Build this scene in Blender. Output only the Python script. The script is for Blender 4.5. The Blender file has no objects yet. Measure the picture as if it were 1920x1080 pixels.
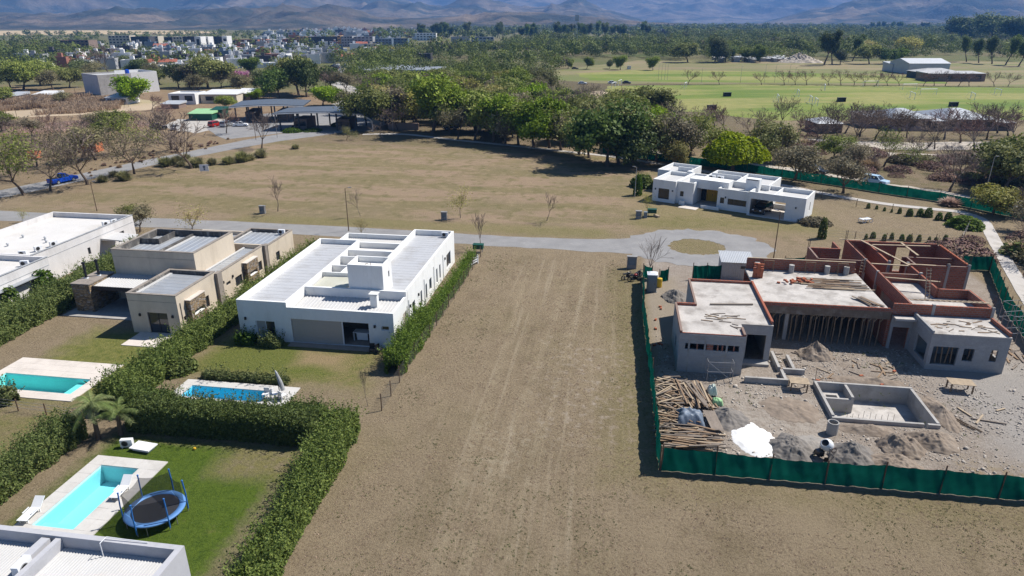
import bpy, math, random
import numpy as np
from mathutils import Vector, Matrix

# ------------------------------------------------------------------ camera, sky, sun, exposure
SC = bpy.context.scene
COL = SC.collection
CAM_H = 30.0; FPX = 1280.0; PITCH = math.radians(21.5); LOT = math.radians(8.4)
cam_d = bpy.data.cameras.new('camera'); cam = bpy.data.objects.new('camera', cam_d); COL.objects.link(cam)
cam.location = (0, 0, CAM_H); cam.rotation_euler = (math.radians(90) - PITCH, 0, 0)
cam_d.sensor_width = 36; cam_d.lens = 36 * FPX / 1920; cam_d.clip_end = 60000; cam_d.clip_start = 0.5
SC.camera = cam
TO_SUN = Vector((0.75, 0.30, 1.0)).normalized()
world = bpy.data.worlds.new('World'); SC.world = world; world.use_nodes = True
wt = world.node_tree; wt.nodes.clear()
sky = wt.nodes.new('ShaderNodeTexSky'); sky.sky_type = 'NISHITA'; sky.sun_disc = False
sky.sun_elevation = math.asin(TO_SUN.z); sky.sun_rotation = math.atan2(TO_SUN.x, TO_SUN.y)
sky.altitude = 600; sky.air_density = 1.0; sky.dust_density = 0.0; sky.ozone_density = 4.0
bg = wt.nodes.new('ShaderNodeBackground'); bg.inputs['Strength'].default_value = 0.066
wo = wt.nodes.new('ShaderNodeOutputWorld')
wt.links.new(sky.outputs[0], bg.inputs[0]); wt.links.new(bg.outputs[0], wo.inputs[0])
sun_d = bpy.data.lights.new('sun', 'SUN'); sun_d.energy = 4.8; sun_d.angle = math.radians(0.53); sun_d.color = (1.0, 0.955, 0.89)
sun = bpy.data.objects.new('sun', sun_d); COL.objects.link(sun)
sun.rotation_euler = (-TO_SUN).to_track_quat('-Z', 'Y').to_euler(); sun.location = (60, 40, 120)
SC.view_settings.view_transform = 'Standard'; SC.view_settings.look = 'None'
SC.view_settings.exposure = 0.6; SC.view_settings.gamma = 1.0
SC.cycles.max_bounces = 6; SC.cycles.diffuse_bounces = 2; SC.cycles.transparent_max_bounces = 16
SC.cycles.volume_bounces = 0; SC.cycles.use_denoising = True
random.seed(7); RNG = np.random.default_rng(7)

# ------------------------------------------------------------------ coordinates
def W(px, py, z=0.0):
    """point of the horizontal plane at height z seen at this photograph pixel"""
    a = (px - 960) / FPX; b = (py - 540) / FPX
    t = (CAM_H - z) / (math.sin(PITCH) + b * math.cos(PITCH))
    return Vector((t * a, t * (math.cos(PITCH) - b * math.sin(PITCH)), z))
def LT(u, w, z=0.0):
    """lot coordinates (u right, w away) to world"""
    return Vector((u * math.cos(LOT) + w * math.sin(LOT), -u * math.sin(LOT) + w * math.cos(LOT), z))
def TL(p):
    return (p[0] * math.cos(LOT) - p[1] * math.sin(LOT), p[0] * math.sin(LOT) + p[1] * math.cos(LOT))
def WL(px, py, z=0.0): return TL(W(px, py, z))

# ------------------------------------------------------------------ objects
def put(o, parent=None, loc=None, rz=None):
    COL.objects.link(o)
    if parent is not None: o.parent = parent
    if loc is not None: o.location = loc
    if rz is not None: o.rotation_euler = (0, 0, rz)
    return o
def tag(o, label=None, cat=None, group=None, kind=None):
    if label: o['label'] = label
    if cat: o['category'] = cat
    if group: o['group'] = group
    if kind: o['kind'] = kind
    return o
def thing(name, label, cat, loc=(0, 0, 0), rz=0.0, group=None):
    o = bpy.data.objects.new(name, None); o.empty_display_size = 0.3
    put(o, None, loc, rz); return tag(o, label, cat, group)
KIDS = {}
def copy_tree(o, loc=None, rz=None, sc=None, parent=None, label=None, group=None):
    c = o.copy(); COL.objects.link(c)
    if parent is not None: c.parent = parent
    if loc is not None: c.location = loc
    if rz is not None: c.rotation_euler = (0, 0, rz)
    if sc is not None: c.scale = sc if hasattr(sc, '__len__') else (sc, sc, sc)
    if label: c['label'] = label
    if group: c['group'] = group
    if o.name not in KIDS: KIDS[o.name] = list(o.children)
    for k in KIDS[o.name]: copy_tree(k, parent=c)
    return c
class Proto:
    """a thing built once; the first placing uses it, later ones copy it"""
    def __init__(s, root): s.root = root; s.used = False; KIDS[root.name] = list(root.children)
    def place(s, loc, rz=0.0, sc=1.0, label=None, group=None):
        if not s.used:
            s.used = True; o = s.root; o.location = loc; o.rotation_euler = (0, 0, rz)
            o.scale = sc if hasattr(sc, '__len__') else (sc, sc, sc)
            if label: o['label'] = label
            if group: o['group'] = group
            return o
        return copy_tree(s.root, loc, rz, sc, None, label, group)
    def drop(s):
        if not s.used:
            for k in list(s.root.children):
                for g in list(k.children): bpy.data.objects.remove(g)
                bpy.data.objects.remove(k)
            bpy.data.objects.remove(s.root)

class MB:
    def __init__(s): s.v = []; s.f = []; s.m = []
    def add(s, vs, fs, m=0):
        n = len(s.v); s.v += [tuple(p) for p in vs]
        s.f += [tuple(i + n for i in f) for f in fs]; s.m += [m] * len(fs); return s
    def box(s, x0, x1, y0, y1, z0, z1, m=0):
        return s.add([(x0,y0,z0),(x1,y0,z0),(x1,y1,z0),(x0,y1,z0),(x0,y0,z1),(x1,y0,z1),(x1,y1,z1),(x0,y1,z1)],
                     [(0,3,2,1),(4,5,6,7),(0,1,5,4),(1,2,6,5),(2,3,7,6),(3,0,4,7)], m)
    def prism(s, pts, z0, z1, m=0):
        n = len(pts); zz = z1 if hasattr(z1, '__len__') else [z1] * n
        return s.add([(p[0], p[1], z0) for p in pts] + [(p[0], p[1], q) for p, q in zip(pts, zz)],
                     [tuple(range(n - 1, -1, -1)), tuple(range(n, 2 * n))] + [(i, (i+1) % n, n + (i+1) % n, n + i) for i in range(n)], m)
    def sheet(s, pts, z=0.0, m=0):
        return s.add([(p[0], p[1], z) for p in pts], [tuple(range(len(pts)))], m)
    def bar(s, a, b, w, h=None, m=0):
        """square bar from a to b"""
        h = w if h is None else h
        a = Vector(a); b = Vector(b); d = (b - a).normalized()
        up = Vector((0, 0, 1)) if abs(d.z) < 0.95 else Vector((0, 1, 0))
        r = d.cross(up).normalized() * (w / 2); q = r.cross(d).normalized() * (h / 2)
        vs = [a - r - q, a + r - q, a + r + q, a - r + q, b - r - q, b + r - q, b + r + q, b - r + q]
        return s.add(vs, [(0,1,2,3),(7,6,5,4),(4,5,1,0),(5,6,2,1),(6,7,3,2),(7,4,0,3)], m)
    def tube(s, pts, rad, n=6, m=0):
        pts = [Vector(p) for p in pts]; k = len(pts)
        rad = rad if hasattr(rad, '__len__') else [rad] * k
        vs = []; ref = None
        for i, p in enumerate(pts):
            d = (pts[min(i + 1, k - 1)] - pts[max(i - 1, 0)]).normalized()
            if ref is None: ref = d.orthogonal().normalized()
            ref = (ref - d * ref.dot(d)).normalized(); q = d.cross(ref)
            for j in range(n):
                t = 2 * math.pi * j / n
                vs.append(p + (ref * math.cos(t) + q * math.sin(t)) * rad[i])
        fs = [(i*n + j, i*n + (j+1) % n, (i+1)*n + (j+1) % n, (i+1)*n + j) for i in range(k - 1) for j in range(n)]
        fs += [tuple(range(n - 1, -1, -1)), tuple((k-1)*n + j for j in range(n))]
        return s.add(vs, fs, m)
    def lathe(s, prof, n=16, c=(0, 0, 0), m=0, cap=True):
        vs = [(c[0] + r * math.cos(2*math.pi*j/n), c[1] + r * math.sin(2*math.pi*j/n), c[2] + z) for r, z in prof for j in range(n)]
        fs = [(i*n + j, i*n + (j+1) % n, (i+1)*n + (j+1) % n, (i+1)*n + j) for i in range(len(prof) - 1) for j in range(n)]
        if cap: fs += [tuple(range(n - 1, -1, -1)), tuple((len(prof)-1)*n + j for j in range(n))]
        return s.add(vs, fs, m)
    def wall(s, ax, a0, a1, c0, c1, z0, z1, ops=(), m=0):
        """straight wall along ax ('x' or 'y') from a0 to a1, between c0 and c1 across, with openings (s0,s1,zb,zt)"""
        cuts = sorted({a0, a1, *[o[0] for o in ops], *[o[1] for o in ops]})
        for p, q in zip(cuts, cuts[1:]):
            mid = (p + q) / 2; hs = sorted((o[2], o[3]) for o in ops if o[0] < mid < o[1]); z = z0
            for lo, hi in hs + [(z1, z1)]:
                if lo > z + 1e-4:
                    if ax == 'x': s.box(p, q, c0, c1, z, lo, m)
                    else: s.box(c0, c1, p, q, z, lo, m)
                z = max(z, hi)
        return s
    def ribs(s, x0, x1, y0, y1, z0, z1, pitch=0.3, amp=0.05, along='y', m=0):
        """trapezoidal sheet; ribs run along `along`; height goes z0 to z1 in that direction"""
        L0, L1 = (x0, x1) if along == 'y' else (y0, y1)
        n = max(2, int((L1 - L0) / pitch)); prof = []
        for i in range(n):
            a = L0 + (L1 - L0) * i / n; d = (L1 - L0) / n
            prof += [(a, 0), (a + d * .55, 0), (a + d * .65, amp), (a + d * .9, amp)]
        prof.append((L1, 0)); k = len(prof); vs = []
        for e in (0, 1):
            for a, h in prof:
                vs.append((a, (y0, y1)[e], (z0, z1)[e] + h) if along == 'y' else ((x0, x1)[e], a, (z0, z1)[e] + h))
        fs = [(i, i + 1, k + i + 1, k + i) for i in range(k - 1)]
        if along == 'x': fs = [f[::-1] for f in fs]
        return s.add(vs, fs, m)
    def build(s, name, mats, parent=None, loc=(0, 0, 0), rz=0.0, smooth=False):
        me = bpy.data.meshes.new(name); me.from_pydata(s.v, [], s.f)
        mats = mats if isinstance(mats, (list, tuple)) else [mats]
        for q in mats: me.materials.append(M[q] if isinstance(q, str) else q)
        if len(mats) > 1: me.polygons.foreach_set('material_index', s.m)
        if smooth: me.polygons.foreach_set('use_smooth', [True] * len(s.f))
        me.update()
        return put(bpy.data.objects.new(name, me), parent, loc, rz)
def np_mesh(name, verts, faces, mats, parent=None, smooth=False):
    """verts (n,3), faces (k,4) numpy arrays"""
    me = bpy.data.meshes.new(name); k = len(faces); q = faces.shape[1]
    me.vertices.add(len(verts)); me.vertices.foreach_set('co', np.ascontiguousarray(verts, dtype=np.float32).ravel())
    me.loops.add(k * q); me.loops.foreach_set('vertex_index', np.ascontiguousarray(faces, dtype=np.int32).ravel())
    me.polygons.add(k); me.polygons.foreach_set('loop_start', np.arange(0, k * q, q, dtype=np.int32))
    me.polygons.foreach_set('loop_total', np.full(k, q, dtype=np.int32))
    if smooth: me.polygons.foreach_set('use_smooth', np.ones(k, dtype=bool))
    for m in (mats if isinstance(mats, (list, tuple)) else [mats]): me.materials.append(M[m])
    me.update(calc_edges=True); me.validate()
    return put(bpy.data.objects.new(name, me), parent)

# ------------------------------------------------------------------ smooth value noise for geometry
def _hash(ix, iy, seed):
    h = np.sin(ix * 127.1 + iy * 311.7 + seed * 74.7) * 43758.5453
    return h - np.floor(h)
def vnoise(x, y, seed=0):
    x = np.asarray(x, float); y = np.asarray(y, float)
    ix = np.floor(x); iy = np.floor(y); fx = x - ix; fy = y - iy
    fx = fx*fx*(3-2*fx); fy = fy*fy*(3-2*fy)
    a = _hash(ix, iy, seed); b = _hash(ix+1, iy, seed); c = _hash(ix, iy+1, seed); d = _hash(ix+1, iy+1, seed)
    return (a*(1-fx)+b*fx)*(1-fy) + (c*(1-fx)+d*fx)*fy
def fbm(x, y, o=4, seed=0):
    s = 0; a = 1; t = 0; x = np.asarray(x, float); y = np.asarray(y, float)
    for i in range(o):
        s = s + a * vnoise(x, y, seed + i); t += a; a *= .5; x = x * 2.03; y = y * 2.03
    return s / t

# ------------------------------------------------------------------ materials
M = {}
class NT:
    def __init__(s, name):
        s.mat = bpy.data.materials.new(name); s.mat.use_nodes = True; s.t = s.mat.node_tree; s.t.nodes.clear()
        s.out = s.t.nodes.new('ShaderNodeOutputMaterial'); M[name] = s.mat
    def n(s, kind, **kw):
        x = s.t.nodes.new('ShaderNode' + kind)
        for k, v in kw.items(): setattr(x, k, v)
        return x
    def put(s, sock, v):
        if hasattr(v, 'is_linked') or hasattr(v, 'links'): s.t.links.new(v, sock)
        elif v is not None:
            if hasattr(v, '__len__') and len(v) == 3 and sock.type == 'RGBA': v = (*v, 1)
            sock.default_value = v
    def pos(s): return s.n('NewGeometry').outputs['Position']
    def obj(s): return s.n('TexCoord').outputs['Object']
    def mapv(s, v, scale=(1, 1, 1), rot=(0, 0, 0), loc=(0, 0, 0)):
        x = s.n('Mapping'); s.put(x.inputs[0], v); x.inputs['Scale'].default_value = scale
        x.inputs['Rotation'].default_value = rot; x.inputs['Location'].default_value = loc; return x.outputs[0]
    def noise(s, v, scale, detail=3, rough=.55, dist=0):
        x = s.n('TexNoise'); s.put(x.inputs['Vector'], v); x.inputs['Scale'].default_value = scale
        x.inputs['Detail'].default_value = detail; x.inputs['Roughness'].default_value = rough; x.inputs['Distortion'].default_value = dist
        return x.outputs['Fac']
    def math(s, op, a, b=None, c=None, clamp=False):
        x = s.n('Math', operation=op, use_clamp=clamp); s.put(x.inputs[0], a)
        if b is not None: s.put(x.inputs[1], b)
        if c is not None: s.put(x.inputs[2], c)
        return x.outputs[0]
    def ramp(s, f, lo, hi, a=0.0, b=1.0):
        x = s.n('MapRange', clamp=True); s.put(x.inputs[0], f)
        for i, q in enumerate((lo, hi, a, b)): x.inputs[i + 1].default_value = q
        return x.outputs[0]
    def mix(s, f, a, b, blend='MIX'):
        x = s.n('Mix', data_type='RGBA', blend_type=blend); s.put(x.inputs[0], f); s.put(x.inputs[6], a); s.put(x.inputs[7], b)
        return x.outputs[2]
    def bump(s, h, strength=.5, dist=.05):
        x = s.n('Bump'); s.put(x.inputs['Height'], h); x.inputs['Strength'].default_value = strength; x.inputs['Distance'].default_value = dist
        return x.outputs[0]
    def bsdf(s, col, rough=.8, normal=None, metal=0.0, spec=.3):
        x = s.n('BsdfPrincipled'); s.put(x.inputs['Base Color'], col); s.put(x.inputs['Roughness'], rough)
        x.inputs['Metallic'].default_value = metal; x.inputs['Specular IOR Level'].default_value = spec
        if normal is not None: s.put(x.inputs['Normal'], normal)
        return x.outputs[0]
    def done(s, sh): s.t.links.new(sh, s.out.inputs[0]); return s.mat
def c3(r, g, b): return (r, g, b, 1)
def simple(name, col, var=.18, scale=2.0, rough=.8, bump=.0, bs=20., metal=0., spec=.3, dirt=None, dscale=.6, dlo=.5, dhi=.75, coords='pos', stretch=(1,1,1)):
    """base colour varied by two noises, optional dirt colour and fine bump"""
    t = NT(name); p = t.pos() if coords == 'pos' else t.obj()
    if stretch != (1, 1, 1): p = t.mapv(p, stretch)
    a = t.noise(p, scale, 4); b = t.noise(p, scale * 9, 3)
    k = t.math('ADD', t.math('MULTIPLY', a, .6), t.math('MULTIPLY', b, .4))
    lo = tuple(x * (1 - var) for x in col); hi = tuple(min(1, x * (1 + var)) for x in col)
    c = t.mix(t.ramp(k, .33, .67), c3(*lo), c3(*hi))
    if dirt: c = t.mix(t.ramp(t.noise(p, dscale, 6, .65), dlo, dhi), c, c3(*dirt))
    nm = t.bump(t.noise(p, bs, 4), bump, .02) if bump else None
    return t.done(t.bsdf(c, rough, nm, metal, spec))

simple('white_stucco', (.74, .74, .72), .05, .9, .85, .25, 30, dirt=(.52, .51, .49), dscale=.7, dlo=.56, dhi=.85, stretch=(1, 1, .35))
simple('pale_stucco', (.62, .60, .585), .06, .7, .85, .2, 25, dirt=(.48, .46, .44), dscale=.5, stretch=(1, 1, .4))
simple('beige_stucco', (.56, .48, .375), .07, .8, .85, .25, 30, dirt=(.45, .38, .29), dscale=.7, stretch=(1, 1, .35))
simple('parapet_cap', (.27, .235, .2), .15, 1.5, .85, .2, 20, dirt=(.12, .11, .1), dscale=.9)
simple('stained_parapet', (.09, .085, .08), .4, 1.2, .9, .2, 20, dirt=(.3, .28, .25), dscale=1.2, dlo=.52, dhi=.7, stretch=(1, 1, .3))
simple('roof_white', (.50, .495, .485), .06, .6, .7, dirt=(.5, .48, .45), dscale=.45)
simple('roof_coat', (.60, .58, .55), .05, .35, .8, .1, 8, dirt=(.5, .47, .42), dscale=.22, dlo=.5, dhi=.8)
simple('roof_metal', (.42, .44, .46), .08, .8, .42, metal=.35, dirt=(.38, .38, .38), dscale=.5)
simple('roof_tile_metal', (.46, .465, .475), .05, 1.1, .55, metal=.1, dirt=(.36, .35, .34), dscale=.5)
simple('membrane_gray', (.36, .37, .38), .12, .7, .7, dirt=(.2, .2, .2), dscale=.8)
simple('gray_wall', (.44, .44, .46), .06, .6, .85, .2, 25, dirt=(.33, .33, .34), dscale=.6)
simple('dark_frame', (.03, .03, .033), .1, 3, .5)
simple('white_frame', (.7, .7, .7), .04, 3, .5)
simple('pipe_black', (.018, .02, .024), .2, 3, .4)
simple('concrete', (.36, .345, .325), .14, .8, .9, .3, 18, dirt=(.24, .225, .205), dscale=.7)
simple('concrete_pale', (.46, .43, .395), .16, .6, .9, .2, 14, dirt=(.27, .245, .22), dscale=.55, dlo=.46, dhi=.66)
simple('deck_stone', (.60, .54, .48), .06, .8, .85, .15, 12, dirt=(.46, .41, .36), dscale=.5)
simple('deck_gray', (.52, .50, .47), .07, 1., .85, .15, 12, dirt=(.4, .38, .35), dscale=.6)
simple('curb', (.42, .40, .37), .12, 1.2, .9, .2, 10)
simple('timber', (.24, .165, .105), .35, 2.2, .85, .2, 30, coords='obj', dirt=(.13, .095, .07), dscale=1.2)
simple('timber_gray', (.20, .165, .135), .35, 2.2, .85, .2, 30, coords='obj', dirt=(.10, .085, .07), dscale=1.2)
simple('timber_dark', (.10, .072, .05), .3, 2.2, .85, .2, 30, coords='obj')
simple('timber_pale', (.37, .29, .20), .25, 2.2, .85, .2, 30, coords='obj')
simple('beam_board', (.17, .13, .095), .3, 1.4, .9, .3, 16, dirt=(.28, .25, .22), dscale=1.0)
simple('post_wood', (.13, .085, .055), .3, 2.5, .85, .2, 20)
simple('steel_gray', (.3, .3, .31), .1, 2, .45, metal=.5)
simple('steel_rust', (.16, .09, .06), .3, 3, .8)
simple('rebar', (.1, .065, .05), .2, 3, .8)
simple('panel_beige', (.40, .36, .315), .04, .5, .7)
simple('interior', (.30, .22, .15), .2, .8, .8)
simple('stone_floor', (.30, .24, .19), .2, 1.2, .8)
simple('yellow_wood', (.62, .34, .04), .15, 1.2, .6, stretch=(6, 6, .5))
simple('white_plastic', (.72, .73, .74), .03, 2, .45)
simple('black_plastic', (.02, .02, .022), .1, 3, .5)
simple('tire', (.02, .02, .02), .1, 5, .9)
simple('blue_paint', (.005, .06, .42), .03, 2, .25, spec=.6)
simple('red_paint', (.38, .02, .015), .03, 2, .25, spec=.6)
simple('silver_paint', (.42, .44, .46), .03, 2, .3, metal=.4, spec=.6)
simple('white_paint', (.72, .73, .74), .02, 2, .25, spec=.6)
simple('dark_paint', (.02, .021, .024), .05, 2, .22, spec=.6)
simple('skyblue_paint', (.45, .62, .78), .03, 2, .25, spec=.6)
simple('trampoline_blue', (.10, .23, .48), .1, 1.5, .5)
simple('trampoline_mat', (.03, .03, .034), .15, 3, .6)
simple('frame_blue', (.03, .15, .45), .05, 3, .45)
simple('bin_green', (.01, .07, .045), .1, 3, .5)
simple('yellow_plastic', (.6, .38, .03), .05, 3, .5)
simple('toilet_gray', (.17, .21, .25), .08, 1.5, .5)
simple('tarp_gray', (.14, .175, .225), .25, 1.2, .5, .3, 6)
simple('plastic_green', (.30, .52, .26), .2, 2, .5)
simple('plastic_pale', (.58, .64, .56), .1, 2, .5)
simple('lime_powder', (.68, .675, .66), .12, 2, .95, .3, 14)
simple('sand_dark', (.17, .155, .14), .2, 1.2, .95, .6, 20, dirt=(.25, .22, .19), dscale=.9)
simple('sand_gray', (.26, .24, .215), .18, 1.2, .95, .6, 20, dirt=(.33, .29, .25), dscale=.9)
simple('soil_pile', (.22, .175, .135), .22, 1.5, .95, .7, 16, dirt=(.3, .25, .2), dscale=.9)
simple('rubble', (.42, .375, .325), .35, 3, .95, .4, 20, coords='obj')
simple('red_clay', (.36, .115, .06), .2, 3, .9, .2, 20)
simple('sign_white', (.7, .71, .72), .03, 3, .5)
simple('meter_gray', (.26, .255, .25), .15, 1.5, .85)
simple('canopy_roof', (.12, .135, .155), .08, .3, .45, metal=.2)
simple('canopy_dark', (.06, .065, .07), .15, .5, .7)
simple('zinc', (.34, .36, .385), .1, .5, .45, metal=.3)
simple('zinc_pale', (.46, .475, .49), .1, .5, .5, metal=.2)
simple('pink_wall', (.36, .27, .245), .1, .3, .9)
simple('brown_wall', (.22, .16, .13), .15, .3, .9)
simple('town_white', (.68, .67, .65), .08, .12, .85)
simple('town_cream', (.52, .46, .37), .08, .12, .85)
simple('town_gray', (.33, .33, .335), .1, .12, .85)
simple('town_brick', (.30, .13, .09), .12, .2, .85)
simple('town_dark', (.065, .06, .062), .2, .12, .8)
simple('town_blue', (.13, .17, .22), .15, .12, .6)
simple('town_ochre', (.42, .25, .1), .12, .12, .85)
simple('town_roof', (.40, .40, .40), .2, .15, .8)
simple('town_roof_red', (.30, .10, .06), .2, .15, .8)
simple('town_roof_pale', (.6, .6, .6), .1, .15, .8)
simple('window_dark', (.03, .036, .045), .3, .4, .15, spec=.5)
simple('orange_wall', (.48, .16, .07), .15, .5, .9)
simple('bark', (.12, .09, .068), .3, 3, .95, .4, 14, coords='obj')
simple('bark_pale', (.19, .155, .125), .25, 3, .95, .3, 14, coords='obj')
simple('twig', (.17, .13, .105), .25, 3, .95, coords='obj')
simple('twig_red', (.19, .115, .095), .25, 3, .95, coords='obj')
simple('twig_yellow', (.30, .23, .11), .25, 3, .95, coords='obj')
simple('golden_crop', (.46, .35, .20), .1, .004, .95, stretch=(1, 3, 1))
simple('gravel', (.40, .375, .34), .1, .25, .95, .3, 6, dirt=(.48, .43, .37), dscale=.12)
simple('dirt_road', (.42, .37, .31), .1, .25, .95, .3, 6, dirt=(.32, .27, .21), dscale=.2)
simple('path_slab', (.46, .43, .395), .1, .5, .9, .2, 8, dirt=(.33, .3, .26), dscale=.4)
simple('painted_goal', (.78, .78, .78), .03, 2, .5)

def stone_mat():
    t = NT('stone_cladding'); p = t.mapv(t.obj(), (1, 1, 2.2))
    v = t.n('TexVoronoi'); t.put(v.inputs['Vector'], p); v.inputs['Scale'].default_value = 2.6
    e = t.n('TexVoronoi', feature='DISTANCE_TO_EDGE'); t.put(e.inputs['Vector'], p); e.inputs['Scale'].default_value = 2.6
    hsv = t.n('SeparateColor'); t.put(hsv.inputs[0], v.outputs['Color'])
    c = t.mix(hsv.outputs[0], c3(.16, .115, .07), c3(.40, .29, .17))
    c = t.mix(t.ramp(hsv.outputs[1], .6, .9), c, c3(.30, .27, .24))
    c = t.mix(t.ramp(e.outputs['Distance'], .0, .05, 1, 0), c, c3(.07, .055, .04))
    t.done(t.bsdf(c, .9, t.bump(t.ramp(e.outputs['Distance'], 0, .12), .9, .06)))
stone_mat()
def brick_mat(name, a, b, mortar, bw=.33, bh=.19, ms=.016, axis='auto', stain=(.3, .28, .26), sl=.6, sh=.8):
    """hollow brick or block wall; courses follow height, bricks follow the horizontal run"""
    t = NT(name); o = t.obj(); sp = t.n('SeparateXYZ'); t.put(sp.inputs[0], o)
    nm = t.n('SeparateXYZ'); t.put(nm.inputs[0], t.n('TexCoord').outputs['Normal'])
    side = t.math('GREATER_THAN', t.math('ABSOLUTE', nm.outputs[0]), .6)
    run = t.math('ADD', t.math('MULTIPLY', side, sp.outputs[1]), t.math('MULTIPLY', t.math('SUBTRACT', 1.0, side), sp.outputs[0]))
    cb = t.n('CombineXYZ'); t.put(cb.inputs[0], run); t.put(cb.inputs[1], sp.outputs[2])
    br = t.n('TexBrick'); t.put(br.inputs['Vector'], cb.outputs[0]); br.inputs['Scale'].default_value = 1.0
    br.inputs['Brick Width'].default_value = bw; br.inputs['Row Height'].default_value = bh; br.inputs['Mortar Size'].default_value = ms
    br.inputs['Color1'].default_value = c3(*a); br.inputs['Color2'].default_value = c3(*b); br.inputs['Mortar'].default_value = c3(*mortar)
    c = t.mix(t.ramp(t.noise(o, 1.3, 5, .65), sl, sh), br.outputs['Color'], c3(*stain))
    c = t.mix(t.ramp(t.noise(o, 14, 3), .3, .7, 0, .35), c, c3(*[x * .55 for x in a]))
    t.done(t.bsdf(c, .92, t.bump(br.outputs['Fac'], -.6, .03)))
brick_mat('red_brick', (.37, .12, .07), (.24, .078, .048), (.23, .18, .15), .42, .215, .03)
brick_mat('gray_block', (.36, .355, .35), (.325, .32, .315), (.33, .32, .31), .4, .2, .012, stain=(.43, .42, .41), sl=.5, sh=.8)
def water_mat(name, col):
    t = NT(name); p = t.pos()
    nm = t.bump(t.noise(t.mapv(p, (1, 1.6, 1)), 2.2, 3, .5, .6), .12, .05)
    tr = t.n('BsdfTransparent'); tr.inputs[0].default_value = c3(*col)
    gl = t.n('BsdfGlossy'); gl.inputs['Roughness'].default_value = .03; t.put(gl.inputs['Normal'], nm)
    fr = t.n('Fresnel'); fr.inputs[0].default_value = 1.33; t.put(fr.inputs['Normal'], nm)
    mx = t.n('MixShader'); t.put(mx.inputs[0], fr.outputs[0]); t.put(mx.inputs[1], tr.outputs[0]); t.put(mx.inputs[2], gl.outputs[0])
    t.done(mx.outputs[0])
water_mat('water_cyan', (.62, .94, .97)); water_mat('water_blue', (.45, .88, .97)); water_mat('water_teal', (.70, .96, .95))
simple('pool_cyan', (.50, .76, .80), .05, .5, .6); simple('pool_blue', (.24, .66, .82), .05, .5, .6); simple('pool_teal', (.33, .78, .78), .06, .5, .6)
def glass_mat():
    t = NT('glass'); p = t.pos()
    c = t.mix(t.noise(p, .6, 2), c3(.012, .016, .02), c3(.05, .055, .06))
    x = t.bsdf(c, .06, None, 0, .6); t.done(x)
glass_mat()
simple('curtain', (.34, .33, .31), .12, 3, .7, stretch=(8, 8, .3))
def skylight():
    t = NT('skylight_sheet'); c = t.mix(t.noise(t.pos(), .8, 4), c3(.52, .50, .38), c3(.62, .62, .55)); t.done(t.bsdf(c, .5))
skylight()
def cloth_mat():
    t = NT('shade_cloth'); p = t.pos()
    k = t.noise(p, 1.1, 4); c = t.mix(t.ramp(k, .3, .7), c3(.002, .060, .044), c3(.006, .105, .075))
    w = t.n('TexWave', bands_direction='Z'); t.put(w.inputs[0], t.mapv(p, (1, 1, 30))); w.inputs[1].default_value = 1
    d = t.n('BsdfDiffuse'); t.put(d.inputs[0], c); r = t.n('BsdfTranslucent'); t.put(r.inputs[0], c)
    m = t.n('MixShader'); m.inputs[0].default_value = .35; t.put(m.inputs[1], d.outputs[0]); t.put(m.inputs[2], r.outputs[0])
    t.done(m.outputs[0])
cloth_mat()
def net_mat():
    t = NT('safety_net'); d = t.n('BsdfDiffuse'); d.inputs[0].default_value = c3(.05, .05, .055)
    r = t.n('BsdfTransparent'); m = t.n('MixShader'); m.inputs[0].default_value = .58
    t.put(m.inputs[1], r.outputs[0]); t.put(m.inputs[2], d.outputs[0]); t.done(m.outputs[0])
net_mat()
def wire_mat():
    t = NT('wire_mesh'); d = t.n('BsdfDiffuse'); d.inputs[0].default_value = c3(.16, .15, .14)
    r = t.n('BsdfTransparent'); m = t.n('MixShader'); m.inputs[0].default_value = .16
    t.put(m.inputs[1], r.outputs[0]); t.put(m.inputs[2], d.outputs[0]); t.done(m.outputs[0])
wire_mat()
def leaf_mat(name, a, b, trans=.3, obj_var=.35):
    """leaves: each leaf and each plant a little different, some light shines through"""
    t = NT(name); g = t.n('NewGeometry'); oi = t.n('ObjectInfo')
    c = t.mix(g.outputs['Random Per Island'], c3(*a), c3(*b))
    hs = t.n('HueSaturation'); t.put(hs.inputs['Color'], c)
    t.put(hs.inputs['Value'], t.ramp(oi.outputs['Random'], 0, 1, 1 - obj_var, 1 + obj_var))
    rr = t.math('FRACT', t.math('MULTIPLY', oi.outputs['Random'], 7.31))
    t.put(hs.inputs['Hue'], t.ramp(rr, 0, 1, .478, .512)); t.put(hs.inputs['Saturation'], t.ramp(rr, 0, 1, .85, 1.1))
    d = t.bsdf(hs.outputs[0], .65, None, 0, .25); r = t.n('BsdfTranslucent'); t.put(r.inputs[0], hs.outputs[0])
    m = t.n('MixShader'); m.inputs[0].default_value = trans; t.put(m.inputs[1], d); t.put(m.inputs[2], r.outputs[0]); t.done(m.outputs[0])
leaf_mat('leaf_green', (.11, .17, .014), (.26, .33, .035))
leaf_mat('leaf_mid', (.12, .15, .03), (.27, .285, .075))
leaf_mat('leaf_olive', (.145, .135, .065), (.29, .25, .14))
leaf_mat('leaf_dark', (.06, .095, .022), (.155, .20, .055))
leaf_mat('leaf_lime', (.22, .27, .006), (.36, .38, .02), .35, .1)
leaf_mat('leaf_yellow', (0.232, 0.248, 0.046), (0.403, 0.357, 0.093))
leaf_mat('leaf_pink', (.30, .10, .20), (.42, .18, .3))
leaf_mat('hedge_leaf', (.055, .105, .015), (.20, .27, .045), .35, .12)
leaf_mat('hedge_dark', (.04, .08, .013), (.14, .20, .035), .35, .12)
leaf_mat('hedge_olive', (.08, .115, .035), (.22, .245, .085), .35, .12)
leaf_mat('grass_clump', (.20, .21, .08), (.40, .37, .18), .3, .2)
leaf_mat('dry_grass', (.38, .27, .18), (.58, .44, .32), .3, .2)
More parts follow.
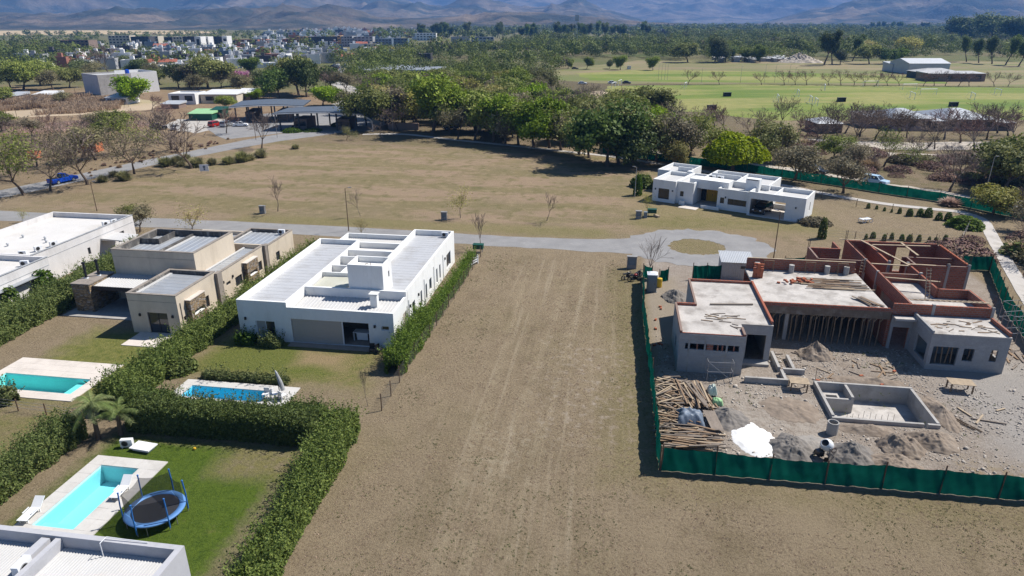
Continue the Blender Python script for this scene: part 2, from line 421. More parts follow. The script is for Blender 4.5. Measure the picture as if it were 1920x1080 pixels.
leaf_mat('palm_leaf', (0.109, 0.171, 0.046), (0.248, 0.295, 0.093), .3, .1)
leaf_mat('wood_leaf', (.045, .07, .02), (.105, .13, .04), .25, .3)
def far_leaf():
    t = NT('far_leaf'); g = t.n('NewGeometry'); p = g.outputs['Position']
    c = t.mix(g.outputs['Random Per Island'], c3(.10, .135, .024), c3(.205, .245, .05))
    k = t.noise(p, .045, 3, .6); c = t.mix(t.ramp(k, .40, .62), c, c3(.07, .09, .032))
    k2 = t.noise(t.mapv(p, (1, 1, 1), (0, 0, 0), (300, 70, 0)), .05, 3, .6); c = t.mix(t.ramp(k2, .55, .7, 0, .8), c, c3(.23, .26, .045))
    k3 = t.noise(t.mapv(p, (1, 1, 1), (0, 0, 0), (-200, 370, 0)), .05, 3, .6); c = t.mix(t.ramp(k3, .58, .7, 0, .85), c, c3(.18, .145, .10))
    d = t.bsdf(c, .7, None, 0, .2); r = t.n('BsdfTranslucent'); t.put(r.inputs[0], c)
    m = t.n('MixShader'); m.inputs[0].default_value = .22; t.put(m.inputs[1], d); t.put(m.inputs[2], r.outputs[0]); t.done(m.outputs[0])
far_leaf()

# ------------------------------------------------------------------ ground: one sheet in lot coordinates, with holes for the pools
POOL_A = (-35.35, -32.4, 30.05, 36.4); POOL_B = (-53.6, -45.0, 45.1, 47.65); POOL_C = (-35.5, -28.3, 46.2, 48.05); POOL_D = (18.5, 26.6, 50.3, 56.2)
HOLES = [POOL_A, POOL_B, POOL_C, POOL_D]
def ground_mat():
    t = NT('ground'); o = t.obj()
    big = t.noise(o, .06, 4, .6); mid = t.noise(o, .55, 5, .65); fine = t.noise(o, 4.5, 5, .75); grit = t.noise(o, 19, 3, .75)
    wob = t.noise(o, .33, 5, .65); wob2 = t.noise(o, 1.4, 4, .65)
    sp = t.n('SeparateXYZ'); t.put(sp.inputs[0], o); U, V = sp.outputs[0], sp.outputs[1]
    def box(u0, u1, w0, w1, soft=1.0, amp=3.0, n=None, rot=0.0):
        cu, cw = (u0 + u1) / 2, (w0 + w1) / 2
        a, b = U, V
        if rot:
            m = t.mapv(o, (1, 1, 1), (0, 0, 0), (-cu, -cw, 0)); m = t.mapv(m, (1, 1, 1), (0, 0, rot))
            s2 = t.n('SeparateXYZ'); t.put(s2.inputs[0], m); a, b = s2.outputs[0], s2.outputs[1]; du = t.math('ABSOLUTE', a); dw = t.math('ABSOLUTE', b)
        else:
            du = t.math('ABSOLUTE', t.math('SUBTRACT', a, cu)); dw = t.math('ABSOLUTE', t.math('SUBTRACT', b, cw))
        d = t.math('MAXIMUM', t.math('SUBTRACT', du, (u1 - u0) / 2), t.math('SUBTRACT', dw, (w1 - w0) / 2))
        d = t.math('ADD', d, t.math('MULTIPLY', t.math('SUBTRACT', n or wob, .5), amp))
        return t.ramp(d, -soft, soft, 1, 0)
    def mul(a, b): return t.math('MULTIPLY', a, b, clamp=True)
    # mown dry grass
    dry = t.mix(t.ramp(mid, .3, .7), c3(.150, .110, .070), c3(.242, .186, .120))
    dry = t.mix(t.ramp(fine, .35, .7, 0, .75), dry, c3(.315, .25, .162))
    dry = t.mix(t.ramp(fine, .30, .48, .9, 0), dry, c3(.105, .075, .050))
    dry = t.mix(t.ramp(grit, .5, .72, 0, .8), dry, c3(.37, .305, .205))
    dry = t.mix(t.ramp(grit, .25, .45, .6, 0), dry, c3(.115, .085, .055))
    olive = t.mix(t.ramp(fine, .32, .66), c3(.115, .10, .042), c3(.255, .215, .11)); olive = t.mix(t.ramp(wob2, .45, .65, 0, .5), olive, c3(.24, .18, .115))
    lush = t.mix(t.ramp(fine, .32, .66), c3(.030, .060, .008), c3(.105, .155, .022)); lush = t.mix(t.ramp(wob2, .35, .65, 0, .6), lush, c3(.115, .165, .022)); lush = t.mix(t.ramp(grit, .3, .5, .7, 0), lush, c3(.028, .05, .008))
    lawn = t.mix(t.ramp(fine, .32, .66), c3(.085, .10, .026), c3(.225, .205, .075)); lawn = t.mix(t.ramp(wob2, .4, .62, 0, .6), lawn, c3(.25, .195, .095))
    soil = t.mix(t.ramp(mid, .3, .7), c3(.29, .24, .195), c3(.47, .415, .355))
    soil = t.mix(t.ramp(fine, .35, .68), soil, c3(.22, .175, .135)); soil = t.mix(t.ramp(grit, .55, .75, 0, .8), soil, c3(.47, .43, .38))
    col = t.mix(t.ramp(big, .50, .72, 0, .5), dry, olive)
    # large open field: golden and olive swathes
    fld = box(-100, 30, 99, 200, 6, 10)
    sw = t.noise(t.mapv(o, (.35, 1.2, 1), (0, 0, .25)), .12, 5, .6)
    fc = t.mix(t.ramp(sw, .45, .55), c3(.285, .205, .14), c3(.175, .148, .07)); fc = t.mix(t.ramp(fine, .35, .7, 0, .4), fc, c3(.32, .245, .155)); fc = t.mix(t.ramp(t.noise(o, .035, 4, .6), .5, .62, 0, .6), fc, c3(.20, .165, .095))
    fc = t.mix(t.ramp(wob, .52, .64, 0, .8), fc, c3(.135, .125, .05)); fc = t.mix(t.ramp(mid, .5, .66, 0, .55), fc, c3(.33, .255, .155)); fc = t.mix(t.ramp(grit, .3, .5, .4, 0), fc, c3(.15, .11, .065))
    col = t.mix(mul(fld, .9), col, fc)
    # far country beyond the belt: green brown grazing land and scrub
    far = t.ramp(V, 205, 290); fcol = t.mix(t.ramp(t.noise(o, .012, 5, .6), .4, .62), c3(.165, .14, .075), c3(.10, .115, .04))
    col = t.mix(far, col, fcol)
    # reddish dry scrub left of the entrance road
    red = box(-330, -92, 172, 300, 15, 40, t.noise(o, .05, 3)); rc = t.mix(t.ramp(wob, .35, .65), c3(.20, .135, .085), c3(.27, .20, .125))
    col = t.mix(red, col, rc)
    verge = box(-160, -96, 110, 178, 8, 14); col = t.mix(mul(verge, .7), col, t.mix(mid, c3(.17, .125, .075), c3(.27, .20, .125)))
    # darker soil under the tree belt
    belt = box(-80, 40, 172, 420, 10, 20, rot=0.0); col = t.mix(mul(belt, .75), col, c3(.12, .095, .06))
    scrub = box(30, 130, 128, 215, 8, 22); col = t.mix(mul(scrub, .8), col, t.mix(t.ramp(wob, .4, .6), c3(.19, .145, .095), c3(.12, .105, .05)))
    # yards
    y1 = box(-36.8, -19.2, 20, 40.2, .9, 2.4, wob2); col = t.mix(y1, col, t.mix(t.ramp(wob, .60, .74, 0, .85), lush, lawn))
    thin = mul(box(-27, -19, 36.5, 40.5, 1.0, 3), .85); col = t.mix(thin, col, t.mix(t.ramp(wob2, .35, .6), dry, lawn))
    thin2 = mul(box(-22.2, -19.5, 27, 36, .6, 2, wob2), .65); col = t.mix(thin2, col, dry)
    y2 = box(-38.5, -20.5, 49.5, 58, 1.4, 5); col = t.mix(mul(y2, .95), col, lawn); y2b = box(-37, -24.5, 50.8, 57, 1.0, 3.0); col = t.mix(mul(y2b, .85), col, t.mix(t.ramp(fine, .32, .66), c3(.065, .095, .016), c3(.17, .18, .045)))
    y2c = box(-28.5, -24, 53, 56, .9, 2.2); col = t.mix(mul(y2c, .9), col, c3(.29, .215, .12))
    y3 = box(-52, -40, 44, 57.5, 1.5, 6); col = t.mix(y3, col, t.mix(t.ramp(wob2, .3, .7), c3(.105, .125, .03), c3(.22, .205, .065)))
    y4 = box(-70, -41.5, 33, 42.5, 1.5, 5); col = t.mix(mul(y4, .9), col, t.mix(t.ramp(wob, .4, .6), lawn, olive))
    edge = box(.5, 5, 40, 84, 1.4, 3.5); col = t.mix(mul(edge, .8), col, olive)
    edge2 = box(4, 60, 38.6, 41.5, 1.2, 4); col = t.mix(mul(edge2, .5), col, olive)
    near = box(-19, 60, 0, 24, 4, 8); col = t.mix(mul(near, .12), col, olive)
    hz = box(4, 34, 103, 119, 3, 6); col = t.mix(mul(hz, .55), col, lawn)
    rdv = box(-60, 0, 97, 102, 1.2, 3); col = t.mix(mul(rdv, .55), col, lawn)
    # worn pale tyre tracks up the empty lot
    for u0, rot in ((-6.2, .055), (-3.9, .055), (-9.4, -.02)):
        k = box(u0 - .22, u0 + .22, 20, 84, .35, 2.6, wob, rot); col = t.mix(mul(k, t.ramp(wob2, .38, .6, .05, .75)), col, c3(.325, .265, .175))
    bare3 = box(-9.5, -4.5, 39, 46, 1.5, 5); col = t.mix(mul(bare3, t.ramp(wob2, .5, .62, 0, .8)), col, c3(.33, .275, .19)); isl = box(9, 16, 91.5, 98.3, 1, 2); col = t.mix(mul(isl, .8), col, olive)
    pat = t.noise(t.mapv(o, (1, .6, 1)), .16, 5, .7, .5); lot_ = box(-18, 46, 0, 88, 2, 2); col = t.mix(mul(lot_, t.ramp(pat, .52, .68, 0, .38)), col, c3(.125, .10, .052)); col = t.mix(mul(lot_, t.ramp(pat, .34, .46, .45, 0)), col, c3(.285, .225, .145))
    stk = t.noise(t.mapv(o, (1.5, .05, 1), (0, 0, .05)), 1.0, 4, .6, .4); ctr = box(-11, 1.5, 18, 86, 3, 6); col = t.mix(mul(ctr, t.ramp(stk, .54, .66, 0, .62)), col, c3(.335, .275, .19)); col = t.mix(mul(ctr, t.ramp(stk, .34, .42, .3, 0)), col, c3(.13, .10, .062))
    bare = box(-5, 2.5, 45, 62, 2.5, 7); col = t.mix(mul(bare, t.ramp(wob2, .52, .66, 0, .8)), col, c3(.36, .30, .235))
    # building site
    site = box(4.9, 45.5, 41.9, 89, .5, 1.0, wob2); col = t.mix(site, col, soil)
    gr = box(30, 44, 46, 64, 2, 7); col = t.mix(mul(gr, mul(site, .8)), col, t.mix(fine, c3(.30, .275, .25), c3(.42, .395, .365)))
    pale = box(9.5, 18, 43.5, 56, 2.5, 5); col = t.mix(mul(pale, t.ramp(wob2, .42, .6, 0, .7)), col, c3(.44, .39, .33))
    gs = box(26, 46, 41.5, 46, 1.2, 3.5); col = t.mix(mul(gs, t.ramp(wob2, .45, .6, 0, .8)), col, c3(.28, .215, .12))
    gs2 = box(5, 8.5, 60, 82, .8, 2.2); col = t.mix(mul(gs2, .75), col, t.mix(fine, c3(.24, .19, .12), c3(.36, .31, .25)))
    h = t.math('ADD', t.math('MULTIPLY', fine, .6), t.math('MULTIPLY', grit, .4))
    t.done(t.bsdf(col, .95, t.bump(h, 1.0, .22), 0, .1))
ground_mat()
def build_ground():
    us = sorted({-14000, -3000, -1000, -200, 0, 200, 1000, 3000, 14000, *[h[i] for h in HOLES for i in (0, 1)]})
    ws = sorted({-14000, -3000, -300, 0, 100, 300, 1000, 4000, 14000, *[h[i] for h in HOLES for i in (2, 3)]})
    b = MB()
    for a0, a1 in zip(us, us[1:]):
        for c0, c1 in zip(ws, ws[1:]):
            cu, cw = (a0 + a1) / 2, (c0 + c1) / 2
            if any(h[0] < cu < h[1] and h[2] < cw < h[3] for h in HOLES): continue
            b.add([(a0, c0, 0), (a1, c0, 0), (a1, c1, 0), (a0, c1, 0)], [(0, 1, 2, 3)])
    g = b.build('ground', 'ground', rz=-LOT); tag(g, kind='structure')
build_ground()

def smooth_line(pts, n=8):
    P = [Vector(p) for p in pts]; out = []
    for i in range(len(P) - 1):
        p0 = P[max(i-1, 0)]; p1 = P[i]; p2 = P[i+1]; p3 = P[min(i+2, len(P)-1)]
        for k in range(n):
            t = k / n
            out.append(.5*((2*p1) + (p2-p0)*t + (2*p0-5*p1+4*p2-p3)*t*t + (3*p1-p0-3*p2+p3)*t*t*t))
    return out + [P[-1]]
def strip(name, pts, width, mat, z, th=0.0, jitter=0.0, seed=1):
    """road or path sheet along a centre line; width may vary; th gives it edges"""
    L = smooth_line([Vector((p[0], p[1], 0)) for p in pts]); n = len(L)
    ws = np.interp(np.linspace(0, 1, n), np.linspace(0, 1, len(width)), width) if hasattr(width, '__len__') else [width] * n
    rnd = random.Random(seed); vs = []
    for i, p in enumerate(L):
        d = (L[min(i+1, n-1)] - L[max(i-1, 0)]).normalized(); r = Vector((d.y, -d.x, 0))
        for s in (-1, 1):
            q = p + r * s * (ws[i] / 2 + rnd.uniform(-jitter, jitter)); vs.append((q.x, q.y, z))
    b = MB(); b.add(vs, [(2*i, 2*i+1, 2*i+3, 2*i+2) for i in range(n - 1)])
    if th:
        lo = [(x, y, z - th) for x, y, _ in vs]; k = len(vs)
        b.v += lo
        for i in range(n - 1):
            b.f += [(2*i, 2*i+2, k+2*i+2, k+2*i), (2*i+1, k+2*i+1, k+2*i+3, 2*i+3)]; b.m += [0, 0]
    o = b.build(name, mat); return tag(o, kind='structure')
def patch(name, pts, mat, z, jitter=0.0, seed=1, sub=6):
    """ground sheet with an uneven outline"""
    rnd = random.Random(seed); out = []
    P = [Vector((p[0], p[1])) for p in pts]
    for a, c in zip(P, P[1:] + P[:1]):
        for k in range(sub if jitter else 1):
            q = a.lerp(c, k / sub) + Vector((rnd.uniform(-1, 1), rnd.uniform(-1, 1))) * jitter; out.append(q)
    b = MB(); b.sheet(out, z); o = b.build(name, mat); return tag(o, kind='structure')

def asphalt_mat():
    t = NT('estate_road'); p = t.pos()
    a = t.noise(p, .35, 5, .65); b = t.noise(p, 7, 4, .7); w = t.noise(t.mapv(p, (1, 1, 1), (0, 0, 0), (40, 9, 0)), .8, 5, .7, .8)
    c = t.mix(t.ramp(a, .35, .65), c3(.215, .212, .212), c3(.28, .275, .27)); c = t.mix(t.ramp(b, .3, .7, 0, .5), c, c3(.20, .19, .18))
    c = t.mix(t.ramp(w, .60, .74, 0, .6), c, c3(.36, .35, .335)); c = t.mix(t.ramp(w, .26, .34, .5, 0), c, c3(.17, .155, .135))
    t.done(t.bsdf(c, .9, t.bump(b, .4, .03)))
asphalt_mat()
# estate road with its turning circle
RW = 5.2
road_pts = [LT(-150, 96.8), LT(-100, 95.2), LT(-75, 95.0), LT(-46, 94.9), LT(-20, 93.7), LT(-4, 93.4), LT(6, 94.2)]
CC = LT(12.4, 94.9)
strip('road', road_pts, [5.4, 5.2, 5.0, 4.8, 4.8, 5.4, 8.5], 'estate_road', .012, 0, .22, 3)
def turning_circle():
    b = MB(); n = 64; rnd = random.Random(5); vs = []
    for i in range(n):
        a = 2 * math.pi * i / n; ro = 9.0 + rnd.uniform(-.55, .55) + .5 * math.cos(2 * a); ri = 3.6 + rnd.uniform(-.22, .22)
        for r in (ro, ri): vs.append((CC.x + r * math.cos(a) * 1.08, CC.y + r * math.sin(a), .02))
    b.add(vs, [(2*i, 2*((i+1) % n), 2*((i+1) % n)+1, 2*i+1) for i in range(n)])
    tag(b.build('turning_circle', 'estate_road'), kind='structure')
turning_circle()
# entrance road to the gatehouse and the paved plaza under the canopies
ent = [W(-160, 392), W(0, 364), W(150, 333), W(280, 305), W(400, 281), W(500, 262), W(580, 250), W(660, 238)]
strip('entrance_road', ent, [6.5, 6.5, 6.5, 6.8, 7.5, 9.5, 12, 12], 'estate_road', .012, 0, .15, 4)
patch('plaza', [W(420, 262), W(560, 246), W(700, 246), W(725, 232), W(640, 205), W(470, 215), W(430, 228), W(385, 240)], 'estate_road', .02, .5, 2)
patch('parking_yard', [W(300, 236), W(360, 250), W(440, 236), W(420, 222), W(330, 224)], 'gravel', .008, 1.2, 3)
# public streets seen between the trees
strip('street', [W(560, 208), W(640, 196), W(668, 182), W(655, 168), W(620, 150)], [7, 8, 9, 8, 8], 'gravel', .012, 0, .3, 6)
strip('dirt_street', [W(1240, 250), W(1310, 258), W(1450, 263), W(1560, 268), W(1700, 274), W(1880, 271), W(2100, 268)], [8, 9, 10, 11, 11, 10, 9], 'dirt_road', .012, 0, .5, 7)
strip('dirt_lane', [W(1590, 286), W(1700, 291), W(1800, 294), W(1890, 292), W(2050, 290)], [5, 6.5, 6, 6, 6], 'dirt_road', .012, 0, .5, 8)
strip('service_lane', [W(1140, 268), W(1300, 300), W(1440, 313), W(1560, 331), W(1660, 348), W(1760, 362), W(1900, 392), W(2010, 420)], 4.5, 'dirt_road', .008, 0, .4, 9)
# concrete footpath round the estate (slabs sit slightly proud of the grass)
path_px = [(680, 252), (760, 252), (850, 262), (950, 272), (1060, 284), (1150, 294), (1210, 303), (1290, 316), (1400, 335), (1500, 354), (1560, 366), (1657, 382), (1747, 392), (1800, 398), (1840, 412), (1858, 440), (1875, 470), (1890, 497), (1919, 545), (1960, 610)]
PATH = smooth_line([W(*p) for p in path_px], 6)
strip('footpath', [W(*p) for p in path_px], 1.75, 'path_slab', .05, .05, .05, 10)

# green playing fields
def pitch_mat():
    t = NT('pitch_grass'); p = t.pos(); a = t.noise(t.mapv(p, (.3, 1, 1)), .05, 5, .6); b = t.noise(p, .25, 4, .6); c_ = t.noise(t.mapv(p, (.25, 1, 1)), .03, 4, .6)
    c = t.mix(t.ramp(a, .36, .6), c3(.10, .155, .016), c3(.175, .21, .034)); c = t.mix(t.ramp(c_, .45, .56, 0, .85), c, c3(.28, .25, .085))
    c = t.mix(t.ramp(b, .35, .65, 0, .35), c, c3(.09, .14, .02)); t.done(t.bsdf(c, .95))
pitch_mat()
simple('pasture', (.235, .185, .10), .2, .03, .95, dirt=(.14, .155, .045), dscale=.02, dlo=.42, dhi=.6, stretch=(.4, 1, 1))
simple('bare_field', (.40, .315, .215), .12, .04, .95, dirt=(.32, .28, .15), dscale=.03)
patch('playing_field', [W(1090, 213), W(1130, 186), W(1140, 161), W(1400, 158.5), W(1700, 162), W(2100, 167), W(2250, 235), W(1900, 224), W(1450, 226), W(1250, 205)], 'pitch_grass', .02, 1.0, 11)
patch('pasture', [W(1010, 135), W(1040, 150), W(1140, 157), W(1400, 156.5), W(1700, 160), W(2100, 164), W(2100, 116), W(1560, 114), W(1200, 113)], 'pasture', .012, 2, 12)
patch('playing_field', [W(1080, 138), W(1110, 151), W(1260, 154.5), W(1480, 155), W(1780, 157), W(1740, 143), W(1400, 134), W(1200, 131)], 'pitch_grass', .028, 2, 13)
patch('bare_field', [W(1035, 190), W(1060, 176), W(1135, 170), W(1140, 182), W(1120, 197), W(1060, 196)], 'bare_field', .03, 1.2, 14)
patch('crop_field', [W(-300, 68), W(350, 64), W(420, 60.5), W(300, 57), W(-300, 58.5)], 'golden_crop', .3, 12, 15)
patch('dry_clearing', [W(-40, 225), W(170, 214), W(290, 205), W(300, 190), W(250, 184), W(60, 206), W(-60, 212)], 'bare_field', .008, 1.5, 16)

# ------------------------------------------------------------------ hills and mountains (each ridge a height field at its own distance)
def hill_mat(name, a, b, cdark, woods=.5):
    t = NT(name); p = t.pos(); k = t.noise(p, .0016, 6, .62); f = t.noise(p, .02, 5, .7)
    c = t.mix(t.ramp(k, .36, .62), c3(*a), c3(*b)); w = t.noise(t.mapv(p, (1, 1, 2.5)), .0028, 6, .65)
    c = t.mix(t.ramp(w, woods - .06, woods + .1, 0, .9), c, c3(*cdark)); c = t.mix(t.ramp(f, .3, .7, 0, .5), c, c3(*[x * .45 for x in a]))
    t.done(t.bsdf(c, .95, t.bump(f, .8, 14), 0, .05))
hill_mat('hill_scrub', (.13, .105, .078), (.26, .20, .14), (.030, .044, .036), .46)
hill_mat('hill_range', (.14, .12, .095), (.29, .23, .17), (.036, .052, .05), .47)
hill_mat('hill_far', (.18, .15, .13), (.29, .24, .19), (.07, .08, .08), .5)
def ridge(name, crest, D, depth, mat, seed, rough, nx=620, ny=80, foot=0.35):
    """crest: (photo x, photo y of the skyline) -> height at distance D; slopes come down towards the camera over `depth` metres"""
    xs = np.linspace(-900, 2820, nx); cy = np.maximum(np.interp(xs, [c[0] for c in crest], [c[1] for c in crest]), -26)
    ang = np.arctan((xs - 960) / FPX * 1.0 / math.cos(PITCH))
    top = 30 + D * (35.0 - cy) / FPX * 1.07
    ds = np.concatenate([np.linspace(-1, 0, ny), np.linspace(.12, 1, 8)])
    A, S = np.meshgrid(ang, ds); T = np.broadcast_to(top, A.shape)
    R = D + S * depth; X = R * np.tan(A); Y = R
    prof = np.where(S < 0, np.clip(1 + S, 0, 1) ** 1.35, np.clip(1 - S * .9, 0, 1))
    sc = depth / 2.4
    n = fbm(X / sc + 7, Y / sc + 3, 6, seed); wx = fbm(X / sc * 1.3 + 40, Y / sc * 1.3, 3, seed + 20) - .5
    def ridged(f, sd):
        v = 0; a_ = 1.0; tt = 0
        for i in range(4):
            v = v + a_ * (1 - np.abs(2 * vnoise(X / sc * f + wx * 1.2, Y / sc * f * .75 + wx, sd + i) - 1)) ** 1.5; tt += a_; a_ *= .5; f *= 2.1
        return v / tt
    rid = ridged(2.2, seed + 9)
    body = np.clip(prof * (1.25 - prof) * 1.9, 0, 1)
    Z = T * prof * (1 + rough * .5 * (n - .5) * (1 - .6 * (prof > .97))) + T * rough * 1.5 * (rid - .5) * body + np.where(prof > .9, T * .10 * (rid - .5), 0)
    Z = np.maximum(Z, 3 * prof)
    Z = np.where(S <= -.999, -2, Z)
    V = np.stack([X, Y, Z], -1).reshape(-1, 3); m = len(ds); idx = np.arange(m * nx).reshape(m, nx)
    Fc = np.stack([idx[:-1, :-1], idx[:-1, 1:], idx[1:, 1:], idx[1:, :-1]], -1).reshape(-1, 4)
    o = np_mesh(name, V, Fc, mat, smooth=True); tag(o, kind='structure')
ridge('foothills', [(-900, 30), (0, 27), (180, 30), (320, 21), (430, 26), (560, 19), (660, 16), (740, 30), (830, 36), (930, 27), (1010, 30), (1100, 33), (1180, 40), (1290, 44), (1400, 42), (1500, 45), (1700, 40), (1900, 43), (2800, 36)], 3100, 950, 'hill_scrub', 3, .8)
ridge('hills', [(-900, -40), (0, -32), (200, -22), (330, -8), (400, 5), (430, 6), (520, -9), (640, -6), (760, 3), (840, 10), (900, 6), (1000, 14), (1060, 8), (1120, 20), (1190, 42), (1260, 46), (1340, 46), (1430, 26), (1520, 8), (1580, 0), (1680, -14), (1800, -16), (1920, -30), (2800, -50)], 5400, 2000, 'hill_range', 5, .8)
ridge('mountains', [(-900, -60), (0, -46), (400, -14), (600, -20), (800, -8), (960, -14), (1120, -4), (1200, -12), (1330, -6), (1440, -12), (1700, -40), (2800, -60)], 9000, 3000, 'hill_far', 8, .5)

# ------------------------------------------------------------------ haze: the air between here and the mountains
def build_haze():
    t = NT('haze'); v = t.n('VolumePrincipled'); v.inputs['Color'].default_value = c3(.15, .42, 1.0)
    v.inputs['Density'].default_value = HAZE; v.inputs['Anisotropy'].default_value = 0.0
    t.t.links.new(v.outputs[0], t.out.inputs['Volume']); t.mat.cycles.homogeneous_volume = True
    b = MB(); b.box(-21000, 21000, -21000, 21000, -4, 800); o = b.build('haze', 'haze'); tag(o, kind='stuff')
HAZE = 1.15e-4
build_haze()

# ------------------------------------------------------------------ building helpers
def block(b, x0, x1, y0, y1, z, th=.22, ops=None, m=0, skip='', z0=0.0):
    """four walls round a rectangle (outer faces given); ops maps a side S,N,E,W to its openings"""
    ops = ops or {}
    if 'S' not in skip: b.wall('x', x0, x1, y0, y0 + th, z0, z, ops.get('S', ()), m)
    if 'N' not in skip: b.wall('x', x0, x1, y1 - th, y1, z0, z, ops.get('N', ()), m)
    if 'W' not in skip: b.wall('y', y0 + th, y1 - th, x0, x0 + th, z0, z, ops.get('W', ()), m)
    if 'E' not in skip: b.wall('y', y0 + th, y1 - th, x1 - th, x1, z0, z, ops.get('E', ()), m)
def cap_ring(b, x0, x1, y0, y1, z, w=.3, h=.07, m=0, over=.04):
    """thin coping on top of a parapet"""
    x0 -= over; x1 += over; y0 -= over; y1 += over
    b.box(x0, x1, y0, y0 + w, z, z + h, m); b.box(x0, x1, y1 - w, y1, z, z + h, m)
    b.box(x0, x0 + w, y0 + w, y1 - w, z, z + h, m); b.box(x1 - w, x1, y0 + w, y1 - w, z, z + h, m)
def window(parent, face, a0, a1, z0, z1, c, frame='dark_frame', mull=1, pane='glass', rec=.12, bars=0, name='window'):
    """framed window in a wall whose outer face is at c; face is the side it looks to"""
    def bx(b, s0, s1, d0, d1, q0, q1):
        sg = 1 if face in 'SW' else -1
        e0, e1 = sorted((c + sg * d0, c + sg * d1))
        if face in 'SN': b.box(s0, s1, e0, e1, q0, q1)
        else: b.box(e0, e1, s0, s1, q0, q1)
    w = .055; b = MB()
    bx(b, a0, a1, rec, rec + .07, z0, z0 + w); bx(b, a0, a1, rec, rec + .07, z1 - w, z1)
    bx(b, a0, a0 + w, rec, rec + .07, z0 + w, z1 - w); bx(b, a1 - w, a1, rec, rec + .07, z0 + w, z1 - w)
    for i in range(mull):
        s = a0 + (a1 - a0) * (i + 1) / (mull + 1); bx(b, s - w / 2, s + w / 2, rec - .002, rec + .068, z0 + w, z1 - w)
    o = b.build(name, frame, parent)
    n = mull + 1
    for i in range(n):
        p = MB(); d = (a1 - a0) / n; bx(p, a0 + i * d + .03, a0 + (i + 1) * d - .03, rec + .03, rec + .045, z0 + .03, z1 - .03)
        p.build('pane', pane if isinstance(pane, str) else pane[i], o)
    return o
def lamp(parent, face, s, z, c):
    b = MB(); sg = -1 if face in 'SW' else 1
    e0, e1 = sorted((c, c + sg * .14))
    if face in 'SN': b.box(s - .09, s + .09, e0, e1, z - .14, z + .14)
    else: b.box(e0, e1, s - .09, s + .09, z - .14, z + .14)
    b.build('wall_lamp', 'black_plastic', parent)
def ac_proto():
    r = thing('air_conditioner', 'white outdoor air conditioner unit', 'air conditioner')
    b = MB(); b.box(-.44, .44, -.17, .17, .08, .70); b.box(-.36, -.28, -.2, .2, 0, .08); b.box(.28, .36, -.2, .2, 0, .08); b.build('case', 'white_plastic', r)
    b = MB(); b.lathe([(.25, 0), (.25, .03), (.21, .03), (.21, .005)], 20, cap=False); o = b.build('grille_ring', 'meter_gray', r); o.rotation_euler = (math.pi / 2, 0, 0); o.location = (-.1, -.172, .4)
    b = MB(); b.lathe([(.205, 0), (.205, .008), (.02, .012)], 20); o = b.build('fan', 'black_plastic', r); o.rotation_euler = (math.pi / 2, 0, 0); o.location = (-.1, -.173, .4)
    return Proto(r)
AC = ac_proto()
def place_ac(u, w, z, rz, label, s=.98): return AC.place(LT(u, w, z), -LOT + rz, s, label, 'air conditioner units')

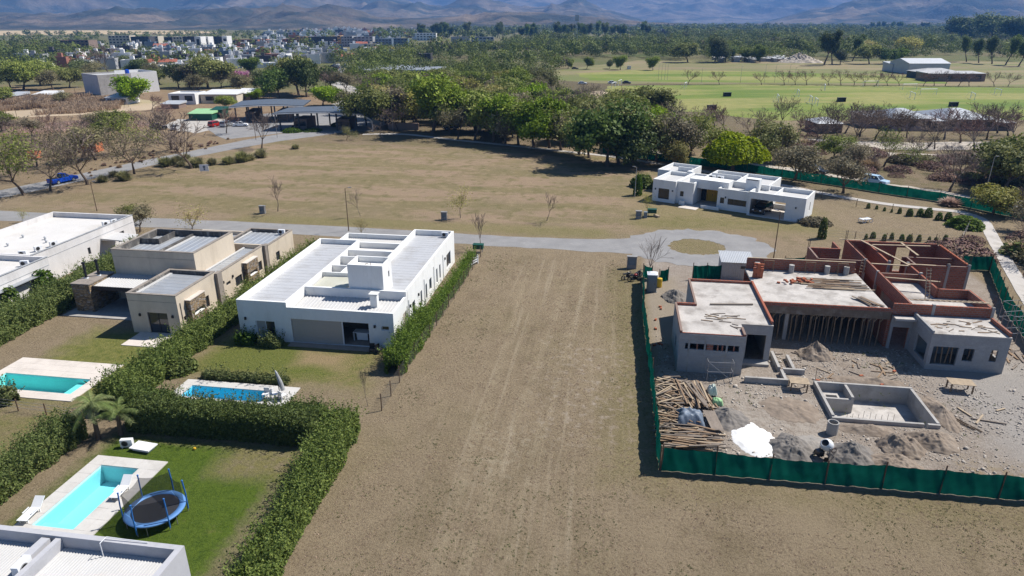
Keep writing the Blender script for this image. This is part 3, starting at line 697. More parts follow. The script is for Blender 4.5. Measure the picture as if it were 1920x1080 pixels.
# ------------------------------------------------------------------ white house with the water tank tower
def white_house():
    h = thing('white_house', 'long white flat roofed house with square water tank tower beside empty lot', 'house', LT(-36, 57.5), -LOT)
    b = MB(); EW = [(6.3, 7.3, .5, 2.3), (9.5, 10.1, .5, 2.3), (11.6, 12.2, .5, 2.3), (13.2, 14.2, .9, 2.3), (16.4, 17.0, .6, 2.4), (17.9, 18.5, .6, 2.4), (21.6, 23.8, .6, 2.4)]
    block(b, 0, 5.2, 0, 20.5, 4.3, .25, {'S': [(1.75, 3.75, .45, 2.15)]})
    block(b, 5.203, 16, .003, 4.6, 3.8, .25, {'S': [(5.5, 13.5, .06, 2.6), (14.75, 15.5, 1.95, 2.4)], 'E': [(3.0, 4.2, .06, 2.4)]}, skip='NW')
    b.box(5.203, 15.997, 4.35, 4.62, 2.7, 4.303)
    block(b, 10.7, 15.995, 4.624, 26, 4.297, .25, {'E': EW}, skip='S')
    b.wall('x', 10.7, 15.995, 4.624, 4.8, 0, 4.29, [])
    block(b, 2.2, 10.697, 20.503, 24.2, 4.0, .25, skip='E')
    b.build('wall', 'white_stucco', h)
    b = MB()
    for y, x0, x1, zt in ((8.9, 5.2, 9.0, 4.25), (11.6, 5.2, 10.7, 4.1), (14.2, 5.2, 10.7, 4.28), (16.6, 5.2, 10.7, 4.28)): b.box(x0 + .002, x1 - .002, y, y + .2, 3.3, zt)
    b.box(6.9, 7.1, 9.1, 11.6, 3.3, 4.0)
    b.build('parapet_beam', 'white_stucco', h)
    # roofs
    b = MB(); b.box(.25, 4.95, .25, 20.25, 3.55, 3.7)
    for i in range(22): b.box(.25, 4.95, .5 + i * .9, .52 + i * .9, 3.7, 3.71)
    b.build('roof', 'roof_tile_metal', h)
    b = MB(); b.box(10.95, 15.74, 4.81, 25.74, 3.5, 3.62)
    for i in range(24): b.box(10.95, 15.74, 5.2 + i * .86, 5.22 + i * .86, 3.62, 3.63)
    for i in range(1, 5): b.box(10.95 + i * .96, 10.98 + i * .96, 4.81, 25.74, 3.62, 3.627)
    b.build('roof', 'roof_tile_metal', h)
    b = MB(); b.ribs(5.3, 15.75, .26, 4.35, 3.1, 3.35, .36, .06, 'y'); b.box(5.3, 15.75, .26, 4.35, 2.75, 2.98); b.build('roof', 'roof_white', h)
    b = MB(); b.ribs(2.45, 10.69, 20.75, 23.95, 3.3, 3.4, .3, .05, 'y'); b.build('roof', 'roof_white', h)
    b = MB(); b.box(5.2, 10.69, 4.63, 20.5, 3.15, 3.3); b.build('court_roof', 'roof_coat', h)
    b = MB(); b.ribs(5.4, 9.2, 5.3, 8.8, 3.75, 3.85, .3, .03, 'x'); b.build('skylight', 'skylight_sheet', h)
    b = MB(); b.box(2.5, 10.4, 24.21, 24.3, 3.3, 3.95); b.build('stone_band', 'membrane_gray', h)
    # tower
    b = MB(); block(b, 9.9, 13.6, 4.64, 7.5, 6.85, .2, {'E': [(6.3, 6.7, 5.0, 5.7)]}, z0=3.3); b.box(10.1, 13.4, 4.84, 7.3, 6.1, 6.25); tw = b.build('water_tank_tower', 'white_stucco', h)
    window(tw, 'E', 6.3, 6.7, 5.0, 5.7, 13.6, 'steel_gray', 0, 'window_dark', .08, name='vent_window')
    b = MB(); b.tube([(11.3, 6, 6.25), (11.3, 6, 6.5), (11.6, 6, 6.55)], .04); b.build('pipe', 'steel_rust', tw); b = MB(); b.tube([(11.8, 6.2, 6.25), (11.8, 6.2, 6.6)], .03); b.build('pipe', 'steel_rust', tw)
    # chimney
    b = MB(); b.box(12.9, 13.6, 2.4, 3.0, 2.9, 4.55); ch = b.build('chimney', 'white_stucco', h)
    b = MB(); b.box(12.8, 13.7, 2.3, 3.1, 4.62, 4.7)
    for x in (12.93, 13.5): b.box(x, x + .07, 2.42, 2.98, 4.55, 4.62)
    b.build('chimney_cap', 'white_stucco', ch)
    # front openings
    window(h, 'S', 1.75, 3.75, .45, 2.15, 0, 'white_frame', 1, ['curtain', 'glass'])
    b = MB()
    for i in range(9): b.box(5.55, 10.7, .10, .135, .1 + i * .275, .1 + i * .275 + .268)
    b.build('roller_shutter', 'panel_beige', h)
    for x0, x1 in ((10.7, 10.8), (13.44, 13.5)): b = MB(); b.box(x0, x1, .05, .2, .06, 2.6); b.build('door_frame', 'white_frame', h)
    window(h, 'S', 14.75, 15.5, 1.95, 2.4, 0, 'white_frame', 0)
    b = MB(); b.box(5.25, 15.7, .3, 4.3, .01, .06); b.build('veranda_floor', 'stone_floor', h)
    b = MB(); b.box(5.25, 15.7, 4.2, 4.34, .06, 2.7); b.build('inner_wall', 'interior', h)
    b = MB(); b.box(5.3, 13.7, -.9, .0, .0, .07); b.build('step', 'stone_floor', h)
    b = MB(); b.box(15.87, 15.9, 3.0, 4.2, .1, 2.4); b.build('side_shutter', 'panel_beige', h)
    for s, f, c in ((.75, 'S', 0), (14.1, 'S', .003), (5.4, 'E', 16), (8.6, 'E', 16), (20.6, 'E', 16)): lamp(h, f, s, 2.35, c)
    for i, (a0, a1, z0, z1) in enumerate(EW): window(h, 'E', a0, a1, z0, z1, 15.995, 'steel_gray', 1 if a1 - a0 > 1.5 else 0, 'glass')
    for y in (5.0, 11.0, 15.2, 19.6):
        b = MB(); b.tube([(16.06, y, .1), (16.06, y, 3.2)], .045); b.build('downpipe', 'white_plastic', h)
    b = MB(); b.box(10.9, 11.5, .35, 1.0, .06, .5)
    t = thing('kitchen_table', 'white kitchen table inside the open veranda of the white house', 'table', LT(-36 + 12.2, 57.5 + 1.6, .06), -LOT)
    b = MB(); b.box(-.9, .9, -.45, .45, .86, .92); b.build('tabletop', 'white_plastic', t)
    for x in (-.85, .77):
        for y in (-.4, .32):
            b = MB(); b.box(x, x + .08, y, y + .08, 0, .86); b.build('leg', 'white_plastic', t)
    b = MB(); b.box(-.5, .6, -.38, -.34, .1, .86); b.build('front_panel', 'white_plastic', t)
white_house()
place_ac(-36 + 15.0, 57.5 + 25.2, 3.64, 0, 'white air conditioner unit at far corner of the white tower house roof')
place_ac(-36 + 7.9, 57.5 + 10.6, 3.3, math.pi / 2, 'white air conditioner unit in the roof court behind the water tank tower', .9)
def planter(u, w, lab):
    t = thing('planter_box', lab, 'planter', LT(u, w), -LOT)
    b = MB(); b.box(-.5, .5, -.2, .2, 0, .35); b.build('box', 'timber_gray', t)
    b = MB()
    for i in range(14):
        x = random.uniform(-.45, .45); y = random.uniform(-.15, .15); b.lathe([(.04, .3), (.09, .36), (.06, .45)], 6, (x, y, random.uniform(0, .06)))
    b.build('flowers', 'white_plastic', t)
planter(-21.6, 56.9, 'low planter with pale flowers at the front right corner of the white house')

# ------------------------------------------------------------------ beige house
def beige_house():
    h = thing('beige_house', 'beige flat roofed house with stone pillars and two black flue pipes', 'house', LT(-57.4, 57.4), -LOT)
    b = MB()
    block(b, 9.6, 15, 0, 7.2, 4.3, .25, {'S': [(11.5, 13.7, .08, 2.35)], 'E': [(.7, 1.15, 1.3, 1.75), (4.5, 5.4, 1.0, 2.3)], 'W': [(4.7, 7, .1, 2.5)]})
    block(b, 10.2, 14.997, 7.203, 18.4, 3.85, .25, {'E': [(9.0, 9.9, 1.9, 2.3), (10.9, 12.4, 1.0, 2.2), (16.1, 17.2, 1.0, 2.2)]}, skip='S')
    block(b, 9.4, 15.4, 18.403, 25.3, 3.7, .25, {'E': [(20.2, 21.2, 1, 2.2)]})
    block(b, 2.3, 12.3, 8.0, 16.2, 6.0, .25, {'S': [(3.0, 9.0, .1, 2.6)]})
    block(b, 3.0, 9.397, 16.203, 24.5, 3.5, .25)
    b.build('wall', 'beige_stucco', h)
    b = MB(); cap_ring(b, 9.6, 15, 0, 7.2, 4.3, .32); cap_ring(b, 2.3, 12.3, 8.0, 16.2, 6.0, .32); cap_ring(b, 9.4, 15.4, 18.403, 25.3, 3.7, .32)
    b.box(14.7, 15.04, 7.25, 18.35, 3.85, 3.92); b.build('parapet_coping', 'parapet_cap', h)
    b = MB()
    for z in (3.65, ): b.box(9.58, 9.6, .02, 4.5, z, z + .03)
    b.box(9.62, 14.98, -.015, 0, 3.55, 3.58); b.box(2.4, 12.2, 7.985, 8.0, 5.2, 5.23); b.build('wall_groove', 'parapet_cap', h)
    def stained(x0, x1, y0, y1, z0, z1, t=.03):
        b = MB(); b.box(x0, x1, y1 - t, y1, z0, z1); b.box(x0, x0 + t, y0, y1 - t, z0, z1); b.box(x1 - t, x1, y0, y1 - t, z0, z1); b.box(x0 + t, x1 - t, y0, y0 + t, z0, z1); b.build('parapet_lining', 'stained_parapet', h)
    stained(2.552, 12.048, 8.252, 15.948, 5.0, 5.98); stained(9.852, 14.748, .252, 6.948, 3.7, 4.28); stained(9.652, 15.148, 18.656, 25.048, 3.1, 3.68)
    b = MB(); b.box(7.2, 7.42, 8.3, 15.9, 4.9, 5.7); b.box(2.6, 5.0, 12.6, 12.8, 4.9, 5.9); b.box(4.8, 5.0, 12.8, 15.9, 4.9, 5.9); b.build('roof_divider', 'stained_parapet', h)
    def seam_roof(x0, x1, y0, y1, z0, z1, mat='roof_metal', sp=.75, along='x'):
        b = MB()
        if along == 'x': b.ribs(x0, x1, y0, y1, z0, z1, sp, .035, 'x')
        else: b.ribs(x0, x1, y0, y1, z0, z1, sp, .035, 'y')
        b.build('roof', mat, h)
    seam_roof(2.6, 7.2, 8.3, 15.9, 5.25, 5.25, along='y'); seam_roof(7.43, 12.0, 8.3, 15.9, 5.3, 5.4, along='y')
    seam_roof(9.9, 14.7, .3, 6.9, 3.92, 3.85); seam_roof(12.31, 14.74, 7.25, 18.15, 3.35, 3.25); seam_roof(9.7, 15.1, 18.7, 25.0, 3.3, 3.3, along='y')
    seam_roof(3.25, 9.38, 16.45, 24.25, 3.0, 3.0)
    for x0, x1, y0, y1, z in ((9.9, 10.2, .3, 6.9, 3.95), (7.43, 7.7, 8.3, 15.9, 5.36), (12.31, 12.55, 7.3, 18.1, 3.4), (9.68, 9.9, 18.7, 25, 3.35)):
        b = MB(); b.box(x0, x1, y0, y1, z, z + .1); b.build('flashing', 'roof_white', h)
    b = MB(); b.ribs(2.15, 9.58, 4.4, 7.98, 2.95, 3.1, .3, .06, 'y'); b.build('veranda_roof', 'roof_white', h)
    b = MB(); b.box(2.12, 9.59, 4.25, 4.4, 2.6, 3.0); b.box(2.12, 9.59, 4.4, 7.97, 2.8, 2.86); b.build('fascia', 'dark_frame', h)
    b = MB(); b.box(0, 2.1, 3.9, 7.95, 0, 3.25); ch = b.build('stone_chimney', 'stone_cladding', h)
    b = MB(); b.box(-.06, 2.16, 3.84, 8.0, 3.25, 3.36); b.build('chimney_cap', 'parapet_cap', ch)
    for x in (.55, 1.3):
        b = MB(); b.lathe([(.26, 3.36), (.2, 3.45)], 14, (x, 5.6 if x < 1 else 6.6, 0)); b.build('flue_base', 'roof_metal', ch)
        b = MB(); b.lathe([(.13, 3.4), (.13, 5.0), (.19, 5.02), (.19, 5.2), (.0, 5.28)], 12, (x, 5.6 if x < 1 else 6.6, 0)); b.build('flue_pipe', 'pipe_black', ch)
    b = MB(); b.box(-.8, 9.59, 2.6, 8.0, .0, .1); b.build('terrace', 'concrete', h)
    b = MB(); b.box(10.3, 14.2, -3.0, -.003, .0, .06); b.build('stone_pad', 'deck_stone', h)
    # stone panels on the right side wall
    for y0, y1 in ((1.3, 4.0), (12.8, 15.4)):
        b = MB(); b.wall('y', y0, y1, 15.003, 15.55, 0, 3.3, [(y0 + .5, y1 - .4, 1.55, 2.0)]); s = b.build('stone_panel', 'stone_cladding', h)
        b = MB(); b.box(15.01, 15.6, y0 - .05, y1 + .05, 3.3, 3.38); b.build('panel_cap', 'deck_stone', s)
        b = MB(); b.box(15.006, 15.56, y0 + .5, y1 - .4, 1.5, 1.56); b.build('niche_sill', 'white_stucco', s)
    for y0 in (7.0, 17.8):
        b = MB(); b.box(14.9, 15.35, y0, y0 + .9, 0, 4.15 if y0 < 10 else 3.9); b.build('pilaster', 'parapet_cap', h)
    window(h, 'S', 11.5, 13.7, .08, 2.35, 0, 'dark_frame', 1, 'glass', name='glass_door')
    window(h, 'E', .7, 1.15, 1.3, 1.75, 15, mull=0); window(h, 'E', 4.5, 5.4, 1.0, 2.3, 15, mull=0)
    window(h, 'E', 9.0, 9.9, 1.9, 2.3, 14.997, mull=0); window(h, 'E', 10.9, 12.4, 1.0, 2.2, 14.997); window(h, 'E', 16.1, 17.2, 1.0, 2.2, 14.997, mull=0); window(h, 'E', 20.2, 21.2, 1, 2.2, 15.4, mull=0)
    for s in (10.7, 14.3): lamp(h, 'S', s, 2.05, 0)
    for y in (8.4, 10.4): lamp(h, 'E', y, 2.6, 14.997)
    for y in (.45, 12.6, 7.0 + 1.2):
        b = MB(); b.tube([(15.06, y, .1), (15.06, y, 3.4)], .04); b.build('downpipe', 'parapet_cap', h)
    t = thing('patio_table', 'small pale table standing under the dark veranda of the beige house', 'table', LT(-57.4 + 7.3, 57.4 + 5.0, .1), -LOT)
    b = MB(); b.lathe([(.45, .7), (.45, .75)], 16); b.build('tabletop', 'white_plastic', t); b = MB(); b.lathe([(.3, 0), (.06, .05), (.06, .7)], 10); b.build('pedestal', 'white_plastic', t)
beige_house()
place_ac(-57.4 + 14.4, 57.4 + 24.3, 3.34, 0, 'air conditioner unit at far corner of the beige house roof')

# ------------------------------------------------------------------ pale house at the left edge
def pale_house():
    h = thing('pale_house', 'long pale flat roofed house cut by the left edge', 'house', LT(-80, 50), -LOT)
    b = MB(); block(b, 0, 12.6, 17.4, 35.5, 4.0, .3, {'E': [(26, 26.5, 1.2, 2.1), (31.8, 33.2, 1.0, 2.4)], 'N': []}); block(b, -4, 14.7, 0, 17.396, 3.95, .3, {'E': [(3.5, 15.0, 2.0, 2.45)]})
    b.build('wall', 'pale_stucco', h)
    b = MB(); b.box(.3, 12.3, 17.7, 35.2, 3.2, 3.3); b.build('roof', 'roof_coat', h); b = MB(); b.box(-3.7, 14.4, .3, 17.1, 3.2, 3.31); b.build('roof', 'roof_coat', h)
    b = MB(); b.box(12.4, 12.66, 17.45, 35.5, 4.0, 4.05); b.box(14.5, 14.76, .0, 17.4, 3.95, 4.0); b.build('parapet_coping', 'membrane_gray', h)
    b = MB(); b.box(12.6, 12.63, 17.5, 35.3, 3.0, 3.05); b.box(14.7, 14.73, .1, 17.3, 2.95, 3.0); b.build('wall_groove', 'membrane_gray', h)
    b = MB(); b.box(14.703, 15.5, 3.3, 15.2, 2.46, 2.54); b.build('window_hood', 'zinc', h)
    window(h, 'E', 3.5, 15.0, 2.0, 2.45, 14.7, mull=7); window(h, 'E', 26, 26.5, 1.2, 2.1, 12.6, mull=0); window(h, 'E', 31.8, 33.2, 1.0, 2.4, 12.6)
    b = MB(); b.prism([(12.63, 28.6), (16.0, 28.6), (16.0, 31.6), (12.63, 31.6)], 2.35, [2.62, 2.45, 2.45, 2.62]); aw = b.build('awning', 'roof_white', h)
    for y in (28.8, 31.4):
        b = MB(); b.box(15.8, 15.9, y, y + .1, 0, 2.36); b.build('awning_post', 'dark_frame', aw)
    for i, (x, y) in enumerate(((5, 22), (7.5, 25.2), (4.0, 25.5), (8.7, 24.0))):
        b = MB(); b.lathe([(.12, 3.3), (.12, 3.6), (.2, 3.62), (.02, 3.75)], 10, (x, y, 0)); b.build('roof_vent', 'roof_metal', h)
pale_house()
place_ac(-66.8, 65.6, 3.31, .3, 'air conditioner unit on the lower front roof of the pale house')
for u, w, rz, lab in ((-69.9, 68.8, .3, 'nearest of the units on the big roof of the pale house'), (-69.6, 70.8, 1.2, 'middle unit of three in a row on the pale house roof'), (-69.2, 72.8, 1.2, 'third unit from the front on the pale house roof'),
                      (-69.0, 82.0, 1.3, 'left one of the pair at the far end of the pale house roof'), (-68.5, 83.0, 1.3, 'right one of the pair at the far end of the pale house roof')):
    place_ac(u, w, 3.3, rz, 'air conditioner, ' + lab)

# ------------------------------------------------------------------ nearest house, only its roof in view
def near_house():
    h = thing('gray_house', 'near gray walled house with white corrugated roof in the bottom left corner', 'house', LT(-46, 10), -LOT)
    b = MB(); block(b, 0, 24.6, 0, 15.85, 4.0, .34); b.build('wall', 'gray_wall', h)
    b = MB(); b.box(17.3, 17.62, .34, 15.5, 3.0, 3.9); b.build('roof_divider', 'gray_wall', h)
    b = MB(); b.ribs(.35, 17.3, .34, 15.5, 3.2, 3.25, .17, .035, 'y'); b.build('roof', 'roof_white', h); b = MB(); b.ribs(17.62, 24.25, .34, 15.5, 3.2, 3.25, .17, .035, 'y'); b.build('roof', 'roof_white', h)
    b = MB(); b.box(16.5, 17.0, 14.0, 15.4, 3.26, 3.9); b.build('vent_box', 'gray_wall', h)
    b = MB(); b.tube([(20.2, 15.2, 3.2), (20.2, 15.2, 4.15), (20.2, 15.7, 4.15), (22.6, 15.72, 4.06)], .025); b.build('cable_pipe', 'white_plastic', h)
near_house()
place_ac(-29.0, 23.5, 3.3, math.pi / 2 + .1, 'nearest white air conditioner unit on the bottom left corrugated roof', 1.1)

# ------------------------------------------------------------------ white house by the turning circle
def circle_house():
    o = W(1224, 376); h = thing('white_house', 'white house with carport and yellow wooden door beyond the turning circle', 'house', o, -math.radians(34))
    b = MB()
    block(b, -.2, 4.0, 0, 8.0, 3.9, .25, {'S': [(.9, 2.9, .55, 2.4)]})
    block(b, -2.7, 3.0, 8.003, 15.6, 3.95, .25)
    block(b, 4.003, 7.0, .7, 9.0, 3.85, .25, {'S': [(4.6, 5.25, 1.3, 2.2)]})
    block(b, 11.2, 16.5, .6, 7.0, 3.6, .25, {'S': [(11.7, 12.4, 1.1, 2.1), (13.0, 16.1, 1.05, 2.05)]})
    block(b, 7.003, 18.4, 5.0, 12.8, 4.1, .25)
    b.box(5.6, 12.4, 2.3, 5.0, 2.75, 4.3)
    b.wall('y', 2.3, 5.0, 11.0, 11.197, 0, 2.74, [])
    # carport: front beam, pier, back and side walls with openings
    b.wall('x', 16.503, 25.4, 0, .25, 0, 3.85, [(16.9, 22.4, 0, 2.75)]); b.wall('x', 16.503, 25.4, 6.0, 6.25, 0, 3.85, [(18.3, 24.0, .9, 2.6)])
    b.wall('y', .25, 6.0, 25.15, 25.4, 0, 3.85, [(3.2, 3.8, 1.2, 2.6)]); b.wall('y', .25, 6.0, 16.503, 16.75, 2.3, 3.85, [])
    b.build('wall', 'white_stucco', h)
    b = MB()
    for x0, x1, y0, y1, z in ((0, 3.8, .2, 7.8, 3.3), (-2.5, 2.8, 8.2, 15.4, 3.35), (4.2, 6.8, .9, 8.8, 3.3), (11.4, 16.3, .8, 6.8, 3.1), (7.2, 18.2, 5.2, 12.6, 3.5), (16.7, 25.2, .2, 6.05, 3.2)): b.box(x0, x1, y0, y1, z - .15, z)
    b.build('roof', 'roof_white', h)
    b = MB(); b.box(20.3, 20.5, .3, 5.95, 3.2, 3.8); b.box(12.6, 12.8, 5.3, 12.5, 3.5, 4.05); b.box(7.3, 12.5, 8.8, 9.0, 3.5, 4.3); b.box(-.1, 2.7, 11.5, 11.7, 3.35, 4.15); b.box(2.95, 3.9, 8.1, 9.0, 3.3, 4.2); b.build('parapet_beam', 'white_stucco', h)
    b = MB(); b.box(14.9, 17.1, 3.3, 4.7, 3.1, 5.2); b.box(15.1, 16.9, 3.28, 3.3, 4.98, 5.1, 1); b.build('chimney', ['white_stucco', 'dark_frame'], h)
    window(h, 'S', .9, 2.9, .55, 2.4, 0, mull=0); window(h, 'S', 4.6, 5.25, 1.3, 2.2, .7, mull=0); window(h, 'S', 11.7, 12.4, 1.1, 2.1, .6, mull=0); window(h, 'S', 13.0, 16.1, 1.05, 2.05, .6, mull=3)
    b = MB()
    for i in range(8): b.box(7.95 + i * .27, 8.20 + i * .27, 4.85, 4.95, .1, 2.6)
    d = b.build('wooden_door', 'yellow_wood', h)
    b = MB(); b.box(9.0, 9.06, 4.8, 4.85, 1.0, 1.5); b.build('handle', 'dark_frame', d)
    window(h, 'S', 10.15, 10.98, .1, 2.6, 4.75, mull=0, name='side_light'); window(h, 'S', 7.05, 7.9, .1, 2.6, 4.75, mull=0, name='side_light')
    b = MB(); b.box(5.8, 11.0, .2, 4.9, .0, .12); b.build('porch_floor', 'concrete', h)
    b = MB(); b.box(5.5, 8.6, -2.2, .17, .0, .06); b.build('stone_pad', 'deck_stone', h)
    b = MB(); b.box(8.8, 11.9, -.3, .0, 0, .5); b.box(4.8, 5.75, -.05, .25, 0, .7); b.build('low_wall', 'white_stucco', h)
    b = MB(); b.box(16.6, 25.3, -.5, 6.1, .0, .05); b.build('carport_floor', 'deck_stone', h)
    for s, c in ((.35, 0), (3.5, 0), (12.6, .6), (24.0, 0)): lamp(h, 'S', s, 2.2, c)
    return h
CH = circle_house()
def on_circle_house(x, y, z=0):
    a = -math.radians(34); o = W(1224, 376); return Vector((o.x + x * math.cos(a) - y * math.sin(a), o.y + x * math.sin(a) + y * math.cos(a), z))
for x, lab in ((8.1, 'left air conditioner on the roof of the house with yellow door'), (9.6, 'right air conditioner on the roof of the house with yellow door')):
    AC.place(on_circle_house(x, 6.5, 3.5), -math.radians(34), 1.25, lab, 'air conditioner units')

# ------------------------------------------------------------------ pools
def pool(name, label, hole, deck, depth, wmat, bmat, dmat, steps=None, zd=.07, rim=.0):
    u0, u1, w0, w1 = hole; d0, d1, e0, e1 = deck
    r = thing(name, label, 'pool', LT((u0 + u1) / 2, (w0 + w1) / 2), -LOT)
    cu, cw = (u0 + u1) / 2, (w0 + w1) / 2; U0, U1, V0, V1 = u0 - cu, u1 - cu, w0 - cw, w1 - cw
    b = MB(); b.add([(U0, V0, .02), (U1, V0, .02), (U1, V1, .02), (U0, V1, .02), (U0, V0, -depth), (U1, V0, -depth), (U1, V1, -depth), (U0, V1, -depth)],
                    [(4, 5, 6, 7), (0, 4, 7, 3), (1, 2, 6, 5), (0, 1, 5, 4), (2, 3, 7, 6)]); b.build('basin', bmat, r)
    if steps:
        b = MB(); s0, s1, t0, t1 = steps; b.box(s0 - cu, s1 - cu, t0 - cw, t1 - cw, -depth + .01, -.45); b.build('steps', bmat, r)
    b = MB(); b.add([(U0, V0, -.14), (U1, V0, -.14), (U1, V1, -.14), (U0, V1, -.14)], [(0, 1, 2, 3)]); b.build('water', wmat, r)
    # deck slabs round the basin, one by one
    def slabs(a0, a1, c0, c1, n, m):
        for i in range(n):
            for j in range(m):
                x0, x1 = a0 + (a1 - a0) * i / n, a0 + (a1 - a0) * (i + 1) / n; y0, y1 = c0 + (c1 - c0) * j / m, c0 + (c1 - c0) * (j + 1) / m
                b = MB(); dz = random.uniform(-.004, .004); b.box(x0 - cu + .006, x1 - cu - .006, y0 - cw + .006, y1 - cw - .006, .0, zd + dz); b.build('deck_slab', dmat, r)
    S = 1.0
    def cnt(L): return max(1, round(abs(L) / S))
    if u0 - d0 > .1: slabs(d0, u0, w0, w1, cnt(u0 - d0), cnt(w1 - w0))
    if d1 - u1 > .1: slabs(u1, d1, w0, w1, cnt(d1 - u1), cnt(w1 - w0))
    if w0 - e0 > .1: slabs(d0, d1, e0, w0, cnt(d1 - d0), cnt(w0 - e0))
    if e1 - w1 > .1: slabs(d0, d1, w1, e1, cnt(d1 - d0), cnt(e1 - w1))
    return r
pool('swimming_pool', 'turquoise swimming pool beside the trampoline', POOL_A, (-36.4, -30.8, 29.3, 37.45), 1.35, 'water_cyan', 'pool_cyan', 'deck_gray', (-35.3, -32.45, 30.1, 30.9))
pool('swimming_pool', 'green blue swimming pool with wide stone deck below the beige house', POOL_B, (-54.5, -44.0, 44.0, 50.6), 1.4, 'water_teal', 'pool_teal', 'deck_stone', (-46.4, -45.05, 45.15, 47.6))
pool('swimming_pool', 'narrow bright blue swimming pool on the lawn of the white house', POOL_C, (-36.5, -25.9, 45.6, 49.0), 1.3, 'water_blue', 'pool_blue', 'deck_gray', None)

# ------------------------------------------------------------------ unfinished house (lot coordinates, shifted to its own base)
OU, OW = 21.0, 66.0
class SB(MB):
    """builder in lot coordinates for parts of the unfinished house"""
    def build(s, name, mats, parent=None, **kw):
        s.v = [(x - OU, y - OW, z) for x, y, z in s.v]; return MB.build(s, name, mats, parent, **kw)
def unfinished_house():
    h = thing('unfinished_house', 'unfinished gray block and red brick house inside the green fence', 'house', LT(OU, OW), -LOT)
    T = .2
    # left block
    b = SB(); b.wall('x', 6.8, 12.5, 57, 57 + T, 0, 3.72, [(7.35, 12.05, 2.3, 2.9)]); b.wall('y', 57 + T, 63.7, 6.8, 6.8 + T, 0, 3.72, [(59.3, 60.3, 1.0, 2.3)]); b.wall('x', 7.0, 8.7, 63.5, 63.7, 0, 3.72); b.wall('y', 63.7, 70.6, 8.7, 8.9, 0, 3.72, [(66, 67.2, 1, 2.2)])
    b.wall('x', 8.9, 15.2, 70.4, 70.6, 0, 3.72); b.wall('y', 59.8, 70.6, 15.2, 15.4, 0, 3.72); b.wall('y', 57.2, 60.0, 12.3, 12.5, 0, 3.72); b.wall('x', 12.5, 15.2, 59.8, 60.0, 0, 3.72, [(13.2, 14.9, .25, 2.85)])
    b.build('block_wall', 'gray_block', h)
    b = SB()
    for u in (8.35, 9.25, 10.15, 10.55, 10.95, 11.55): b.box(u, u + (.55 if u == 9.25 else .12), 57.03, 57.17, 2.3, 2.9)
    b.build('window_divider', 'red_brick', h)
    b = SB()
    for u in (7.6, 9.0, 10.9): b.box(u, u + .16, 56.985, 57.0, 0, 3.7)
    b.box(6.79, 12.51, 56.99, 57.0, 3.3, 3.7); b.build('column_face', 'concrete', h)
    b = SB(); b.prism([(6.79, 56.98), (12.52, 56.98), (12.52, 59.79), (15.41, 59.79), (15.41, 70.61), (8.69, 70.61), (8.69, 63.71), (6.79, 63.71)], 3.72, 3.86); b.build('roof_slab', 'concrete_pale', h)
    b = SB()
    for x0, x1, y0, y1, z in ((6.8, 7.0, 57.0, 63.7, 4.1), (7.0, 8.7, 63.5, 63.7, 4.12), (8.7, 8.9, 63.5, 70.4, 4.11), (8.7, 15.2, 70.4, 70.6, 4.12), (15.2, 15.4, 60.0, 70.6, 4.2), (12.3, 12.5, 57.0, 58.6, 4.08), (6.8, 12.3, 57.0, 57.1, 3.92)): b.box(x0, x1, y0, y1, 3.86, z)
    b.build('brick_parapet', 'red_brick', h)
    b = SB(); b.box(12.55, 15.3, 59.0, 59.78, 0, .25); b.build('step', 'concrete', h)
    # middle slab on timber props
    b = SB(); b.box(15.42, 27.3, 65.0, 75.6, 3.62, 3.84); b.build('floor_slab', 'concrete_pale', h)
    b = SB(); b.box(15.5, 27.2, 65.3, 75.3, 3.55, 3.61); b.build('darkening_formwork', 'timber_dark', h); b = SB(); b.box(15.42, 27.3, 64.8, 64.998, 3.05, 3.8); b.box(15.45, 27.3, 65.0, 65.3, 3.05, 3.6); b.build('edge_beam', 'beam_board', h)  # dark board layer added under the slab to darken the space below
    for q in ((15.42, 27.4, 64.82, 65.0, 3.8, 4.18), (15.5, 27.0, 75.4, 75.6, 3.84, 5.1)): b = SB(); b.box(*q); b.build('brick_edge', 'red_brick', h)
    b = SB(); b.wall('x', 15.4, 27.2, 75.4, 75.58, 0, 3.6, [(18, 20, 0, 2.4)]); b.wall('y', 65.2, 75.4, 27.25, 27.45, 0, 3.6, [(68, 70, 0, 2.4)]); b.build('rear_wall', 'red_brick', h)
    for u in (17.8, ):
        b = SB(); b.box(u, u + .35, 65.35, 65.7, 0, 3.6); b.build('column', 'concrete', h)
    # right gray block
    b = SB(); b.wall('x', 29.4, 36.0, 60.75, 60.95, 0, 3.5, [(29.75, 31.9, .55, 2.35), (32.35, 33.25, 1.05, 2.3), (34.6, 35.2, 1.15, 2.3)]); b.wall('y', 60.95, 65.0, 35.8, 36.0, 0, 3.5, [(62, 63, 1, 2.3)])
    b.wall('y', 60.95, 65.0, 29.4, 29.6, 0, 3.5, [(61.25, 63.6, .55, 2.35)]); b.wall('x', 27.45, 29.4, 64.8, 65.0, 0, 3.5, [(27.7, 29.2, 0, 2.3)]); b.build('block_wall', 'gray_block', h)
    b = SB(); b.box(29.38, 36.02, 60.73, 64.98, 3.5, 3.62); b.box(27.45, 29.36, 64.0, 64.98, 3.3, 3.5); b.build('roof_slab', 'concrete_pale', h)
    b = SB(); b.box(35.8, 36.0, 60.9, 64.3, 3.62, 4.0); b.build('brick_parapet', 'red_brick', h)
    b = SB(); b.box(29.4, 29.58, 60.8, 64.98, 3.62, 3.85); b.build('block_parapet', 'gray_block', h)
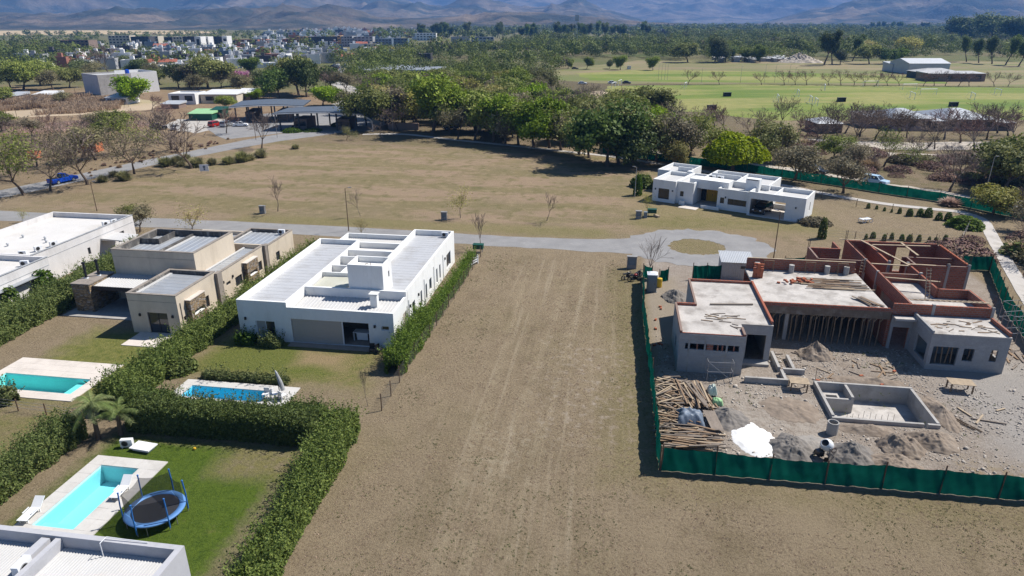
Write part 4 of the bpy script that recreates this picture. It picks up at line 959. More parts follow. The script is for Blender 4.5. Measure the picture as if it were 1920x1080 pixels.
    for u0, u1, z0, z1 in ((29.75, 31.9, .55, 2.35), (32.35, 33.25, 1.05, 2.3), (34.6, 35.2, 1.15, 2.3)):
        n = 5 if u1 - u0 > 1.5 else 2
        for i in range(n):
            u = u0 + (u1 - u0) * (i + .5) / n
            b = SB(); b.bar((u + random.uniform(-.1, .1), 61.2, z0 - .5), (u + random.uniform(-.15, .15), 61.3, z1 + .3), .09); b.build('inner_prop', 'timber', h)
    for q in ((29.7, 35.7, 64.3, 64.5, 3.4), (7.1, 12.2, 62.5, 62.6, 3.6), (12.6, 15.1, 67.5, 67.6, 3.6)): b = SB(); b.box(*q[:4], 0, q[4]); b.build('inner_wall', 'gray_block', h)
    # open-topped brick rooms
    WL_ = [('x', 27.45, 36.3, 65.0, 65.2, 0, 4.65, [(27.7, 29.2, 0, 2.3)]), ('y', 65.2, 70.0, 36.1, 36.3, 0, 4.62, []), ('x', 33.4, 36.1, 69.8, 70.0, 0, 4.6, []), ('y', 70.0, 77.6, 33.2, 33.4, 0, 4.58, [(72, 73.2, 0, 2.3)]),
           ('y', 65.2, 78.2, 28.9, 29.1, 3.3, 4.7, []), ('y', 78.2, 85.8, 28.9, 29.1, 0, 4.7, []), ('y', 77.8, 85.6, 31.3, 31.5, 0, 4.55, []), ('x', 29.1, 39.5, 85.6, 85.8, 0, 4.6, [(35, 36.6, .9, 4.0)]),
           ('y', 77.8, 85.6, 39.5, 39.7, 0, 4.5, [(81, 82.3, .9, 2.2)]), ('x', 33.4, 39.7, 77.6, 77.8, 0, 4.5, []), ('x', 33.9, 39.5, 80.9, 81.1, 0, 4.3, []), ('y', 77.8, 80.9, 34.3, 34.5, 0, 4.3, []),
           ('x', 23.8, 28.9, 78.2, 78.4, 0, 4.5, []), ('y', 78.4, 82.7, 23.8, 24.0, 0, 4.5, []), ('x', 24.0, 27.4, 82.5, 82.7, 0, 4.45, []), ('y', 82.7, 85.6, 27.4, 27.6, 0, 4.4, []), ('x', 29.1, 33.2, 74.2, 74.4, 3.4, 4.5, []), ('y', 75.6, 78.2, 27.0, 27.2, 0, 4.3, [])]
    for w in WL_:
        b = SB(); b.wall(*w); b.build('brick_wall', 'red_brick', h)
    for u, w in ((30.9, 65.0), (36.1, 64.98), (28.85, 74.1), (28.85, 78.1), (33.15, 77.55), (37.4, 77.58), (39.5, 77.58), (33.2, 74.15), (31.25, 77.75)):
        b = SB(); b.box(u - .004, u + .256, w - .004, w + .256, 0, 4.74); b.build('column', 'concrete', h)
    b = SB(); b.box(29.12, 36.08, 65.22, 69.78, 3.45, 3.6); b.box(29.12, 33.18, 69.8, 74.2, 3.4, 3.55); b.build('floor_slab', 'concrete_pale', h)
    b = SB()
    for a, c in (((29, 72.2, 4.75), (34.2, 71.6, 4.75)), ((27.0, 75.5, 5.15), (15.6, 75.5, 5.15))): b.bar(a, c, .22, .05)
    for a, c in (((28.2, 85.6, 4.75), (30.6, 85.5, 4.75)), ((30.6, 85.4, 4.8), (33.0, 76.6, 4.75)), ((31.5, 84.0, 4.7), (38.2, 84.4, 4.7)), ((29.0, 76.6, 4.75), (32.8, 76.4, 4.75)), ((33, 77, 4.75), (36, 77.2, 4.65)), ((35.3, 85.6, 4.65), (35.5, 80.8, 4.6))): b.bar(a, c, .25, .06)
    b.build('scaffold_board', 'timber_pale', h)
    b = SB()
    for i in range(13): b.bar((29.6 + i * .5, 66.3 + .02 * i, 4.72), (29.95 + i * .5, 66.1 + .02 * i, 4.75), .14, .04)
    b.bar((29.3, 66.2, 4.68), (36.4, 66.3, 4.68), .22, .05); b.build('scaffold_board', 'timber_pale', h)
    b = SB()
    for u, w, z in ((23.9, 78.3, 4.5), (23.9, 82.6, 4.5), (29, 85.7, 4.7), (28.9, 82, 4.7), (39.6, 85.7, 4.6), (39.6, 77.7, 4.5), (37.5, 77.7, 4.5), (31.4, 78, 4.5), (36.2, 65.1, 4.7), (33.3, 70, 4.6)):
        for dx, dy in ((.07, .07), (-.07, .07), (.07, -.07), (-.07, -.07)): b.bar((u + dx, w + dy, z), (u + dx * 1.3, w + dy, z + random.uniform(.7, 1.3)), .025)
    for (a, c) in (((23.9, 78.3), (28.9, 78.3)), ((28.95, 78.2), (28.95, 85.7)), ((31.4, 85.6), (39.5, 85.7)), ((39.6, 78), (39.6, 85.7)), ((33.4, 77.7), (39.5, 77.7))):
        for dz in (.25, .45): b.bar((a[0], a[1], 4.55 + dz), (c[0], c[1], 4.55 + dz), .022)
    b.build('rebar', 'rebar', h)
    for u, w in ((16.6, 75.2), (20.2, 74.8), (24.0, 75.0), (26.0, 75.0)):
        b = SB(); b.lathe([(.28, 3.84), (.28, 4.75), (.24, 4.76)], 14, (u, w, 0)); b.build('cement_drum', 'concrete', h)
    # low foundation walls in front of the porch
    b = SB()
    for x0, x1, y0, y1, z in ((12.6, 16.3, 55.7, 55.95, .55), (16.0, 16.25, 55.95, 57.8, .5), (16.3, 18.2, 57.9, 58.15, .5), (15.9, 16.15, 58.2, 61.5, .5), (17.2, 17.45, 58.15, 61.0, .45)): b.box(x0, x1, y0, y1, 0, z)
    b.build('foundation_wall', 'concrete', h)
    return h
unfinished_house()
# timber props under the slab
def prop_proto():
    r = thing('timber_prop', 'thin timber prop', 'prop')
    b = MB(); b.tube([(0, 0, 0), (.03, .01, 1.5), (-.02, 0, 3.0)], [.055, .05, .045], 5); b.build('pole', 'timber', r)
    b = MB(); b.bar((-.35, 0, 3.02), (.35, 0, 3.02), .09, .05); b.bar((0, 0, 2.55), (.28, 0, 3.0), .05); b.build('head', 'timber_pale', r)
    return Proto(r)
PP = prop_proto()
for row, w in enumerate((65.15, 66.9, 68.8)):
    for i in range(19 if row == 0 else 16):
        u = 15.9 + i * (.6 if row == 0 else .7) + random.uniform(-.12, .12)
        if abs(u - 17.95) < .25: continue
        PP.place(LT(u, w + random.uniform(-.1, .1)), -LOT + random.uniform(-.3, .3), 1.0, 'thin timber prop in the rows holding up the unfinished slab', 'timber props under the slab')
def ladder(loc, rz, L, lean, label):
    r = thing('ladder', label, 'ladder', loc, rz)
    b = MB()
    for x in (-.2, .2): b.bar((x, 0, 0), (x, lean, L), .06)
    b.build('rails', 'timber_pale', r); n = int(L / .32)
    for i in range(n):
        t = (i + .7) / (n + .4); b = MB(); b.bar((-.26, lean * t - .03, L * t), (.26, lean * t - .03, L * t), .05); b.build('rung', 'timber_pale', r)
ladder(LT(32.3, 69.5, 3.6), -LOT + .1, 3.0, .9, 'wooden ladder standing among the open brick rooms')
ladder(LT(28.0, 76.2, 2.2), -LOT - .4, 3.0, .9, 'wooden ladder leaning on the brick wall beside the slab')
def trestle(u, w, z):
    r = thing('trestle', 'wooden trestle under the scaffold boards at the back of the slab', 'trestle', LT(u, w, z), -LOT, 'trestles on the slab')
    b = MB()
    for s in (-.5, .5):
        for k in (-.25, .25): b.bar((s, k, 0), (s, k * .3, 1.2), .05)
    b.build('legs', 'timber', r); b = MB(); b.bar((-.55, 0, 1.22), (.55, 0, 1.22), .08); b.build('top_bar', 'timber', r)
for u in (17.8, 22.2, 25.6): trestle(u, 75.0, 3.85)

# loose planks: on the slabs, in the timber heap, on the soil
PL_MESH = []
for k, mt in enumerate(('timber', 'timber_gray', 'timber_dark', 'timber_pale')):
    b = MB(); b.box(-.5, .5, -.5, .5, 0, 1); me = b.build('plank', mt).data; PL_MESH.append(me); bpy.data.objects.remove(bpy.data.objects['plank'])
def plank(u, w, z, L, wd, th, ang, label, group, mat=None, tilt=0.0):
    o = bpy.data.objects.new('plank', PL_MESH[random.choice((0, 0, 1, 1, 3)) if mat is None else mat]); COL.objects.link(o)
    o.location = LT(u, w, z); o.rotation_euler = (random.uniform(-.05, .05), tilt, -LOT + ang); o.scale = (L, wd, th)
    return tag(o, label, 'plank', group)
GH = 'planks in the timber heap'
for i in range(78): plank(random.uniform(5.5, 8.3), random.uniform(44.3, 47.2), .02 + (i / 78) * .6 * random.uniform(.6, 1), random.uniform(1.8, 3.4), random.uniform(.08, .17), .06, random.gauss(.02, .16), 'weathered plank lying crossways at the front of the timber heap', GH)
for i in range(56):
    u = random.uniform(6.6, 9.2); plank(u, 52.4 + random.uniform(-.5, .5), .03 + random.uniform(0, .55), random.uniform(2.6, 4.4), random.uniform(.09, .16), .06, math.pi / 2 + .2 + random.gauss(0, .08), 'long plank lying lengthways at the back right of the timber heap', GH)
for i in range(80): plank(random.uniform(5.2, 7.0), random.uniform(47.5, 55.2), .03 + random.uniform(0, .5), random.uniform(1.2, 2.8), random.uniform(.07, .15), .06, random.uniform(-.9, .9), 'short weathered plank tossed against the left fence in the timber heap', GH)
for i in range(15): plank(random.uniform(9.3, 12.3), random.uniform(58.8, 62.0), 3.88, random.uniform(.5, 1.8), random.uniform(.06, .12), .04, random.gauss(0, .35), 'small offcut scattered on the left concrete roof slab', 'offcuts on the left slab')
plank(12.3, 64.3, 3.9, 4.2, .2, .1, .14, 'long dark plank lying alone on the left concrete roof slab', None, 1)
for i in range(30): plank(random.uniform(21.5, 26.3), 70.2 + (i % 6) * .55 + random.uniform(-.1, .1), 3.86 + random.uniform(0, .12), random.uniform(2.2, 4.5), random.uniform(.1, .2), .06, random.gauss(.02, .04), 'plank in the neat rows lying on the middle slab', 'planks on the middle slab')
for i in range(9): plank(25.2 + i * .14, 66.9 + random.uniform(-.2, .2), 3.88 + random.uniform(0, .2), random.uniform(1.8, 2.6), .16, .05, 2.1 + random.gauss(0, .12), 'plank in the small slanted bundle near the front edge of the slab', 'slanted planks at the slab edge')
for i in range(26): plank(random.uniform(30.2, 35.2), random.uniform(61.3, 64), 3.64, random.uniform(.3, 1.2), random.uniform(.05, .12), .04, random.uniform(-.8, .8), 'offcut lying on the right concrete roof slab', 'offcuts on the right slab')
for u, w, L, a in ((28.2, 51.9, 3.4, -.95), (28.7, 51.6, 3.3, -1.0)): plank(u, w, .05, L, .09, .08, a, 'one of two dark parallel poles lying right of the pool shell', 'two dark poles', 2)
for u, w, L, a, m in ((30.3, 52.2, 1.8, .9, 3), (30.9, 52.0, 2.4, -.2, 1), (29.6, 53.2, 1.4, -1.2, 3), (32.7, 54.0, 1.0, .5, 3)): plank(u, w, .05, L, .14, .06, a, 'crossed offcut plank on the pale gravel right of the pool shell', 'offcuts on the gravel', m)
for i in range(34): plank(random.uniform(16.5, 28), random.uniform(57.2, 62.5), .03, random.uniform(.4, 2.2), random.uniform(.06, .16), .06, random.uniform(-1.5, 1.5), 'loose offcut plank on the trampled soil before the unfinished house', 'offcuts on the soil')
for i in range(16): plank(random.uniform(36.8, 40), random.uniform(62, 70), .04, random.uniform(1, 2.6), random.uniform(.08, .16), .06, random.uniform(.8, 2.2), 'loose plank on the ground right of the gray block wing', 'planks beside the right wing')
o = bpy.data.objects.new('plywood_sheet', PL_MESH[1]); COL.objects.link(o); o.location = LT(9.0, 48.4, .35); o.rotation_euler = (.12, -.08, -LOT + 1.75); o.scale = (2.6, 1.0, .03); tag(o, 'gray brown plywood sheet leaning on the timber heap', 'plywood')
# tarp over part of the heap
def crumple(name, label, cat, u, w, lx, ly, h, mat, seed, z0=.05, n=22):
    xs = np.linspace(-1, 1, n); X, Y = np.meshgrid(xs, xs); r = np.clip(1.05 - np.maximum(np.abs(X), np.abs(Y)) ** 3, 0, 1)
    Z = z0 + h * r * (.55 + .9 * fbm(X * 2.2 + seed, Y * 2.2, 4, seed)) + .1 * h * np.abs(np.sin(X * 7 + Y * 4 + seed))
    wob = .12 * (fbm(X * 2, Y * 2, 3, seed + 5) - .5)
    V = np.stack([(X + wob) * lx, (Y - wob) * ly, Z * 1.0], -1).reshape(-1, 3); idx = np.arange(n * n).reshape(n, n)
    Fc = np.stack([idx[:-1, :-1], idx[:-1, 1:], idx[1:, 1:], idx[1:, :-1]], -1).reshape(-1, 4)
    o = np_mesh(name, V, Fc, mat); o.location = LT(u, w); o.rotation_euler = (0, 0, -LOT); return tag(o, label, cat)
crumple('tarpaulin', 'crumpled blue gray tarpaulin on the timber heap', 'tarpaulin', 7.2, 48.7, 1.15, .95, .75, 'tarp_gray', 3)
crumple('plastic_bag', 'pale green plastic sheeting bundle beside the timber heap', 'plastic sheet', 9.5, 53.2, .42, .45, .8, 'plastic_pale', 6)
crumple('plastic_bag', 'bright light green plastic bag next to the long planks', 'plastic bag', 9.75, 51.6, .45, .42, .5, 'plastic_green', 9)

# heaps of sand and soil
def heap(name, label, cat, u, w, ru, rw, h, mat, seed, rot=0.0, n=44, sharp=1.0, flat=None):
    a = np.linspace(0, 2 * math.pi, 2 * n, endpoint=False); r = np.linspace(0, 1, n); A, R = np.meshgrid(a, r)
    edge = 1 + .5 * (fbm(np.cos(A) * 1.6 + seed, np.sin(A) * 1.6, 3, seed) - .5) + .22 * (fbm(np.cos(A) * 7 + seed, np.sin(A) * 7, 3, seed + 1) - .5)
    X = np.cos(A) * R * ru * edge; Y = np.sin(A) * R * rw * edge
    P = np.clip(1 - R, 0, 1) ** sharp
    if flat: P = np.minimum(P, flat) / flat
    Z = h * P * (.4 + 1.2 * fbm(X * 1.1 + seed, Y * 1.1, 4, seed + 2)) + .22 * h * (fbm(X * 3.2, Y * 4, 3, seed + 4) - .4) * (R < .97) - .02 * (R > .99)
    V = np.stack([X, Y, Z], -1).reshape(-1, 3); m = 2 * n; idx = np.arange(n * m).reshape(n, m); j = np.roll(idx, -1, 1)
    Fc = np.stack([idx[:-1], idx[1:], j[1:], j[:-1]], -1).reshape(-1, 4)
    o = np_mesh(name, V, Fc, mat, smooth=True); o.location = LT(u, w, .004); o.rotation_euler = (0, 0, -LOT + rot); return tag(o, label, cat)
heap('lime_heap', 'flat bright white lime patch behind the front fence', 'lime', 11.9, 46.6, 1.75, 2.15, .10, 'lime_powder', 2, flat=.25)
heap('sand_heap', 'dark gray sand heap left of and behind the white lime', 'sand', 10.3, 49.4, 1.7, 1.9, .8, 'sand_dark', 4)
heap('sand_heap', 'dark gray sand heap right of the white lime', 'sand', 14.4, 45.6, 1.7, 2.2, 1.0, 'sand_dark', 5)
heap('sand_heap', 'pale gray sand spread behind the cement mixer', 'sand', 16.0, 46.6, 1.9, 1.3, .3, 'sand_gray', 6)
heap('sand_heap', 'dark hollowed sand heap right of the cement mixer', 'sand', 18.6, 45.3, 1.9, 1.9, 1.15, 'sand_dark', 7)
heap('sand_heap', 'broad brown gray sand heap close to the front fence', 'sand', 21.3, 44.6, 2.1, 1.5, .9, 'soil_pile', 8)
heap('soil_heap', 'soil heap in front of the pool shell notch', 'soil', 22.6, 47.3, 1.7, 1.7, 1.15, 'soil_pile', 9)
heap('soil_heap', 'dark soil heap in front of the pool shell right corner', 'soil', 25.3, 48.3, 1.9, 1.5, 1.0, 'soil_pile', 10)
heap('soil_heap', 'long low soil bank along the pool shell front', 'soil', 20.8, 49.3, 2.2, .8, .5, 'soil_pile', 11)
heap('soil_heap', 'loose soil bank on the right side of the pool shell', 'soil', 27.6, 52.6, 1.0, 2.8, .6, 'soil_pile', 12)
heap('soil_heap', 'pointed brown soil heap before the propped slab', 'soil', 20.2, 62.2, 1.7, 1.5, 1.3, 'soil_pile', 13)
heap('soil_heap', 'soil bank behind the pool shell', 'soil', 23.5, 57.5, 3.4, .9, .45, 'soil_pile', 14)
heap('sand_heap', 'gray sand heap by the rear corner of the left block', 'sand', 8.0, 75.2, 1.5, 2.0, 1.15, 'sand_dark', 15)
heap('soil_heap', 'flat pale soil mound left of the pool shell', 'soil', 15.6, 51.5, 2.4, 2.2, .35, 'soil_pile', 16)
# rubble spread over the soil: nobody could count it
def rubble():
    n = 11000; u = RNG.uniform(5.2, 43, n); w = RNG.uniform(42.4, 64.5, n)
    d = fbm(u * .35, w * .35, 3, 3); keep = (d > .44 + RNG.uniform(-.1, .12, n)) & ~((u > 18.2) & (u < 26.9) & (w > 50) & (w < 56.6)) & ~((u > 6.5) & (u < 15.6) & (w > 56.8)) & ~((u > 29) & (w > 60.5) & (u < 36.3))
    u, w = u[keep], w[keep]; k = len(u); s = RNG.gamma(1.3, .02, k) + .012
    base = np.array([[-1, -1, -.3], [1, -1, -.3], [1, 1, -.3], [-1, 1, -.3], [-.7, -.8, .8], [.8, -.6, .6], [.6, .8, .9], [-.8, .7, .5]])
    V = base[None] * s[:, None, None] * RNG.uniform(.6, 1.4, (k, 8, 3)); th = RNG.uniform(0, 6.28, k)
    c, q = np.cos(th)[:, None], np.sin(th)[:, None]; X = V[..., 0] * c - V[..., 1] * q + u[:, None]; Y = V[..., 0] * q + V[..., 1] * c + w[:, None]
    V = np.stack([X - 20, Y - 50, V[..., 2] + .02], -1).reshape(-1, 3)
    f = np.array([[0, 3, 2, 1], [4, 5, 6, 7], [0, 1, 5, 4], [1, 2, 6, 5], [2, 3, 7, 6], [3, 0, 4, 7]]); Fc = (f[None] + np.arange(k)[:, None, None] * 8).reshape(-1, 4)
    o = np_mesh('rubble', V, Fc, 'rubble'); o.location = LT(20, 50); o.rotation_euler = (0, 0, -LOT); tag(o, 'small stones and rubble spread over the building site soil', 'rubble', kind='stuff')
rubble()
# concrete pool shell
def pool_shell():
    u0, u1, w0, w1 = POOL_D; cu, cw = (u0 + u1) / 2, (w0 + w1) / 2
    r = thing('pool_shell', 'unfinished concrete swimming pool shell on the building site', 'pool', LT(cu, cw), -LOT)
    X0, X1, Y0, Y1 = u0 - cu, u1 - cu, w0 - cw, w1 - cw; T = .22
    b = MB(); b.wall('x', X0, X1, Y0, Y0 + T, -1.3, .32, [(3.0 - .15, 3.0 + .15, -.2, .33)]); b.wall('x', X0, X1, Y1 - T, Y1, -1.3, .42); b.wall('y', Y0 + T, Y1 - T, X0, X0 + T, -1.3, .45); b.wall('y', Y0 + T, Y1 - T, X1 - T, X1, -1.3, .38)
    b.build('shell_wall', 'concrete', r)
    b = MB(); b.box(X0 + T, X1 - T, Y0 + T, Y1 - T, -1.35, -1.2); b.build('shell_floor', 'concrete_pale', r)
    b = MB(); b.box(X0 + 2.5, X0 + 2.72, Y1 - 2.4, Y1 - T, -1.2, .36); b.box(X0 + T, X0 + 2.5, Y1 - 2.4, Y1 - 2.2, -1.2, .1); b.build('inner_wall', 'concrete', r)
    b = MB(); b.wall('x', X0 + T, X0 + 2.5, Y1 - 2.2, Y1 - T, -.55, -.4, []); b.build('ledge', 'concrete_pale', r)
    b = MB(); b.box(X0 + .9, X0 + 1.8, Y1 - 1.5, Y1 - .9, -.399, -.39); b.build('sump', 'dark_frame', r)
    b = MB()
    for i in range(9): x = X0 + 1.2 + i * .45 + random.uniform(-.1, .1); b.bar((x, Y0 + .4, -1.2), (x, Y0 + .4, random.uniform(.5, .9)), .02)
    b.bar((X0 + .1, Y1 - .1, .4), (X0 + .1, Y1 - .1, 1.6), .03); b.build('rebar', 'rebar', r)
pool_shell()
heap('soil_heap', 'small soil heap inside the concrete pool shell', 'soil', 21.9, 51.6, 1.0, .6, .5, 'soil_pile', 18).location.z = -1.2
# concrete pipe, mixer, work table, scaffold frame, drum
b = MB(); b.lathe([(.42, 0), (.42, 1.0), (.34, 1.0), (.34, .3)], 20, cap=False); tag(b.build('concrete_pipe', 'concrete', None, LT(18.0, 48.5), 0), 'short upright concrete pipe by the near left corner of the pool shell', 'pipe')
def mixer():
    r = thing('cement_mixer', 'small white drum cement mixer behind the green fence', 'cement mixer', LT(16.6, 45.1), -LOT + .4)
    b = MB(); b.lathe([(.0, -.42), (.26, -.40), (.46, -.15), (.46, .12), (.27, .50), (.25, .5), (.43, .1), (.3, -.2)], 20, cap=False); d = b.build('drum', 'white_paint', r, smooth=True); d.location = (0, 0, 1.05); d.rotation_euler = (.3, -.75, 0)
    b = MB(); b.lathe([(.24, .47), (.0, .46)], 16, cap=False); m = b.build('drum_mouth', 'black_plastic', d)
    b = MB()
    for y in (-.5, .5): b.bar((-.1, y, 0), (-.1, y, 1.1), .07); b.bar((.6, y, .05), (-.1, y, .7), .06)
    b.bar((-.1, -.5, 1.05), (-.1, .5, 1.05), .06); b.bar((.6, -.5, .1), (.6, .5, .1), .06); b.build('frame', 'steel_gray', r)
    for y in (-.58, .52):
        b = MB(); b.lathe([(.2, 0), (.2, .07), (.05, .08)], 14); o = b.build('wheel', 'tire', r); o.rotation_euler = (-math.pi / 2, 0, 0); o.location = (-.35, y, .2)
    b = MB(); b.box(-.75, -.3, -.25, .25, .3, .7); b.build('motor_box', 'dark_paint', r)
    b = MB(); b.lathe([(.22, 0), (.22, .03), (.17, .03)], 14, cap=False); o = b.build('tilt_wheel', 'steel_rust', r); o.rotation_euler = (math.pi / 2, 0, 0); o.location = (.15, -.58, .95)
mixer()
def work_table(u, w, lab, L=2.0):
    r = thing('work_table', lab, 'table', LT(u, w), -LOT - .05)
    for i in range(5):
        b = MB(); b.box(-L / 2, L / 2, -.6 + i * .24, -.38 + i * .24, .82 + random.uniform(0, .02), .87); b.build('tabletop_board', 'timber_pale', r)
    for x in (-L / 2 + .1, L / 2 - .2):
        for y in (-.5, .4):
            b = MB(); b.box(x, x + .1, y, y + .1, 0, .82); b.build('leg', 'timber', r)
work_table(30.8, 57.0, 'rough wooden work table on the pale gravel before the right wing')
work_table(17.0, 55.2, 'low plank bench frame before the foundation walls', 1.6)
def scaffold_frame(u, w, rz, lab, wd=2.2, h=1.9, dp=.9):
    r = thing('scaffold', lab, 'scaffold', LT(u, w), -LOT + rz)
    for x in (-wd / 2, wd / 2):
        for y in (-dp / 2, dp / 2):
            b = MB(); b.tube([(x, y, 0), (x, y, h)], .03); b.build('upright', 'steel_gray', r)
    b = MB()
    for z in (h * .5, h):
        for y in (-dp / 2, dp / 2): b.tube([(-wd / 2, y, z), (wd / 2, y, z)], .025)
        for x in (-wd / 2, wd / 2): b.tube([(x, -dp / 2, z), (x, dp / 2, z)], .025)
    b.tube([(-wd / 2, -dp / 2, h), (wd / 2, -dp / 2, .1)], .02); b.build('brace', 'steel_gray', r)
scaffold_frame(10.4, 56.0, .05, 'thin steel scaffold frame before the left block wall')
scaffold_frame(39.6, 66.8, .3, 'tall steel scaffold beside the right green fence', 2.2, 3.6, 1.2)
scaffold_frame(41.0, 70.2, .3, 'rear steel scaffold beside the right green fence', 1.8, 3.4, 1.2)
# stack of bricks at the corner of the slab, one by one
k = 0
for zi in range(9):
    for i in range(3):
        for j in range(2):
            if zi > 5 and random.random() < .35: continue
            o = bpy.data.objects.get('brick_unit_mesh')
            if k == 0: b = MB(); b.box(-.165, .165, -.09, .09, 0, .175); bo = b.build('brick', 'red_clay'); BRICK = bo.data; bpy.data.objects.remove(bo)
            o = bpy.data.objects.new('brick', BRICK); COL.objects.link(o); o.location = LT(15.9 + i * .35 + random.uniform(-.02, .02), 72.6 + j * .2, 3.84 + zi * .18); o.rotation_euler = (0, 0, -LOT + random.uniform(-.1, .1))
            tag(o, 'orange red hollow brick in the tall stack on the slab corner', 'brick', 'bricks in the slab corner stack'); k += 1
for i in range(34):
    o = bpy.data.objects.new('brick', BRICK); COL.objects.link(o); o.location = LT(random.gauss(20.6, .8), random.gauss(72.0, .45), 3.84 + random.choice((0, 0, .17))); o.rotation_euler = (0, 0, random.uniform(0, 3)); tag(o, 'orange red hollow brick in the loose scatter on the middle slab', 'brick', 'bricks scattered on the slab')
for i in range(24):
    o = bpy.data.objects.new('brick', BRICK); COL.objects.link(o); o.location = LT(38.2 + random.uniform(-.5, .5), 77.9 + random.uniform(0, 4), 4.5); o.rotation_euler = (0, 0, random.uniform(0, 3)); tag(o, 'orange red hollow brick left on top of the rear brick rooms', 'brick', 'bricks on the rear walls')
    o.location = LT(39.6, 78.2 + i * .3, 4.5)
for i in range(14):
    o = bpy.data.objects.new('brick', BRICK); COL.objects.link(o); o.location = LT(random.uniform(4.9, 6.5) if i % 2 else random.uniform(14, 28), random.uniform(62, 75) if i % 2 else random.uniform(56.5, 60), 0); o.rotation_euler = (0, 0, random.uniform(0, 3)); tag(o, 'stray red brick lying on the site soil', 'brick', 'stray bricks on the soil')

# ------------------------------------------------------------------ green shade cloth fences
POST_MESH = {}
def cloth_fence(label, pts, h=1.85, gap=3.6, post='post_wood', seed=1, sag=.1, name='shade_cloth_fence', over=.35, lab_cat='fence'):
    P = [Vector((p[0], p[1], 0)) for p in pts]; base = P[0]
    r = thing(name, label, lab_cat, base, 0); rnd = random.Random(seed)
    posts = []
    for a, c in zip(P, P[1:]):
        n = max(1, round((c - a).length / gap))
        for i in range(n): posts.append(a.lerp(c, i / n))
    posts.append(P[-1])
    tops = [h + rnd.uniform(-.08, .1) for _ in posts]
    for i, p in enumerate(posts):
        q = p - base; b = MB(); lean = Vector((rnd.uniform(-.06, .06), rnd.uniform(-.06, .06), 0)); b.tube([q, q + lean + Vector((0, 0, tops[i] + rnd.uniform(.5, 1.3) * over))], [.06, .05], 6); b.build('post', post, r)
    for i in range(len(posts) - 1):
        a, c = posts[i] - base, posts[i + 1] - base; d = c - a; nrm = Vector((d.y, -d.x, 0)).normalized(); nx, nz = 22, 8; vs = []; ph = rnd.uniform(0, 9)
        for k in range(nz + 1):
            for j in range(nx + 1):
                t = j / nx; s = k / nz; top = tops[i] * (1 - t) + tops[i + 1] * t - sag * math.sin(math.pi * t) * rnd.uniform(.9, 1.1)
                off = .035 + .16 * math.sin(math.pi * t) * math.sin(math.pi * min(1, s * 1.05)) * math.sin(ph) + .05 * math.sin(t * 13 + ph + 3 * s) * math.sin(math.pi * t) + .03 * math.sin(t * 31 + s * 5 + ph * 2)
                q = a + d * t + nrm * (off + .03 * (float(vnoise(t * 9 + ph, s * 3, seed)) - .5)); vs.append((q.x, q.y, .03 + (top - .03) * s))
        b = MB(); b.add(vs, [(k * (nx+1) + j, k * (nx+1) + j + 1, (k+1) * (nx+1) + j + 1, (k+1) * (nx+1) + j) for k in range(nz) for j in range(nx)]); b.build('cloth_panel', 'shade_cloth', r, smooth=True)
    return r
cloth_fence('green shade cloth fence along the front of the building site', [LT(4.6, 41.7), LT(38, 42.0)], 1.9, 3.55, seed=2)
cloth_fence('green shade cloth fence on the left side of the building site', [LT(4.45, 79.5), LT(4.2, 68), LT(4.45, 55), LT(4.5, 41.75)], 1.95, 3.4, seed=3, over=.15)
cloth_fence('green shade cloth fence on the right side of the building site', [LT(48.6, 90.3), LT(43.4, 75.2), LT(40.8, 63), LT(39, 52)], 1.95, 3.2, seed=4)
cloth_fence('short green fence piece behind the brick rooms at the far right corner', [LT(45.0, 90.1), LT(48.5, 90.35)], 1.9, 2.4, seed=5)
cloth_fence('short green fence piece left of the corrugated site shed', [W(1298, 524), W(1350, 523)], 1.8, 2.2, seed=6)
cloth_fence('short green fence piece right of the corrugated site shed', [W(1413, 512), W(1470, 506), W(1506, 503)], 1.6, 2.6, seed=7)
cloth_fence('small green fence flap beside the portable toilet', [W(1206, 520), W(1222, 527)], 1.7, 2, seed=8)
cloth_fence('small green fence corner right of the portable toilet', [W(1236, 530), W(1252, 526)], 1.6, 2, seed=9)
FAR_F = [W(1215, 299), W(1330, 313), W(1400, 322), W(1500, 338), W(1580, 350), W(1647, 361), W(1700, 369), W(1760, 378), W(1820, 390), W(1935, 415)]
cloth_fence('long green shade cloth fence behind the house with yellow door', [W(1130, 287)] + FAR_F, 1.7, 4.5, seed=10)

# site shed, toilet, barrels, motorcycles
def site_shed():
    r = thing('site_shed', 'small corrugated metal shed at the back of the building site', 'shed', LT(14.0, 81.9), -LOT)
    b = MB(); b.ribs(0, 3.5, 0, 0, 0, 2.3, .18, .03, 'y'); b.v = [(x, -.03 + (z if False else 0) + 0 * y, z) for x, y, z in b.v]
    b = MB()
    n = 26
    def sheet(p0, p1, za0, za1):
        vs = []
        for i in range(n + 1):
            t = i / n; o = .03 * (i % 2); d = Vector((p1[1] - p0[1], p0[0] - p1[0])).normalized()
            x = p0[0] + (p1[0] - p0[0]) * t + d.x * o; y = p0[1] + (p1[1] - p0[1]) * t + d.y * o; vs += [(x, y, 0), (x, y, za0 + (za1 - za0) * t)]
        b.add(vs, [(2*i, 2*i+2, 2*i+3, 2*i+1) for i in range(n)])
    sheet((0, 0), (3.5, 0), 2.35, 2.35); sheet((3.5, 0), (3.5, 2.8), 2.35, 2.75); sheet((0, 2.8), (0, 0), 2.75, 2.35); sheet((3.5, 2.8), (0, 2.8), 2.75, 2.75)
    b.build('wall', 'zinc', r)
    b = MB(); b.ribs(-.2, 3.75, -.2, 3.0, 2.36, 2.82, .2, .03, 'y'); b.build('roof', 'zinc_pale', r)
    b = MB(); b.box(2.2, 3.1, -.05, -.035, 1.55, 1.9); b.build('window', 'window_dark', r)
site_shed()
